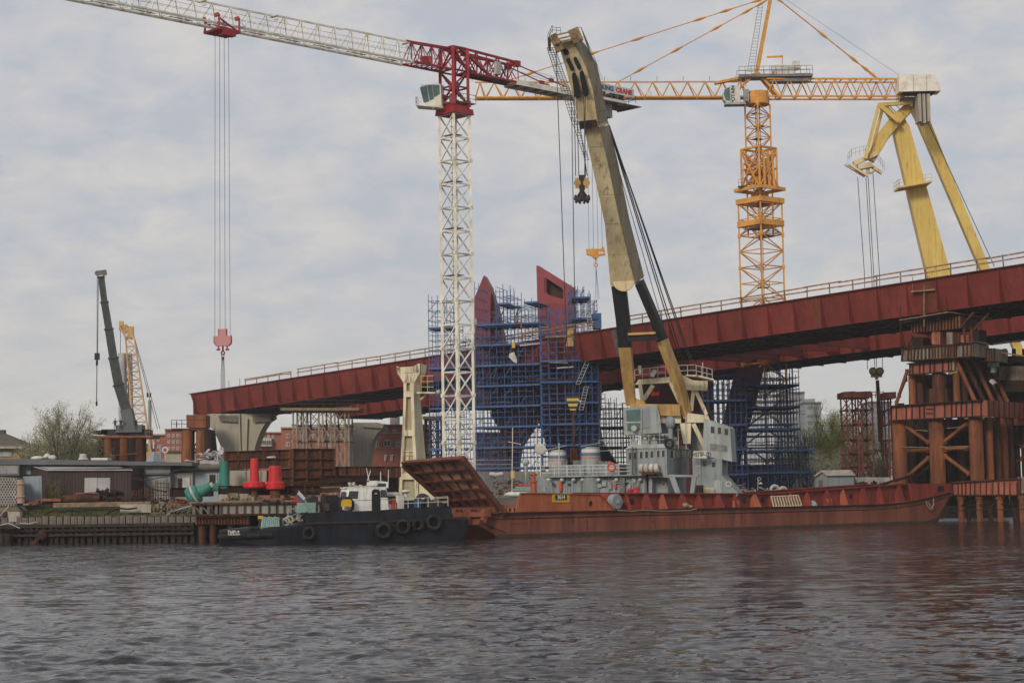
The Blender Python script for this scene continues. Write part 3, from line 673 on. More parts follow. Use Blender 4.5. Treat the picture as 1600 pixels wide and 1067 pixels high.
# ------------------------------------------------------------------ orange tower crane
def orange_crane():
    Y = 326.0
    def q(px, py, dy=0): return P(px, py, Y+dy)
    base = q(1198, 700); base = V(base.x, base.y, GZ)
    root = thing('tower_crane', 'orange lattice tower crane with climbing frame and white counterweight cover, standing behind the bridge', 'tower crane', base)
    bx_ = base.x; a45 = V(math.cos(RA(38)), math.sin(RA(38)), 0); b45 = V(-a45.y, a45.x, 0)
    def ctr(z): return V(bx_, base.y, z)
    zt = q(1187, 165).z; zc0 = q(1190, 352).z; zc1 = q(1190, 318).z; zc2 = q(1190, 297).z; zc3 = q(1190, 233).z
    s1, s2 = 5.4, 3.12
    g = MB(); z = GZ; n = 9
    for k in range(n):
        g = MB(); h = (zc1-GZ)/n
        lattice4(g, square(ctr(GZ+k*h), a45, b45, s1), square(ctr(GZ+(k+1)*h-.02), a45, b45, s1), .26, .15, 3.2, flip=k % 2)
        for p in square(ctr(GZ+k*h), a45, b45, s1): g.cb(p, .5, .5, .7)
        o = g.build('mast_section', 'orange', root)
        l_ = MB(); c = ctr(GZ+k*h)+a45*.2
        for e in (-.25, .25): l_.bar(c+a45*e, c+a45*e+UP*h, .06)
        for i in range(int(h/.6)): l_.bar(c-a45*.25+UP*i*.6, c+a45*.25+UP*i*.6, .04)
        l_.build('ladder', 'dark_steel', o)
        if k in (n-3,): pl = MB(); pl.cb(c+UP*2.1, 2.0, 1.6, .1); railing(pl, [c+V(-1, -1, 2.1), c+V(1, -1, 2.1)], 1.1, 1); pl.build('platform', 'grey_steel', o)
    lamp = MB(); lamp.cb(ctr(q(1180, 421).z)+V(-1, -2, 0), .8, .5, .7); lamp.build('work_lamp', 'white', root)
    g = MB(); lattice4(g, square(ctr(zc1-6), a45, b45, s2), square(ctr(zt), a45, b45, s2), .27, .14, 2.0, flip=1); g.build('inner_mast', 'orange', root)
    l_ = MB(); c = ctr(zc1-6)
    for e in (-.5, .5): l_.bar(c+a45*e, ctr(zt)+a45*e, .12)
    for k in range(9): l_.cb(ctr(zc1+k*2.3)+a45*.3*(-1)**k, 1.5, 1.3, .1, .6)
    l_.build('stair', 'rust', root)
    # climbing frame
    g = MB()
    for z_, ss, hh in ((zc0+.2, s1+.3, 1.0), (zc1+.3, s1+.5, .9), (zc2, s1+.9, .55)):
        p = square(ctr(z_), a45, b45, ss)
        for i in range(4): g.bar(p[i], p[(i+1) % 4], .35, hh)
    lattice4(g, square(ctr(zc2), a45, b45, 4.4), square(ctr(zc3), a45, b45, 4.4), .34, .2, 3.4, cross=False)
    p0, p1 = square(ctr(zc2), a45, b45, 5.0), square(ctr(zc3-.4), a45, b45, 4.4); ph = square(ctr((zc2+zc3)/2-.5), a45, b45, 3.4)
    for i in range(4): g.bar(p0[i], p1[(i+1) % 4], .2); g.bar(p0[(i+1) % 4], p1[i], .22); g.bar(ph[i], ph[(i+1) % 4], .35, .7)
    for i in range(4): g.bar(p1[i]+UP*.4, p1[(i+1) % 4]+UP*.4, .3, .3)
    for t in (.25, .5, .75): g.bar(p0[0].lerp(p0[1], t), p1[0].lerp(p1[1], t)-UP*.2, .35); g.bar(p0[0].lerp(p0[3], t), ctr((zc2+zc3)/2), .18)
    g.bar(q(1162, 255, -1), q(1162, 295, -1), .18); g.bar(q(1162, 255, -1), q(1172, 262, 0), .3)
    g.cb(ctr(zc2+1.6), 2.6, 1.8, 1.2, .6); g.cb(ctr(zc1+1.3), 2.2, 2.2, 1.0, .6)
    g.build('climbing_frame', 'orange', root)
    g = MB()
    for z_, off in ((zc0-.8, V(-1.2, -1, 0)), (zc0-2.1, V(.9, -1, 0))):
        c = ctr(z_)+off; g.cb(c, 3.0, 2.6, .14, .5); railing(g, square(c, a45, b45, 2.8), 1.1, 1.2)
    c = q(1160, 292, -1); g.cb(c, 1.6, 1.6, .12); railing(g, [c+V(-.8, -.8, 0), c+V(.8, -.8, 0)], 1.2, .6); g.cb(ctr(zc1+.9), 2.4, 2.8, .8)
    g.build('climbing_platform', 'grey_steel', root)
    g = MB(); g.lathe([(2.0, 0), (2.15, .1), (2.2, 1.8), (1.95, 2.0), (1.95, 2.4)], ctr(zt), 20); g.build('slewing_ring', 'orange', root)
    # jib goes to the left, counter jib to the right, in one line
    zl = q(1187, 153).z; A = ctr(zl)
    jl = q(742, 155, -3); jr = q(1408, 153, 2)
    ju = V(jl.x-A.x, jl.y-A.y, 0).normalized(); ln = (V(jl.x, jl.y, 0)-V(A.x, A.y, 0)).length; js = V(ju.y, -ju.x, 0)
    if js.y > 0: js = -js
    hj = 2.9; t = 1.5
    while t < ln-1:
        e = min(ln, t+9.4); g = MB(); lattice3(g, A+ju*t, A+ju*(e-.04), js, 2.15, hj, .24, .16, 2.7, verticals=False)
        g.bar(A+ju*t+js*.95-UP*.2, A+ju*(e-.04)+js*.95-UP*.2, .12, .16)
        o = g.build('jib_section', 'orange', root)
        g = MB(); g.bar(A+ju*t-js*.4+UP*.02, A+ju*(e-.4)-js*.4+UP*.02, .9, .06)
        for k in range(2): g.bar(A+ju*(t+2.3+4.7*k)+UP*hj, A+ju*(t+2.3+4.7*k)+UP*(hj+1.0), .07)
        g.build('walkway', 'rust', o); t = e
    apex = q(1205, -8); apex = V(apex.x, A.y, apex.z)
    g = MB(); foot = A+UP*4.9+V(.1, 0, 0)
    for e in (-.55, .55): g.bar(foot+js*e, apex+js*e*.3, .55, .55)
    for k in range(9): pz = foot.lerp(apex, k/9); g.bar(pz+js*.5, pz-js*.5, .2)
    for e in (-1, 1):
        g.bar(A+ju*4.8+js*e*.95+UP*.2, A+UP*4.6+js*e*.5, .42); g.bar(A-ju*3.7+js*e*.95+UP*.2, A+UP*4.6+js*e*.5, .42); g.bar(A+ju*7.5+js*e*.5+UP*2.6, A+UP*4.2+js*e*.5, .4)
    g.cb(apex, 1.4, 1.2, 1.0); g.build('apex_mast', 'orange', root)
    l_ = MB(); a0, a1 = q(1187, 112, -.5), q(1201, 8, -.5)
    for e in (-.6, .6): l_.bar(a0+V(e-1.6, 0, 0), a1+V(e*.6-1.4, 0, 0), .06)
    for k in range(22): p = a0.lerp(a1, k/22)-_X*1.5; l_.bar(p-_X*.55, p+_X*.55, .05)
    l_.build('ladder', 'dark_steel', root)
    def tie(a, b, ws, r=.09):
        g = MB(); g.tube(a, b, r, 6); d = (b-a).normalized()
        for t_ in ws: p = a.lerp(b, t_); g.tube(p-d*1.3, p, .12, 6, .3); g.tube(p, p+d*1.3, .3, 6, .12)
        g.build('tie_bar', 'orange', root)
    def onj(px, h=hj):       # point on the jib's top chord seen at px
        p = q(px, 140); k = (p.x-A.x)/ju.x; return A+ju*k+UP*h
    tie(apex-UP*.6, onj(965), (.07, .16, .36, .62, .86)); tie(apex-UP*.3, onj(785), (.05, .17, .27, .50, .67, .9))
    # counter jib
    cu = V(jr.x-A.x, jr.y-A.y, 0).normalized(); lc = (V(jr.x, jr.y, 0)-V(A.x, A.y, 0)).length; cs = V(cu.y, -cu.x, 0)
    if cs.y > 0: cs = -cs
    g = MB(); c0 = A+cu*1.5; c1 = A+cu*lc
    for e in (-1, 1):
        for z_ in (0, 3.15): g.bar(c0+cs*e*1.35+UP*z_, c1+cs*e*1.35+UP*z_, .28)
        n = 9
        for k in range(n):
            p_, r_, m_ = c0.lerp(c1, k/n), c0.lerp(c1, (k+1)/n), c0.lerp(c1, (k+.5)/n); g.bar(p_+cs*e*1.35, m_+cs*e*1.35+UP*3.15, .17); g.bar(m_+cs*e*1.35+UP*3.15, r_+cs*e*1.35, .17)
    for k in range(10): p_ = c0.lerp(c1, k/9); g.bar(p_+cs*1.2, p_-cs*1.2, .15); g.bar(p_+cs*1.2+UP*3.15, p_-cs*1.2+UP*3.15, .15)
    g.build('counter_jib', 'orange', root)
    tie(apex+UP*.2, q(1366, 119, 1), (.06, .5, .8, .92, .98), .12)
    g = MB(); g.tube(apex+UP*.9, q(1405, 118), .03, 4); g.build('stay_rope', 'cable_pale', root)
    g = MB(); d0, d1 = q(1153, 121), q(1268, 121); mid = (d0+d1)/2; g.cb(V(mid.x, A.y, mid.z), (d1-d0).length, 3.2, .45)
    for sgn in (-1,): railing(g, [V(d0.x, A.y-1.6, d0.z+.2), V(d1.x, A.y-1.6, d0.z+.2)], 1.35, 1.1)
    railing(g, [V(d0.x, A.y+1.6, d0.z+.2), V(d1.x, A.y+1.6, d0.z+.2)], 1.35, 1.6)
    for x in (d0.x+.3, d0.x+1.2): g.bar(V(x, A.y-1.5, d0.z), V(x, A.y-1.5, d0.z-2.2), .08)
    g.bar(q(1200, 127), q(1262, 126), 2.2, .7)
    g.build('machinery_deck', 'grey_steel', root)
    g = MB(); c = q(1225, 110, -.6)
    g.tube(q(1206, 110, -.6), q(1226, 108, -.6), .85, 14); g.tube(q(1225, 108, -.6), q(1249, 105, -.6), .75, 14, .55); g.cb(q(1244, 100, -.6), 1.2, 1.2, .8); g.cb(c-UP*.6, 3.6, 1.6, .7)
    g.build('hoist_winch', 'white', root)
    g = MB(); g.bar(q(1222, 104, -.6), q(1222.6, 89, -.6), .12); g.bar(q(1223.5, 88.5, -.6), q(1198, 89.5, -.6), .25, .3); g.build('davit', 'orange', root)
    g = MB(); y_ = V(0, 3.4, 0); g.prism([q(1405, 117, -1.7), q(1458, 116, -1.7), q(1464, 122, -1.7), q(1470.5, 142, -1.7), q(1405, 143.5, -1.7)], y_)
    cv = g.build('counterweight_cover', 'jib_white', root)
    g = MB()
    for px in (1427.3, 1448): g.bar(q(px, 117, -1.72), q(px, 143, -1.72), .08, .04)
    g.build('seam', 'grey_steel', cv)
    g = MB(); g.cb(q(1434, 145.5), 5.6, 3.2, .5); g.build('counterweight_frame', 'rust_dark', root)
    for i, (x0, x1, yb) in enumerate(((1434, 1440.5, 190), (1441.2, 1447.3, 192.5), (1448, 1454.5, 190))):
        g = MB(); a_, b_ = q(x0, 147, -1.4), q(x1, yb, -1.4); g.box(a_.x, b_.x, a_.y, a_.y+2.8, b_.z, a_.z); g.build('counterweight_block', 'concrete', root)
    # cab
    g = MB(); y1 = -2.2
    pts = [(1133, 139), (1140, 135), (1156, 134.5), (1157, 162), (1137, 162), (1131, 156), (1129, 147)]
    g.prism([q(a, b, y1) for a, b in pts], V(0, 1.9, 0)); cab = g.build('cab', 'white', root)
    g = MB(); g.prism([q(a, b, y1-.05) for a, b in ((1132, 140), (1140, 136.5), (1141.5, 158), (1134.5, 157), (1131, 148))], V(0, .04, 0)); g.build('cab_window', 'glass', cab)
    textobj('POTAIN', .9, q(1145.6, 148, y1-.03), UP, -_X, 'black', cab, bold=.02)
    g = MB(); g.cb(q(1148, 163.5, -1.2), 3.6, 2.2, .4); g.cb(q(1166, 150, -1.4), .9, 1.0, 2.2); railing(g, [q(1157, 161, -2.2), q(1170, 161, -2.2)], 1.1, .7); g.build('cab_platform', 'ship_grey_light', root)
    # second trolley seen between the cranes, with its load block far left of the leg
    g = MB(); c = onj(925, 0); g.cb(c-UP*.5, 3.4, 2.2, .35); g.tube(c+ju*1.2-UP*.8+js, c+ju*1.2-UP*.8-js, .4, 10); g.tube(c-ju*1.2-UP*.8+js, c-ju*1.2-UP*.8-js, .4, 10); g.build('trolley', 'orange', root)
    hb = q(923, 397); hb = V(c.x, c.y, hb.z); rp = MB()
    for e in (-1.15, -.35, .45, 1.2): rp.tube(V(c.x+e*.9, c.y, c.z-.7), hb+V(e, 0, .4), .03, 4)
    rp.build('hoist_rope', 'cable', root)
    g = MB(); pts = [(-1.5, .55), (-.5, .55), (-.45, .8), (-.3, .55), (.8, .55), (1.15, .95), (1.4, .55), (1.5, -.4), (.6, -.55), (.25, -.95), (-.3, -.95), (-.6, -.55), (-1.4, -.3)]
    g.prism([hb+V(a*1.12, -.4, b*1.12) for a, b in pts], V(0, .8, 0)); g.tube(hb-UP*.9, hb-UP*1.9, .13); g.torus(hb-UP*2.2, .28, .1, V(0, 1, 0), 12, 6); ho = g.build('hook_block', 'orange', root)
    g = MB(); g.cb(hb+V(.95, -.42, -.1), .9, .04, .4); g.build('label_plate', 'white', ho)
    g = MB()
    for e in (-.12, .12, .3): g.tube(hb-UP*2.4, hb+V(e*1.5, 0, -8.2), .03, 4)
    g.build('sling', 'cable', root)
    sgn = MB(); c = onj(1012, .6)+js*1.02; sgn.cb(c, .95, .06, .8); sgn.build('round_sign', 'white', root)
orange_crane()
# ------------------------------------------------------------------ yellow shipyard crane behind the bridge
def yellow_crane():
    Y = 330.0
    def q(px, py, dy=0): return P(px, py, Y+dy)
    b = q(1490, 760); root = thing('floating_crane', 'tall yellow two legged crane with a drooping fly jib, rising behind the bridge', 'crane', V(b.x, b.y, GZ))
    def boxleg(pts, dep, name, m='yellow', parent=root, dy=0):    # stations (left px, right px, y px)
        g = MB(); rings = []
        for xl, xr_, y in pts: a, c = q(xl, y[0] if isinstance(y, tuple) else y, dy), q(xr_, y[1] if isinstance(y, tuple) else y, dy); rings.append([a, c, c+V(.3, dep, 0), a+V(.3, dep, 0)])
        vs = [p for r in rings for p in r]; fs = [(3, 2, 1, 0), tuple(range(len(vs)-4, len(vs)))]
        for k in range(len(rings)-1):
            for i in range(4): fs.append((4*k+i, 4*k+(i+1) % 4, 4*k+4+(i+1) % 4, 4*k+4+i))
        g.add(vs, fs); return g.build(name, m, parent)
    low = 780
    boxleg([(1531, 1585, low), (1450, 1487, 432), (1426, 1458.5, 330), (1407.5, 1436, 250), (1395, 1421, 197), (1396, 1414, 186)], 3.2, 'main_boom')
    boxleg([(1684, 1697, low), (1531, 1546, 417), (1481, 1498, 300), (1449, 1468, 225), (1431, 1451, 183), (1421, 1440, 165)], 2.6, 'stay_leg', dy=3)
    # fly jib hanging down to the left, with its truss
    boxleg([(1354, 1366, (246, 252)), (1374, 1389, (205, 214)), (1392, 1407, (183, 192)), (1417, 1427, (160, 170))], 2.2, 'fly_jib', dy=-1)
    g = MB()
    for e in (-2.2, 1.0):
        o = 4 if e > 0 else -3
        g.bar(q(1376+o, 165, e), q(1355+o, 248, e), .55); g.bar(q(1376+o, 164, e), q(1426, 161, e), .6); g.bar(q(1376+o, 164, e), q(1404, 190, e), .75); g.bar(q(1381+o, 164, e), q(1392, 186, e+1), .5)
    g.bar(q(1374, 165, -2.2), q(1381, 163, 1), .5); g.bar(q(1390, 166, -2), q(1404, 180, 1), .12); g.bar(q(1400, 165, 1), q(1412, 176, -2), .12)
    g.build('fly_jib_truss', 'yellow', root)
    g = MB()
    g.bar(q(1402, 161, -1), q(1440, 158, -1), 2.4, .25); railing(g, [q(1401, 160, -2), q(1419, 154, -2), q(1438, 157, -2)], 1.2, .9)
    for k in range(4): g.tube(q(1412+k*6, 158, -1), q(1412+k*6, 158, 1), .8, 10)
    g.bar(q(1426, 165, -1.5), q(1440, 176, -1.5), .5); g.build('head_platform', 'boom_side', root)
    g = MB(); h0, h1 = q(1326, 257, -1.5), q(1357, 276, -1.5)
    g.bar(h0, h1, .6, .35); g.bar(h0+V(0, 3.4, .6), h1+V(0, 3.4, .6), .6, .35); g.bar(q(1334, 256, -1), q(1370, 240, -1), 1.2, .8); g.bar(q(1357, 257, -1), q(1378, 271, -1), .8, .5)
    g.bar(q(1340, 262, -1), q(1362, 258, -1), 1.6, .9)
    for x, y in ((1341, 261), (1352, 266), (1360, 265)): g.torus(q(x, y, -1.2), .65, .2, V(0, 1, .2), 14, 6)
    hd = g.build('jib_head', 'boom_yellow', root)
    g = MB(); railing(g, [q(1325, 254, -1.6), q(1331, 246, -1), q(1356, 240, -1)], 1.5, .7, .03); railing(g, [q(1369, 250, -1.2), q(1382, 268, -1.2)], 1.5, .7, .03); g.bar(q(1352, 236, -1), q(1352, 230, -1), .1)
    g.build('railing', 'ship_grey_light', hd)
    g = MB(); a, c = q(1401, 296, -1), q(1452, 287, -1); g.bar(a, c, 4.8, .3); railing(g, [a+V(0, -2.3, .1), c+V(0, -2.3, .1)], 1.3, 1.1, .035); railing(g, [a+V(0, -2.3, .1), a+V(0, 2.3, .1)], 1.3, 1.1, .035); g.build('boom_platform', 'yellow', root)
    g = MB()
    for x0, y0_, x1, y1_ in ((1340, 277, 1350.5, 425), (1353, 278, 1362, 425), (1356.5, 278, 1365, 425), (1364, 272, 1374, 425)): g.tube(q(x0, y0_), q(x1, y1_), .06, 4); g.tube(q(x1, y1_), q(x1+5, 577), .06, 4)
    g.build('hoist_rope', 'cable', root)
    g = MB(); g.tube(q(1450, 192, 3), q(1554, 417, 3), .07, 4); g.tube(q(1420, 300, 3), q(1560, 620, 3), .05, 4); g.build('luffing_rope', 'cable', root)
    g = MB()
    for x in (1364, 1375): g.tube(q(x, 580, -.7), q(x, 580, .7), .72, 14)
    g.cb(q(1369.5, 585), 1.9, .9, 1.0); g.tube(q(1369.5, 588), q(1370, 593), .3); hb = g.build('hook_block', 'boom_yellow', root)
    g = MB()
    for x in (1364, 1375): g.torus(q(x, 580, -.75), .62, .1, V(0, 1, 0), 16, 5)
    g.build('sheave', 'black', hb)
    g = MB(); a, c = q(1371, 594), q(1376, 690); g.tube(a, c, .32, 8, .42); g.tube(c, q(1379, 712), .12, 6); g.build('lifting_bar', 'rust', root)
yellow_crane()

# ------------------------------------------------------------------ dark telescopic crane and yellow lattice crane at the left
def telescopic():
    Y = 300.0
    def q(px, py, dy=0): return P(px, py, Y+dy)
    b = q(205, 690); root = thing('mobile_crane', 'dark grey telescopic crane boom standing on the pile platform at the left', 'mobile crane', V(b.x, b.y, b.z-1))
    S = [(205, 690, 1.15), (199, 645, 1.05), (185, 600, .95), (177, 558, .84), (170, 513, .74), (163, 471, .64), (158, 432, .56)]
    for i in range(1, len(S)-1+0):
        (x0, y0, w0), (x1, y1, w1) = S[i], S[i+1]
        g = MB(); a, c = q(x0, y0), q(x1, y1); g.bar(a, c, w0*1.2, w0*1.4); g.bar(c-(c-a).normalized()*.3, c, w0*1.5, w0*1.6); g.build('boom_section', 'boom_dark', root)
    g = MB(); g.bar(q(205, 672), q(198, 640), 1.9, 1.8); g.tube(q(212, 672), q(203, 640), .5); g.cb(q(204, 670), 4.2, 3, 1.2); g.build('boom_base', 'roof_grey', root)
    g = MB(); g.bar(q(151, 427), q(166, 425), .7, .7); g.tube(q(152, 427, -.4), q(152, 427, .4), .42, 10); g.tube(q(163, 427, -.4), q(163, 427, .4), .45, 10); g.build('boom_head', 'grey_steel', root)
    g = MB(); g.tube(q(152, 428), q(151.5, 553), .05, 4); g.tube(q(154, 428), q(152.5, 553), .05, 4); g.tube(q(151.5, 562), q(151, 630), .07, 4); g.build('hoist_rope', 'cable', root)
    g = MB(); g.cb(q(151.8, 557), .75, .5, 1.1); g.tube(q(151.6, 563), q(151.4, 571), .18); g.tube(q(151, 627), q(151, 634), .15); g.build('hook_block', 'black', root)
    g = MB(); g.cb(q(207, 668, 1), 1.2, 2.0, 1.6); g.build('cab', 'blue_grey', root)
telescopic()
def lattice_crane():
    Y = 322.0
    def q(px, py, dy=0): return P(px, py, Y+dy)
    b = q(225, 715); root = thing('crawler_crane', 'thin yellow lattice boom crane right behind the dark telescopic boom', 'crawler crane', V(b.x, b.y, GZ))
    a = V(1, .15, 0).normalized(); c = V(-.15, 1, 0)
    g = MB(); lattice4(g, square(q(225, 712), a, c, 2.6), square(q(203, 528), a, c, 1.5), .2, .11, 1.5, cross=False); g.build('lattice_boom', 'lattice_pale', root)
    g = MB(); lattice4(g, square(q(203, 528), a, c, 1.4), square(q(191, 509), a, c, .9), .25, .18, 1.2); g.cb(q(189.5, 509), .7, .7, 1.6); g.tube(q(196, 512, -.6), q(196, 512, .6), .6, 12); g.cb(q(205, 517), .8, .9, 1.5); g.tube(q(204, 525, -.6), q(204, 525, .6), .6, 12); g.build('boom_head', 'lattice_pale', root)
    g = MB()
    for x0, x1, yb in ((208, 250, 670), (207, 246, 670)): g.tube(q(x0, 520), q(x1, yb), .05, 4)
    g.tube(q(188.5, 515), q(188, 560), .05, 4); g.cb(q(230.5, 617), .25, .25, .8); g.cb(q(235, 617), .25, .25, .8); g.build('stay_rope', 'cable', root)
    g = MB(); lattice4(g, square(q(197, 705), a, c, .9), square(q(196, 560), a, c, .9), .14, .09, 1.2); g.build('leader', 'rust', root)
    g = MB(); g.tube(q(192.5, 700), q(191, 552), .75, 12); g.build('tube_pile', 'zinc', root)
    g = MB(); g.tube(q(205.5, 700), q(203, 552), .42, 12); g.build('tube_pile', 'zinc', root)
    g = MB(); g.cb(q(221, 717), 6, 3.4, 2.4, .2); g.build('upper_works', 'lattice_pale', root)
    g = MB(); g.cb(q(221, 717, -1.4)-UP*1.6, 7, 1, 1.1); g.cb(q(221, 717, 1.4)-UP*1.6, 7, 1, 1.1); g.build('crawler_track', 'black', root)
lattice_crane()
g = MB(); a = P(234.5, 668, 330); c = P(234, 625, 330); g.tube(V(a.x, a.y, GZ), c, .3, 8); single(g, 'tube_pile', 'zinc', 'thin pale upright tube right of the yellow lattice boom', 'pile')
class Fr:
    """a vertical working frame: d runs along, n away, measured from o"""
    def __init__(s, o, d, n): s.o, s.d, s.n = Vector(o), Vector(d).normalized(), Vector(n).normalized()
    def pt(s, a, b, z): return s.o*1 + s.d*a + s.n*b + UP*(z-s.o.z)
    def pp(s, px, py, b=0.0):               # the point of the plane b metres back that is seen at (px, py)
        r = ray(px, py); q = s.o+s.n*b; return CAM + r*((q-CAM).dot(s.n)/r.dot(s.n))
    def poly(s, mb, pts, b, th): return mb.prism([s.pp(x, y, b) for x, y in pts], s.n*th)
    def box(s, mb, x0, y0, x1, y1, b, th): return s.poly(mb, [(x0, y0), (x1, y0), (x1, y1), (x0, y1)], b, th)
def frame(pxa, Ya, pxb, Yb, za=0):
    a = P(pxa, 800, Ya); b = P(pxb, 800, Yb); a = V(a.x, a.y, za); b = V(b.x, b.y, za); d = (b-a).normalized(); n = V(-d.y, d.x, 0)
    if n.y < 0: n = -n
    return Fr(a, d, n)

# ------------------------------------------------------------------ the orange barge
def barge():
    f = frame(790, 198.5, 1462, 252); BW = 8.0
    root = thing('barge', 'long rusty orange open barge with a raised bow ramp, lying in front of the grey floating crane', 'barge', f.pt(40, 4, 0))
    root['label'] = 'long rusty orange barge with its bow ramp raised and number plate 3614'
    zg = f.pp(900, 798).z          # gunwale
    Ls = (f.pp(1487, 773)-f.o).dot(f.d); L1 = (f.pp(1462, 812)-f.o).dot(f.d)
    h = MB()
    def st(s, z, w0=0.0, w1=BW): return [f.pt(s, w0, z), f.pt(s, w1, z)]
    # hull loft: bow rounded and raked (left), stern raked (right)
    rings = []
    N_ = 26
    for k in range(N_+1):
        t = k/N_; s_ = -2.6+t*(Ls+2.6); sheer = max(0, (s_-L1+14)/16)**2*1.25
        ztop = zg+sheer; rb = 0.0
        bow = max(0, 1-(s_+2.6)/4.2)
        zb = -1.2+bow*2.6 if s_ < 1.6 else -1.2+max(0, (s_-L1)/(Ls-L1))*(ztop+1.2-.3)
        inn = 1.1*bow**2
        q = lambda b_, z_: f.pt(s_, b_, z_)
        rings.append([q(.35+inn, zb), q(inn, zb+(ztop-zb)*.30), q(-.0+inn, ztop-.75), q(-.12+inn, ztop-.6), q(-.12+inn, ztop-.15), q(inn, ztop), q(BW-inn, ztop), q(BW-inn, zb+.4), q(BW-.35-inn, zb)])
    m_ = len(rings[0]); vs = [p for r in rings for p in r]; fs = [tuple(range(m_)), tuple(reversed(range(len(vs)-m_, len(vs))))]
    for k in range(N_):
        for i in range(m_): fs.append((m_*k+i, m_*k+m_+i, m_*k+m_+(i+1) % m_, m_*k+(i+1) % m_))
    h.add(vs, fs); hull = h.build('hull', 'barge_hull', root)
    g = MB()
    for s_ in (5.5, 13, 22.4, 31, 38.7, 47.5, 58, 66.3, 75): g.bar(f.pt(s_, -.0, .1), f.pt(s_, -.0, zg-.7), .06, .04)
    g.bar(f.pt(.6, .0, 1.5), f.pt(L1-1, .0, 1.5), .04, .05)
    g.build('weld_seam', 'barge_hull', hull)
    g = MB(); g.add([f.pt(-1.4, .0, -.3), f.pt(L1+.3, .0, -.3), f.pt(L1+.5, -.0, .28), f.pt(-1.6, .02, .30)], [(0, 1, 2, 3)]); g.v = [tuple(Vector(p)-f.n*.02) for p in g.v]; g.build('waterline_band', 'fouling', hull)
    g = MB(); n = 60
    pts = [f.pt(-1+k/n*(Ls+.5), -.16, zg-.12+max(0, (-1+k/n*(Ls+.5)-L1+14)/16)**2*1.25) for k in range(n+1)]
    for a, b in zip(pts[:-1], pts[1:]): g.bar(a, b, .22, .24)
    g.build('rubbing_strake', 'rust_dark', root)
    # raised bow bulwark
    g = MB(); poly = [(813, 770), (830, 769), (937, 772), (961, 797.5), (806, 799)]
    f.poly(g, poly, .02, .14); f.poly(g, [(x-0, y) for x, y in poly], BW-.2, .14)
    a, b = f.pp(813, 770, .1), f.pp(813, 770, BW-.1); g.bar(a-UP*.9, V(b.x, b.y, a.z)-UP*.9, .15, 1.8)
    g.bar(f.pp(813, 770, -.02), f.pp(937, 772, -.02), .2, .08); g.bar(f.pp(937, 772, -.02), f.pp(961, 797, -.02), .2, .08)
    bw = g.build('bow_bulwark', 'barge_orange', root)
    g = MB(); f.box(g, 863, 771.5, 890, 784.5, -.04, .05); pl = g.build('number_plate', 'yellow_plain', root)
    g = MB(); f.box(g, 868, 773, 885.5, 780.5, -.08, .03); pb = g.build('number_field', 'black', pl)
    c = f.pp(876.8, 776.7, -.10); textobj('3614', .62, c, f.d, UP, 'white', pb, name='number', bold=.012, xs=.98)
    g = MB(); c = f.pp(922.5, 786.6, .0); g.lathe([(.34, -.03), (.34, .04)], c, 18, ax=-f.n); g.build('hawse_hole', 'black', bw)
    g = MB(); g.torus(c-f.n*.03, .36, .05, -f.n, 18, 6); g.build('hawse_rim', 'barge_orange', bw)
    # bow lip and hinge brackets
    g = MB(); a0, a1 = f.pt(-2.6, -.05, zg-.15), f.pt(-2.6, BW+.05, zg-.15); g.bar(a0, a1, .9, .5); g.bar(f.pt(-1.2, .1, zg+.25), f.pt(-1.2, BW-.1, zg+.25), .5, .7)
    for k in (.3, 2.6, 5.0, 7.4): g.bar(f.pt(-3.1, k, zg-.9), f.pt(-2.0, k, zg+.3), .45, .5); g.tube(f.pt(-2.7, k-.3, zg+.1), f.pt(-2.7, k+.3, zg+.1), .32, 10)
    g.build('bow_sill', 'barge_hull', root)
    # the ramp
    T0, T1 = f.pp(718, 718, .3), f.pp(629.5, 724.6, BW-.7); H0 = f.pp(775, 794, .3); H1 = f.pp(708, 797, BW-.7)
    ax = (H1-H0).normalized(); upv = (T0-H0); nm = ax.cross(upv).normalized()
    if nm.dot(CAM-H0) < 0: nm = -nm
    D_ = .45
    def rp(u, v, w_=0.0): return H0.lerp(H1, u).lerp(T0.lerp(T1, u), v)+nm*(w_-D_)
    g = MB()
    for u0, u1, v0, v1, w0, w1 in ((0, 1, 0, 1, -.06, .04),):
        q = [rp(u0, v0, w0), rp(u1, v0, w0), rp(u1, v1, w0), rp(u0, v1, w0)]; q2 = [rp(u0, v0, w1), rp(u1, v0, w1), rp(u1, v1, w1), rp(u0, v1, w1)]; g.hexa(q, q2)
    ramp = g.build('ramp', 'ramp_plate', root)
    g = MB()
    for k in range(6): g.bar(rp(k/5, 0, D_/2), rp(k/5, 1, D_/2), .07 if 0 < k < 5 else .16, D_, up=nm)
    for k in range(6): v = min(.995, .0+k*.2); g.bar(rp(0, v, D_/2), rp(1, v, D_/2), .08, D_, up=nm); g.bar(rp(0, v, D_), rp(1, v, D_), .26, .05, up=nm)
    for k in range(1, 5): g.bar(rp(k/5, 0, D_), rp(k/5, 1, D_), .22, .05, up=nm)
    g.build('ramp_rib', 'ramp_brown', ramp)
    g = MB(); g.bar(rp(-.035, -.03, .3), rp(-.035, 1.0, .3), .5, .62, up=nm); g.bar(rp(-.08, -.02, .6), rp(-.08, 1.0, .6), .3, .12, up=nm); g.bar(rp(1.02, -.02, .3), rp(1.02, .98, .3), .25, .8, up=nm)
    g.bar(rp(-.05, 1.0, .25), rp(1.02, .99, .25), .2, .6, up=nm); g.bar(rp(-.05, 1.02, .5), rp(1.0, 1.02, .45), .25, .2, up=nm)
    g.build('ramp_edge_beam', 'ramp_brown', ramp)
    # hold coaming with its stays
    zc = lambda px: None
    cpts = [(952, 770.5), (1100, 771), (1200, 771), (1300, 764), (1400, 757), (1482, 755.5)]
    g = MB(); NB = 1.15
    tops = [f.pp(x, y, NB) for x, y in cpts]
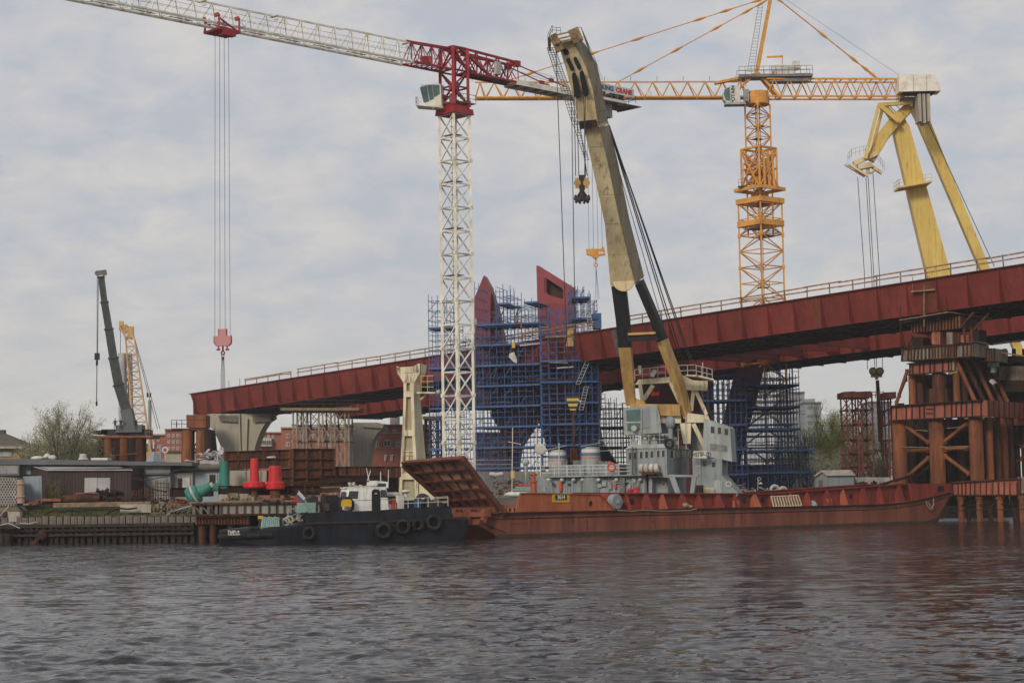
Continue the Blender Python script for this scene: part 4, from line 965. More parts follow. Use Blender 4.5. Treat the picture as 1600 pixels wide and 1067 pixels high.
    for a, b in zip(tops[:-1], tops[1:]):
        mid = lambda p: V(p.x, p.y, zg-.1)
        g.hexa([mid(a), mid(b), mid(b)+f.n*.12, mid(a)+f.n*.12], [a, b, b+f.n*.12, a+f.n*.12]); g.bar(a-f.n*.15, b-f.n*.15, .5, .14)
        a2, b2 = a+f.n*(BW-2.2), b+f.n*(BW-2.2); mid2 = lambda p: V(p.x, p.y, zg-.1)
        g.hexa([mid2(a2), mid2(b2), mid2(b2)+f.n*.12, mid2(a2)+f.n*.12], [a2+UP*.12, b2+UP*.12, b2+f.n*.12+UP*.12, a2+f.n*.12+UP*.12]); g.bar(a2+UP*.1, b2+UP*.1, .5, .14)
    e = tops[-1]; g.bar(V(e.x, e.y, (zg+e.z)/2), V(e.x, e.y, (zg+e.z)/2)+f.n*(BW-2.2), .14, e.z-zg); e = tops[0]; g.bar(V(e.x, e.y, (zg+e.z)/2), V(e.x, e.y, (zg+e.z)/2)+f.n*(BW-2.2), .14, e.z-zg)
    g.build('hold_coaming', 'barge_inner', root)
    def ctop(px):
        for (x0, y0), (x1, y1) in zip(cpts[:-1], cpts[1:]):
            if x0 <= px <= x1: return f.pp(px, y0+(y1-y0)*(px-x0)/(x1-x0), NB)
    px = 975; k = 0
    while px < 1450:
        t = ctop(px); b_ = V(t.x, t.y, zg+max(0, ((t-f.o).dot(f.d)-L1+14)/16)**2*1.1)
        g = MB(); wide = .55 if k % 2 else .30
        g.hexa([b_-f.d*wide-f.n*.95, b_+f.d*wide-f.n*.95, b_+f.d*wide, b_-f.d*wide], [t-f.d*wide*.55-f.n*.3, t+f.d*wide*.55-f.n*.3, t+f.d*wide*.55, t-f.d*wide*.55])
        g.build('coaming_stay', 'barge_orange' if k % 5 == 2 else 'barge_inner', root); px += 25.5 if k % 2 else 31; k += 1
    for px in (987, 1127, 1163, 1191, 1329, 1403):
        g = MB(); t = ctop(px); c = V(t.x, t.y, (t.z+zg)/2)-f.n*.02; g.lathe([(.36, -.02), (.36, .04)], c, 14, ax=-f.n); g.build('lightening_hole', 'black', root)
    # stern post plate at the right end
    g = MB(); f.poly(g, [(1420, 756), (1487, 755), (1490, 775), (1425, 784)], .05, .15); g.build('stern_bulwark', 'barge_inner', root)
    g = MB(); f.box(g, 1466, 759, 1474.5, 767.5, -.0, .06); g.build('stern_opening', 'black', root)
    # windlass drum, ladder grating, rope
    g = MB(); c = f.pp(960.5, 783.5, .3); g.lathe([(.8, -.4), (.86, -.36), (.86, .35), (.8, .45)], c, 22, ax=-f.n); g.torus(c-f.n*.36, .8, .07, -f.n, 22, 6); g.cb(c-f.n*.5, .35, .3, .35); g.build('windlass', 'tower_grey', root)
    g = MB(); x0 = 1206
    a, b = f.pp(1205, 775.5, .05), f.pp(1247, 773.5, .05); a2, b2 = f.pp(1209, 791, .02), f.pp(1252.5, 789.5, .02); g.bar(a, b, .12); g.bar(a2, b2, .12)
    for k in range(11): g.bar(a.lerp(b, k/10), a2.lerp(b2, k/10), .16, .1)
    g.build('ladder', 'cream', root)
    g = MB(); pts = []
    for k in range(13):
        t = k/12; pts.append(f.pp(1450+8*t+2*math.sin(t*3), 783+13*math.sin(t*math.pi*.75), -.2))
    g.path(pts, .09); g.path([f.pp(1458, 777, -.2), f.pp(1459, 788, -.25), f.pp(1454, 796, -.3), f.pp(1449, 790, -.2), f.pp(1447, 783, -.2)], .09)
    g.build('mooring_rope', 'rope', root)
    g = MB(); g.path([f.pp(965, 797, -.2), f.pp(985, 798.5, -.2), f.pp(1005, 797, -.2), f.pp(1040, 798.4, -.2), f.pp(1075, 797.5, -.2), f.pp(1088, 795, -.2)], .11); g.path([f.pp(1395, 787, 0), f.pp(1420, 785, .2), f.pp(1440, 782, .2), f.pp(1400, 790, -.1)], .08); g.build('mooring_rope', 'rope', root)
    # bitts on the bow
    g = MB(); c = f.pp(834, 770, 2.2); 
    g.tube(V(c.x, c.y, zg), c+UP*1.2, .34, 12); g.tube(c+UP*1.2, c+UP*1.35, .5, 12); g.tube(c+UP*1.3, c+UP*2.2, .22, 8); g.tube(c+UP*2.0-f.d*.7, c+UP*2.0+f.d*.5, .12, 6); g.build('samson_post', 'barge_orange', root)
    for px, py in ((783, 792), (797, 790), (1150, 794), (1296, 792)):
        g = MB(); c = f.pp(px, py, .5); c = V(c.x, c.y, zg)
        for e in (-.35, .35): g.tube(c+f.d*e, c+f.d*e+UP*.75, .18, 10); g.tube(c+f.d*e+UP*.75, c+f.d*e+UP*.82, .25, 10)
        g.build('bollard', 'barge_orange', root)
    return f, zg, root
BF, BZG, BROOT = barge()
def on_barge(px, py, b, build, mat_, name, label, cat, group=None):
    c = BF.pp(px, py, b); g = MB(); build(g, V(c.x, c.y, BZG)); return single(g, name, mat_, label, cat, group)
g = MB(); c = BF.pp(1070, 790, .4); g.sphere(V(c.x, c.y, BZG+.35), .42, 12, 7, (1.2, 1, .8)); g.sphere(V(c.x+.6, c.y+.2, BZG+.2), .3, 10, 6, (1.3, 1, .7)); single(g, 'sack', 'rope', 'pale straw coloured sack lying on the barge side deck', 'sack', smooth=True)
g = MB(); c = BF.pp(1271, 786, .4); g.lathe([(.5, 0), (.42, .3), (.2, .55), (.05, .6)], V(c.x, c.y, BZG), 12); g.cb(V(c.x-.3, c.y, BZG+.5), .7, .3, .3); single(g, 'green_float', 'rope_green', 'small pale green float on the barge side deck', 'float')
rs = random.Random(5)
for (px0, px1, lab, m, n) in ((1385, 1470, 'long rusty plank slanting over the right end of the barge hold', 'rust_dark', 1), (1370, 1440, 'pale timber beam lying across the right end of the barge hold', 'plank', 1), (1400, 1478, 'short pinkish steel plate resting in the barge hold', 'rust_pink', 1)):
    g = MB()
    if m == 'rust_dark': g.bar(BF.pp(1352, 765, 2.5), BF.pp(1420, 744, 3.5), .5, .3)
    elif m == 'plank': g.bar(BF.pp(1392, 762, 2), BF.pp(1440, 757, 4), .35, .2)
    else: g.bar(BF.pp(1378, 766, 2), BF.pp(1398, 757, 2.2), .2, .8)
    single(g, 'plank' if m != 'rust_pink' else 'steel_plate', m, lab, 'plank' if m != 'rust_pink' else 'plate')

# ------------------------------------------------------------------ the black tug
def tug():
    f = frame(345, 178, 728, 186.5); BW = 5.8
    root = thing('tugboat', 'low black tugboat with white wheelhouse and tyres along its side', 'tugboat', f.pt(13, 3, 0))
    Lt = (f.pp(742, 820)-f.o).dot(f.d)
    tops = [(341, 829), (400, 823.5), (445, 822), (478, 817), (560, 815), (640, 813), (700, 809), (728, 809)]
    def ztop(s):
        for (x0, y0), (x1, y1) in zip(tops[:-1], tops[1:]):
            a, b = f.pp(x0, y0), f.pp(x1, y1); sa, sb = (a-f.o).dot(f.d), (b-f.o).dot(f.d)
            if sa-.01 <= s <= sb+.01: return a.z+(b.z-a.z)*(s-sa)/(sb-sa)
        return b.z if s > 1 else f.pp(*tops[0]).z
    rings = []; N_ = 40
    for k in range(N_+1):
        t = k/N_; s = .5+t*(Lt-.5); l = max(0, 1-(s-.5)/6.0)**1.7; r = max(0, 1-(Lt-s)/2.6)**2
        inn = 2.45*l+2.0*r; z = ztop(s); zb = -1+.75*l*1.2+1.6*r
        rings.append([f.pt(s, .5+inn, zb), f.pt(s, .06+inn, zb+.8), f.pt(s, -.12+inn, z-.32), f.pt(s, -.12+inn, z-.08), f.pt(s, inn, z), f.pt(s, BW-inn, z), f.pt(s, BW-inn, zb+.8), f.pt(s, BW-.5-inn, zb)])
    m_ = 8; vs = [p for q in rings for p in q]; fs = [tuple(range(m_)), tuple(reversed(range(len(vs)-m_, len(vs))))]
    for k in range(N_):
        for i in range(m_): fs.append((m_*k+i, m_*k+m_+i, m_*k+m_+(i+1) % m_, m_*k+(i+1) % m_))
    h = MB(); h.add(vs, fs); hull = h.build('hull', 'tug_hull', root)
    g = MB(); a = f.pt(.35, 2.6, f.pp(345, 838).z); g.tube(a-UP*.05, f.pt(2.6, .75, a.z), .27, 8); g.tube(f.pt(2.6, .75, a.z), f.pt(5, .02, a.z), .24, 8); g.tube(a, f.pt(2.6, 5.0, a.z), .27, 8); g.build('bow_fender', 'tyre', hull)
    g = MB()
    for (x0, y0), (x1, y1) in zip(tops[3:-1], tops[4:]): g.bar(f.pp(x0, y0+.5, -.2), f.pp(x1, y1+.5, -.2), .18, .2)
    g.build('fender_rail', 'dark_steel', hull)
    # upper works: black bulwark of the raised deck
    g = MB(); pl = [(477, 817), (481, 801), (580, 797.5), (690, 790.5), (700, 792.5), (709, 806), (704, 810), (640, 814), (560, 816)]
    f.poly(g, pl, .12, .12); f.poly(g, pl, BW-.3, .12); dk = [f.pp(481, 806, .2), f.pp(690, 797, .2), f.pp(690, 797, .2)+f.n*(BW-.6), f.pp(481, 806, .2)+f.n*(BW-.6)]
    g.add(dk, [(0, 1, 2, 3)]); g.bar(f.pp(704, 797, .2), f.pp(704, 797, .2)+f.n*(BW-.5), .2, 1.0); g.bar(f.pp(479, 806, .2), f.pp(479, 806, .2)+f.n*(BW-.5), .2, .8)
    g.build('bulwark', 'tug_hull', root)
    g = MB(); f.box(g, 390, 822, 478, 826, .4, .3); g.build('fore_hatch', 'tug_deck', root)
    # name in white, worn
    textobj('ТИВ-8', .42, f.pt(1.45, 1.2, f.pp(352, 832).z), f.d*.8-f.n*.6, UP, 'white', hull, name='bow_name', bold=.01, xs=1.05)
    textobj('С-ПЕТЕРБУРГ', .2, f.pt(1.5, 1.05, f.pp(352, 835.6).z), f.d*.8-f.n*.6, UP, 'white', hull, name='port_name', bold=.004)
    # wheelhouse: a loft with rounded front
    b0, b1 = 1.2, 3.9
    zb_, zt_ = f.pp(570, 799, b0).z, f.pp(570, 763, b0).z
    def S(px, b=b0): return (f.pp(px, 780, b)-f.o).dot(f.d)
    def plan(x0, x1, z, e=0.0):
        s0, s1 = S(x0), S(x1); out_ = []
        for a_, r_ in ((s0+.35, b0), (s1-.2, b0), (s1, b0+.4), (s1, b1-.4), (s1-.2, b1), (s0+.35, b1), (s0+.1, b1-.4), (s0, b1-.9), (s0, b0+.9), (s0+.1, b0+.4)): out_.append(f.pt(a_, r_, z))
        return out_
    lo, hi = plan(535, 611, zb_), plan(541, 606, zt_); n = len(lo)
    g = MB(); g.add(lo+hi, [tuple(reversed(range(n))), tuple(range(n, 2*n))]+[(i, (i+1) % n, n+(i+1) % n, n+i) for i in range(n)])
    ro = [p+UP*.02 for p in plan(539, 608, zt_)]; r2 = [p+UP*.14 for p in plan(539, 608, zt_)]; g.add(ro+r2, [tuple(reversed(range(n))), tuple(range(n, 2*n))]+[(i, (i+1) % n, n+(i+1) % n, n+i) for i in range(n)])
    wh = g.build('wheelhouse', 'tug_white', root)
    g = MB(); f.box(g, 584, 752.5, 607, 763, b0+.3, 2.6); f.box(g, 580, 751, 590, 758, b0+.1, .8); th = g.build('roof_house', 'tug_white', wh)
    g = MB(); f.box(g, 589, 755, 603, 760.5, b0+.25, .03); g.build('window', 'glass_dark', th)
    def win(pts, b=b0-.03):
        g = MB(); f.poly(g, pts, b, .06); w_ = g.build('window', 'glass_dark', wh)
    win([(546, 767), (560, 767), (559, 779), (543.5, 779)]); win([(595, 765), (602.5, 765), (606.5, 777), (595, 777)])
    g = MB(); g.prism([f.pp(534.5, 768, b0+.62), f.pp(540.5, 768, b0+.1), f.pp(538.3, 780, b0+.1), f.pp(532, 780, b0+.62)], f.n*.05-f.d*.06); g.build('window', 'glass_dark', wh)
    g = MB(); pts = [(581, 797.5), (581, 768), (582.5, 765), (585, 764), (590, 764), (593, 765.5), (594.2, 768), (594.2, 797.5)]; f.poly(g, pts, b0-.06, .08); d = g.build('door', 'black', wh)
    g = MB(); f.box(g, 585.5, 770, 589, 771.5, b0-.1, .03); g.build('door_plate', 'white', d)
    g = MB(); c = f.pp(541, 789, b0-.5); g.torus(c, .70, .15, -f.n, 22, 8); g.build('tyre', 'tyre', root)
    g = MB(); g.cb(c+UP*.18, 1.05, .5, .62, .1); g.cb(c+UP*.48, .8, .45, .2, .1); g.build('yellow_float', 'yellow_plain', root)
    # roof gear
    r = random.Random(3); g = MB()
    for k in range(20):
        c = f.pp(r.uniform(545, 592), 761-r.uniform(0, 7)*(1 if k % 2 else .5), r.uniform(1.5, 4)); s = r.uniform(.08, .24)
        g.cb(c, s*1.5, s, s, r.uniform(0, 3)); g.tube(c, V(c.x, c.y, zt_), .04, 4)
    g.bar(f.pp(536, 761, 1.3), f.pp(584, 758.5, 1.3), .08, .08); rg = g.build('roof_equipment', 'sheet', wh)
    g = MB()
    for (x0, y0, x1, y1) in ((577, 752, 572.5, 731), (595, 752, 594.6, 737), (606.5, 755, 607, 733.5), (574, 751, 579, 735)): g.tube(f.pp(x0, y0, 2), f.pp(x1, y1, 2), .045, 5)
    g.bar(f.pp(584, 751, 2), f.pp(607, 753, 2), .05); g.build('antenna', 'white', wh)
    # deck gear
    g = MB(); z_ = .3
    f.box(g, 513, 776, 531, 800, 1.5, 2.6); f.box(g, 516, 773, 528, 776, 1.8, 1.8); g.build('engine_casing', 'black', root)
    g = MB(); f.box(g, 484, 777, 497, 800, 2.0, 2.0); f.poly(g, [(484, 777), (489, 773), (497, 776), (497, 779), (484, 779)], 2.1, 1.8); g.build('exhaust_casing', 'tug_deck', root)
    g = MB(); f.box(g, 503, 774, 510, 800, 2.2, .5); f.box(g, 504.5, 771.5, 509, 774.5, 2.2, .5); g.tube(f.pp(512, 798, 1.6), f.pp(511.5, 786, 1.6), .35, 10); g.build('ventilator', 'tug_deck', root)
    g = MB(); g.cb(f.pp(478.5, 793, 1.0), 1.5, 1.4, 1.0, .4); g.cb(f.pp(472, 796, .8), .8, 1.2, .6, .4); g.cb(f.pp(484, 796, .8), .8, 1.0, .8, .4); g.tube(f.pp(470, 789, .9), f.pp(486, 789, .9), .22, 10); g.build('winch', 'rope_green', root)
    g = MB(); bx = f.pp(410, 822, 1.2)
    for px in (407, 437): g.tube(f.pp(px, 826, 1.0), f.pp(px, 809, 1.0), .2, 10)
    g.bar(f.pp(403, 811, 1.0), f.pp(441, 811, 1.0), .22); g.build('towing_bitt', 'tug_deck', root)
    for k in range(9):
        g = MB(); px = 412+k*2.9; y0 = 809+.6*(k % 3); g.path([f.pp(px, y0, 1.35), f.pp(px-.2, y0-.6, 1.0), f.pp(px-.8, y0+1, .65), f.pp(px-2.5+k*.3, 823-(k % 2), .5), f.pp(px-4+k*.3, 824.5, .35)], .14); g.build('green_rope', 'rope_green', root)
    g = MB(); g.path([f.pp(440, 810, 1), f.pp(452, 816, 1), f.pp(463, 812, 1), f.pp(475, 801, 1)], .05); g.cb(f.pp(407, 808, 1), .45, .4, .3); 
    g.build('hook_cap', 'yellow_plain', root)
    g = MB(); railing(g, [f.pp(456, 820, .6), f.pp(481, 808, .6)], .9, .8, .03); g.tube(f.pp(448, 818, 2), f.pp(451, 796, 2), .07, 6); g.tube(f.pp(450, 796, 2), f.pp(470, 793, 2), .05, 6)
    for px, py in ((447, 815), (470, 808), (452, 812)): g.torus(f.pp(px, py, 1.5), .35, .12, V(0, -1, .3), 14, 6)
    g.build('deck_gear', 'ship_grey', root)
    g = MB(); railing(g, [f.pp(553, 798, .3), f.pp(612, 795.5, .3)], 1.0, 1.9, .025, (1.0,)); g.build('railing', 'dark_steel', root)
    g = MB(); railing(g, [f.pp(622, 794.5, .3), f.pp(700, 790.5, .3)], .95, 1.1, .025); railing(g, [f.pp(622, 795, 5.6), f.pp(700, 792, 5.6)], .95, 1.1, .025); g.build('railing', 'white', root)
    g = MB(); g.cb(f.pp(625, 786, 1.2), .7, .4, 1.6, .6); g.lathe([(.16, 0), (.16, .5), (.5, .7), (.45, .85), (.1, .9)], f.pp(634, 779, 1.5), 14); g.lathe([(.7, 0), (.75, .2), (.5, .4)], f.pp(613, 775, 3.0), 14); g.build('deck_ventilator', 'white', root)
    g = MB()
    for px, s in ((640, .8), (649, .9), (657, .8), (665, .7), (672, .8), (684, .6)): g.cb(f.pp(px, 787+rs.uniform(-1.5, 2), rs.uniform(1, 3)), s*1.3, s, s, rs.uniform(0, 3))
    g.torus(f.pp(661, 783, 2), .6, .25, V(.3, -1, .3), 14, 6); g.build('deck_boxes', 'tug_deck', root)
    g = MB(); g.cb(f.pp(652, 786, .8), .6, .5, .8, .3); g.build('blue_crate', 'blue_plain', root)
    g = MB(); g.cb(f.pp(614.5, 790, 1.0), .35, .4, .9); g.build('red_locker', 'red_plain', root)
    # flag on its staff
    g = MB(); g.tube(f.pp(482, 790, 1.5), f.pp(466.5, 766, 1.5), .03, 5); fs_ = g.build('flagstaff', 'white', root)
    for i, m in enumerate(('white', 'blue_plain', 'red_plain')):
        g = MB(); a, b = f.pp(467.5, 767, 1.5), f.pp(477.5, 777.5, 1.5); o = (f.pp(476, 763, 1.5)-f.pp(467.5, 767, 1.5))*0; w_ = f.pp(470.5, 764.8, 1.5)-f.pp(469, 771, 1.5)
        w_ = V(-.25, 0, -.30); q = [a+w_*i*.8, b+w_*i*.8, b+w_*(i+1)*.8, a+w_*(i+1)*.8]; g.prism(q, f.n*.03); g.build('flag_band', m, fs_)
    for px, py, R in ((482, 833, .50), (599, 829, .64), (630, 823, .60), (653, 819.5, .44), (678, 816, .63)):
        g = MB(); c = f.pp(px, py, -.42); g.torus(c, R, rs.uniform(.17, .21), -f.n, 22, 8, 1.15); g.tube(c+UP*R, V(c.x, c.y, c.z+R+.9)+f.n*.3, .035, 5); g.build('tyre', 'tyre', hull, smooth=True)
tug()

# ------------------------------------------------------------------ the grey floating crane
def floating_crane():
    c0 = P(1043, 760, 223); c0 = V(c0.x, c0.y, 0); a1 = V(-.955, .297, 0); a2 = V(.297, .955, 0)
    f = Fr(c0, a1, a2)              # f.d runs left along the ship, f.n away from the viewer
    root = thing('floating_crane', 'grey floating crane with wheelhouse, twin funnels and a tall rusty yellow boom', 'floating crane', f.pt(12, 7, 0))
    BWd = 15.0; DZ = 2.3
    g = MB(); s0, s1 = (f.pp(1075, 800)-c0).dot(a1), (f.pp(616, 800)-c0).dot(a1)
    def hullring(s, i): return [f.pt(s, i, -1), f.pt(s, i, DZ), f.pt(s, BWd-i, DZ), f.pt(s, BWd-i, -1)]
    sr = s0-0; vs = hullring(sr, 0)+hullring(s1-2, 0)+hullring(s1, 1.2); fs = [(0, 1, 2, 3), (11, 10, 9, 8)]
    for k in range(2):
        for i in range(4): fs.append((4*k+i, 4*k+4+i, 4*k+4+(i+1) % 4, 4*k+(i+1) % 4))
    g.add(vs, fs); g.build('hull', 'ship_grey', root)
    zD1 = f.pp(1000, 741, 0).z                # boat deck level
    # main deckhouse, left part with rounded end
    def sx(px, b=0.0): return (f.pp(px, 760, b)-f.o).dot(f.d)
    def extr(plan, z0, z1, m, name, par=root, top=None):
        g = MB(); n = len(plan); t_ = top or plan
        vs = [f.pt(a, b, z0) for a, b in plan]+[f.pt(a, b, z1) for a, b in t_]
        g.add(vs, [tuple(reversed(range(n))), tuple(range(n, 2*n))]+[(i, (i+1) % n, n+(i+1) % n, n+i) for i in range(n)]); return g.build(name, m, par)
    def rnd(s_a, s_b, b_a, b_b, r, both=False):
        pts = [(s_a, b_a), (s_a, b_b)]
        for k in range(7): t = math.pi/2*k/6; pts.append((s_b-r+r*math.sin(t), b_b-r+r*math.cos(t)))
        for k in range(7): t = math.pi/2*k/6; pts.append((s_b-r+r*math.cos(t), b_a+r-r*math.sin(t)))
        return pts
    sL, sR = sx(848, 1), sx(1010, 1)
    house = extr(rnd(sR, sL, 1.0, 9, 2.6), DZ, zD1-.1, 'ship_grey', 'deckhouse')
    extr(rnd(sx(1010), sx(840), 0.1, 10, 3.2), zD1-.14, zD1, 'ship_grey_light', 'boat_deck')
    extr(rnd(sx(962), sx(854, 1.6), 1.8, 8, 1.2), zD1, f.pp(900, 726, 1.8).z, 'ship_grey', 'upper_house')
    for px in (908,):   # round trunk on the deckhouse side under the right funnel
        g = MB(); c = f.pp(925, 760, 1.6); g.lathe([(1.35, 0), (1.35, zD1-.15-DZ)], V(c.x, c.y, DZ), 20); g.build('ventilation_trunk', 'ship_grey', root, smooth=False)
    # funnels
    for x0, x1, yt, yb, bb in ((857, 884.5, 706, 727, 2.2), (908.5, 938, 701.5, 741, 2.0)):
        c = f.pp((x0+x1)/2, 725, bb+1); r0 = (f.pp(x1, 725, bb+1)-f.pp(x0, 725, bb+1)).length/2; zt = f.pp((x0+x1)/2, yt, bb+1).z; zb = f.pp((x0+x1)/2, yb, bb+1).z
        H = zt-zb; g = MB(); g.lathe([(r0*1.08, 0), (r0*.94, H)], V(c.x, c.y, zb), 22); g.lathe([(r0*.9, H), (r0*.86, H+.25), (.2, H+.3)], V(c.x, c.y, zb), 22)
        fn = g.build('funnel', 'ship_grey_light', root, smooth=False)
        hb = .55
        for i, m in enumerate(('white', 'band_blue', 'band_red')):
            z0 = H-.3-(i+1)*.42 if i else H-.42; z1 = z0+.40; rr = lambda z: r0*(1.08-.14*z/H)+.02
            g = MB(); n = 24; vs = []
            z0, z1 = [(H-.42, H-.02), (H-.82, H-.5), (H-1.14, H-1.0)][i]
            for k in range(n):
                t = 2*math.pi*k/n
                for z in (z0, z1): vs.append(V(c.x+rr(z)*math.cos(t), c.y+rr(z)*math.sin(t), zb+z))
            g.add(vs, [(2*k, 2*((k+1) % n), 2*((k+1) % n)+1, 2*k+1) for k in range(n)]); g.build('funnel_band', m, fn)
        g = MB(); g.bar(V(c.x-r0, c.y, zt+.3), V(c.x+r0, c.y, zt+.75), r0*1.7, .1); g.build('funnel_cowl', 'ship_grey', fn)
    # railings on the boat deck
    g = MB(); railing(g, [f.pt(sx(1008), .2, zD1), f.pt(sx(846), .2, zD1), f.pt(sx(841, 2), 3, zD1)], 1.25, 1.7, .035, (1, .66, .33)); g.build('boat_deck_rail', 'white', root)
    g = MB(); railing(g, [f.pt(sx(974, 3), 3, zD1+2.4), f.pt(sx(937, 3), 3, zD1+2.4)], 1.9, 2.5, .03, (1, .66, .33)); g.build('boat_deck_rail', 'ship_grey_light', root)
    # lifebuoys
    for px, py in ((955.5, 729.5),):
        g = MB(); g.torus(f.pp(px, py, .1), .46, .12, a2, 20, 8); g.build('lifebuoy', 'lifebuoy', root, smooth=True)
    for px, py, w_, h_, m, nm in ((875.5, 759.5, .45, 1.15, 'work_orange', 'life_jacket_bag'), (961.5, 760, .3, .45, 'lifebuoy', 'fire_box')):
        g = MB(); c = f.pp(px, py, .75); g.tube(c-UP*h_/2, c+UP*h_/2, w_/2, 10); g.build(nm, m, root)
    # portholes and doors
    for px, py in ((941, 758.5), (953, 757), (980, 756), (865, 757), (890, 757)):
        g = MB(); g.lathe([(.22, -.02), (.22, .05)], f.pp(px, py, .98), 14, ax=-a2); g.build('porthole', 'glass_dark', house)
    g = MB(); f.box(g, 908.5, 748, 914.5, 761, .9, .12); g.build('doorway', 'black', house)
    g = MB(); f.box(g, 968, 742, 976, 771, .6, .5); g.build('stair_casing', 'grey_steel', root)
    for px in (857, 878, 896, 910, 935, 963, 1000): g = MB(); c = f.pp(px, 747.5, .5); g.lathe([(.2, -.3), (.28, -.1), (.1, .05)], c, 10); g.build('deck_lamp', 'white', root)
    # radar dish on pole, masts at the left
    c = f.pp(844.5, 701.5, 1.5); g = MB(); g.lathe([(.03, -.05), (.55, .02), (.70, .12), (.68, .16), (.02, .06)], c, 22, ax=(CAM-c).normalized()+V(-.1, 0, .2)); dish = g.build('satellite_dish', 'sheet', root, smooth=True)
    g = MB(); b_ = f.pp(844.5, 742, 1.6); g.tube(b_, c+a2*.15, .07, 6); b_ = f.pp(838.5, 742, 1.5); g.tube(b_, f.pp(838.5, 668, 1.5), .055, 6); b_ = f.pp(873.5, 742, .3); g.tube(b_, f.pp(873.5, 692, .3), .06, 6); b_ = f.pp(800, 770, 4); g.tube(b_, f.pp(801, 668, 4), .06, 6); g.tube(f.pp(794, 690, 4), f.pp(814, 694, 4), .04, 5)
    g.build('mast', 'white', root)
    g = MB(); c = f.pp(821.5, 722, 3); g.sphere(c, .45, 14, 8); g.tube(c-UP*3, c, .15, 8); g.build('ball_lamp', 'ship_grey_light', root, smooth=True)
    g = MB(); a_ = f.pp(889, 705, 1); f.poly(g, [(890.5, 700), (902, 700), (903, 722), (891, 722)], 3, .8); g.build('rust_post', 'rust', root)
    # small fittings on the decks
    rf = random.Random(15)
    g = MB()
    for k in range(26): px = rf.uniform(850, 1008); p = f.pp(px, 771, .9); g.tube(p, p+UP*rf.uniform(.8, 4.0), rf.uniform(.03, .07), 5); 
    for k in range(14): px = rf.uniform(850, 1008); c = f.pp(px, rf.uniform(750, 768), .85); g.cb(c, rf.uniform(.2, .6), .3, rf.uniform(.2, .7), rf.uniform(-.3, .3)-.3)
    g.build('deck_pipework', 'ship_grey_light', house)
    g = MB()
    for px in (928, 966, 1001): f.box(g, px, 749, px+6, 770, .93, .08)
    g.build('cabin_door', 'ship_grey_light', house)
    g = MB()
    for k in range(16): px = rf.uniform(856, 960); c = f.pp(px, 727, 2.6); g.cb(c+UP*rf.uniform(0, .3), rf.uniform(.3, .9), .6, rf.uniform(.3, .9))
    g.tube(f.pp(846, 733, 2), f.pp(852, 733, 2), .3, 8); g.build('deck_boxes', 'grey_steel', root)
    # ---- wheelhouse block: the near vertical corner is at px 1043
    zt, zm, zb = f.pp(1043, 693, 0).z, f.pp(1043, 741, 0).z, DZ
    fr2 = Fr(c0, a2, -a1)       # plane of the right-hand face (runs away)
    sl = (f.pp(977, 720, 0)-c0).dot(a1); dp = (fr2.pp(1083, 720)-c0).dot(a2); dp = min(dp, 13.0)
    plan = [(0, 0), (sl-.8, 0), (sl, .6), (sl, dp), (0, dp)]; top = [(.12, .12), (sl-.9, .12), (sl-.15, .7), (sl-.15, dp), (.12, dp)]
    wh = extr(plan, zm-.1, zt-.5, 'ship_grey', 'wheelhouse')
    extr([(-.12, -.12), (sl-.8, -.12), (sl+.1, .5), (sl+.1, dp), (-.12, dp)], zt-.5, zt, 'ship_grey_light', 'wheelhouse_roof', wh, top=[(.3, .3), (sl-1, .3), (sl-.4, .9), (sl-.4, dp-.2), (.3, dp-.2)])
    def winL(px, y0, y1, w_=4.2):
        g = MB(); f.box(g, px-w_/2, y0, px+w_/2, y1, -.04, .05); w0 = g.build('window', 'glass_dark', wh)
        g = MB(); f.box(g, px-w_/2-1.1, y0-.3, px-w_/2+.1, y1+.3, -.10, .08); f.box(g, px-w_/2-.5, y0-1, px+w_/2+.5, y0-.1, -.08, .06); g.build('lit_window_frame', 'sheet', w0)  # pale strips paint the light caught along the window edges
    for px, y0 in ((984, 707), (992, 706.5), (1001.5, 705.8), (1010, 705.2), (1018.3, 704.6), (1028, 704), (1036, 703.6)): winL(px, y0, y0+9.8)
    def winR(x0, x1, y0, y1):
        g = MB(); q = [fr2.pp(x0, y0, .03), fr2.pp(x1, y0, .03), fr2.pp(x1, y1, .03), fr2.pp(x0, y1, .03)]; g.prism(q, -fr2.n*.06); w0 = g.build('window', 'glass_dark', wh)
        g = MB(); q = [fr2.pp(x1-.2, y0, .06), fr2.pp(x1+1.7, y0, .06), fr2.pp(x1+1.7, y1, .06), fr2.pp(x1-.2, y1, .06)]; g.prism(q, -fr2.n*.10); g.build('lit_window_frame', 'white', w0)  # white strip paints the sunlit reveal beside the window
    for x in (1048.5, 1056.8, 1065.7, 1074): winR(x, x+4.0, 703.5, 714.5)
    # lower storey with open side and V struts
    extr([(.3, 1.6), (sx(1013, 1.6), 1.6), (sx(1013, 1.6), 12), (.3, 12)], DZ, zm-.1, 'ship_grey', 'lower_house')
    g = MB(); f.box(g, 1014, 744, 1019, 771, .2, 1.4); f.box(g, 1013, 741.5, 1046, 746, -.05, 1.5)
    for pl in ([(1045, 744), (1054, 744), (1063.5, 771), (1055, 771)], [(1081, 744), (1088, 744), (1084, 771), (1077.5, 771)]): g.prism([f.pp(x, y, -.1) for x, y in pl], a2*.5)
    g.prism([f.pp(x, y, -.1) for x, y in [(1045, 741), (1090, 742), (1090, 745), (1045, 745)]], a2*.5); g.build('strut', 'ship_grey', root)
    for px, py in ((1036.5, 756.5),): g = MB(); c = f.pp(px, py, 1.55); g.torus(c, .33, .07, -a2, 18, 6); g.build('porthole_rim', 'white', root)
    g = MB(); c = f.pp(1013.5, 731.5, -.7)
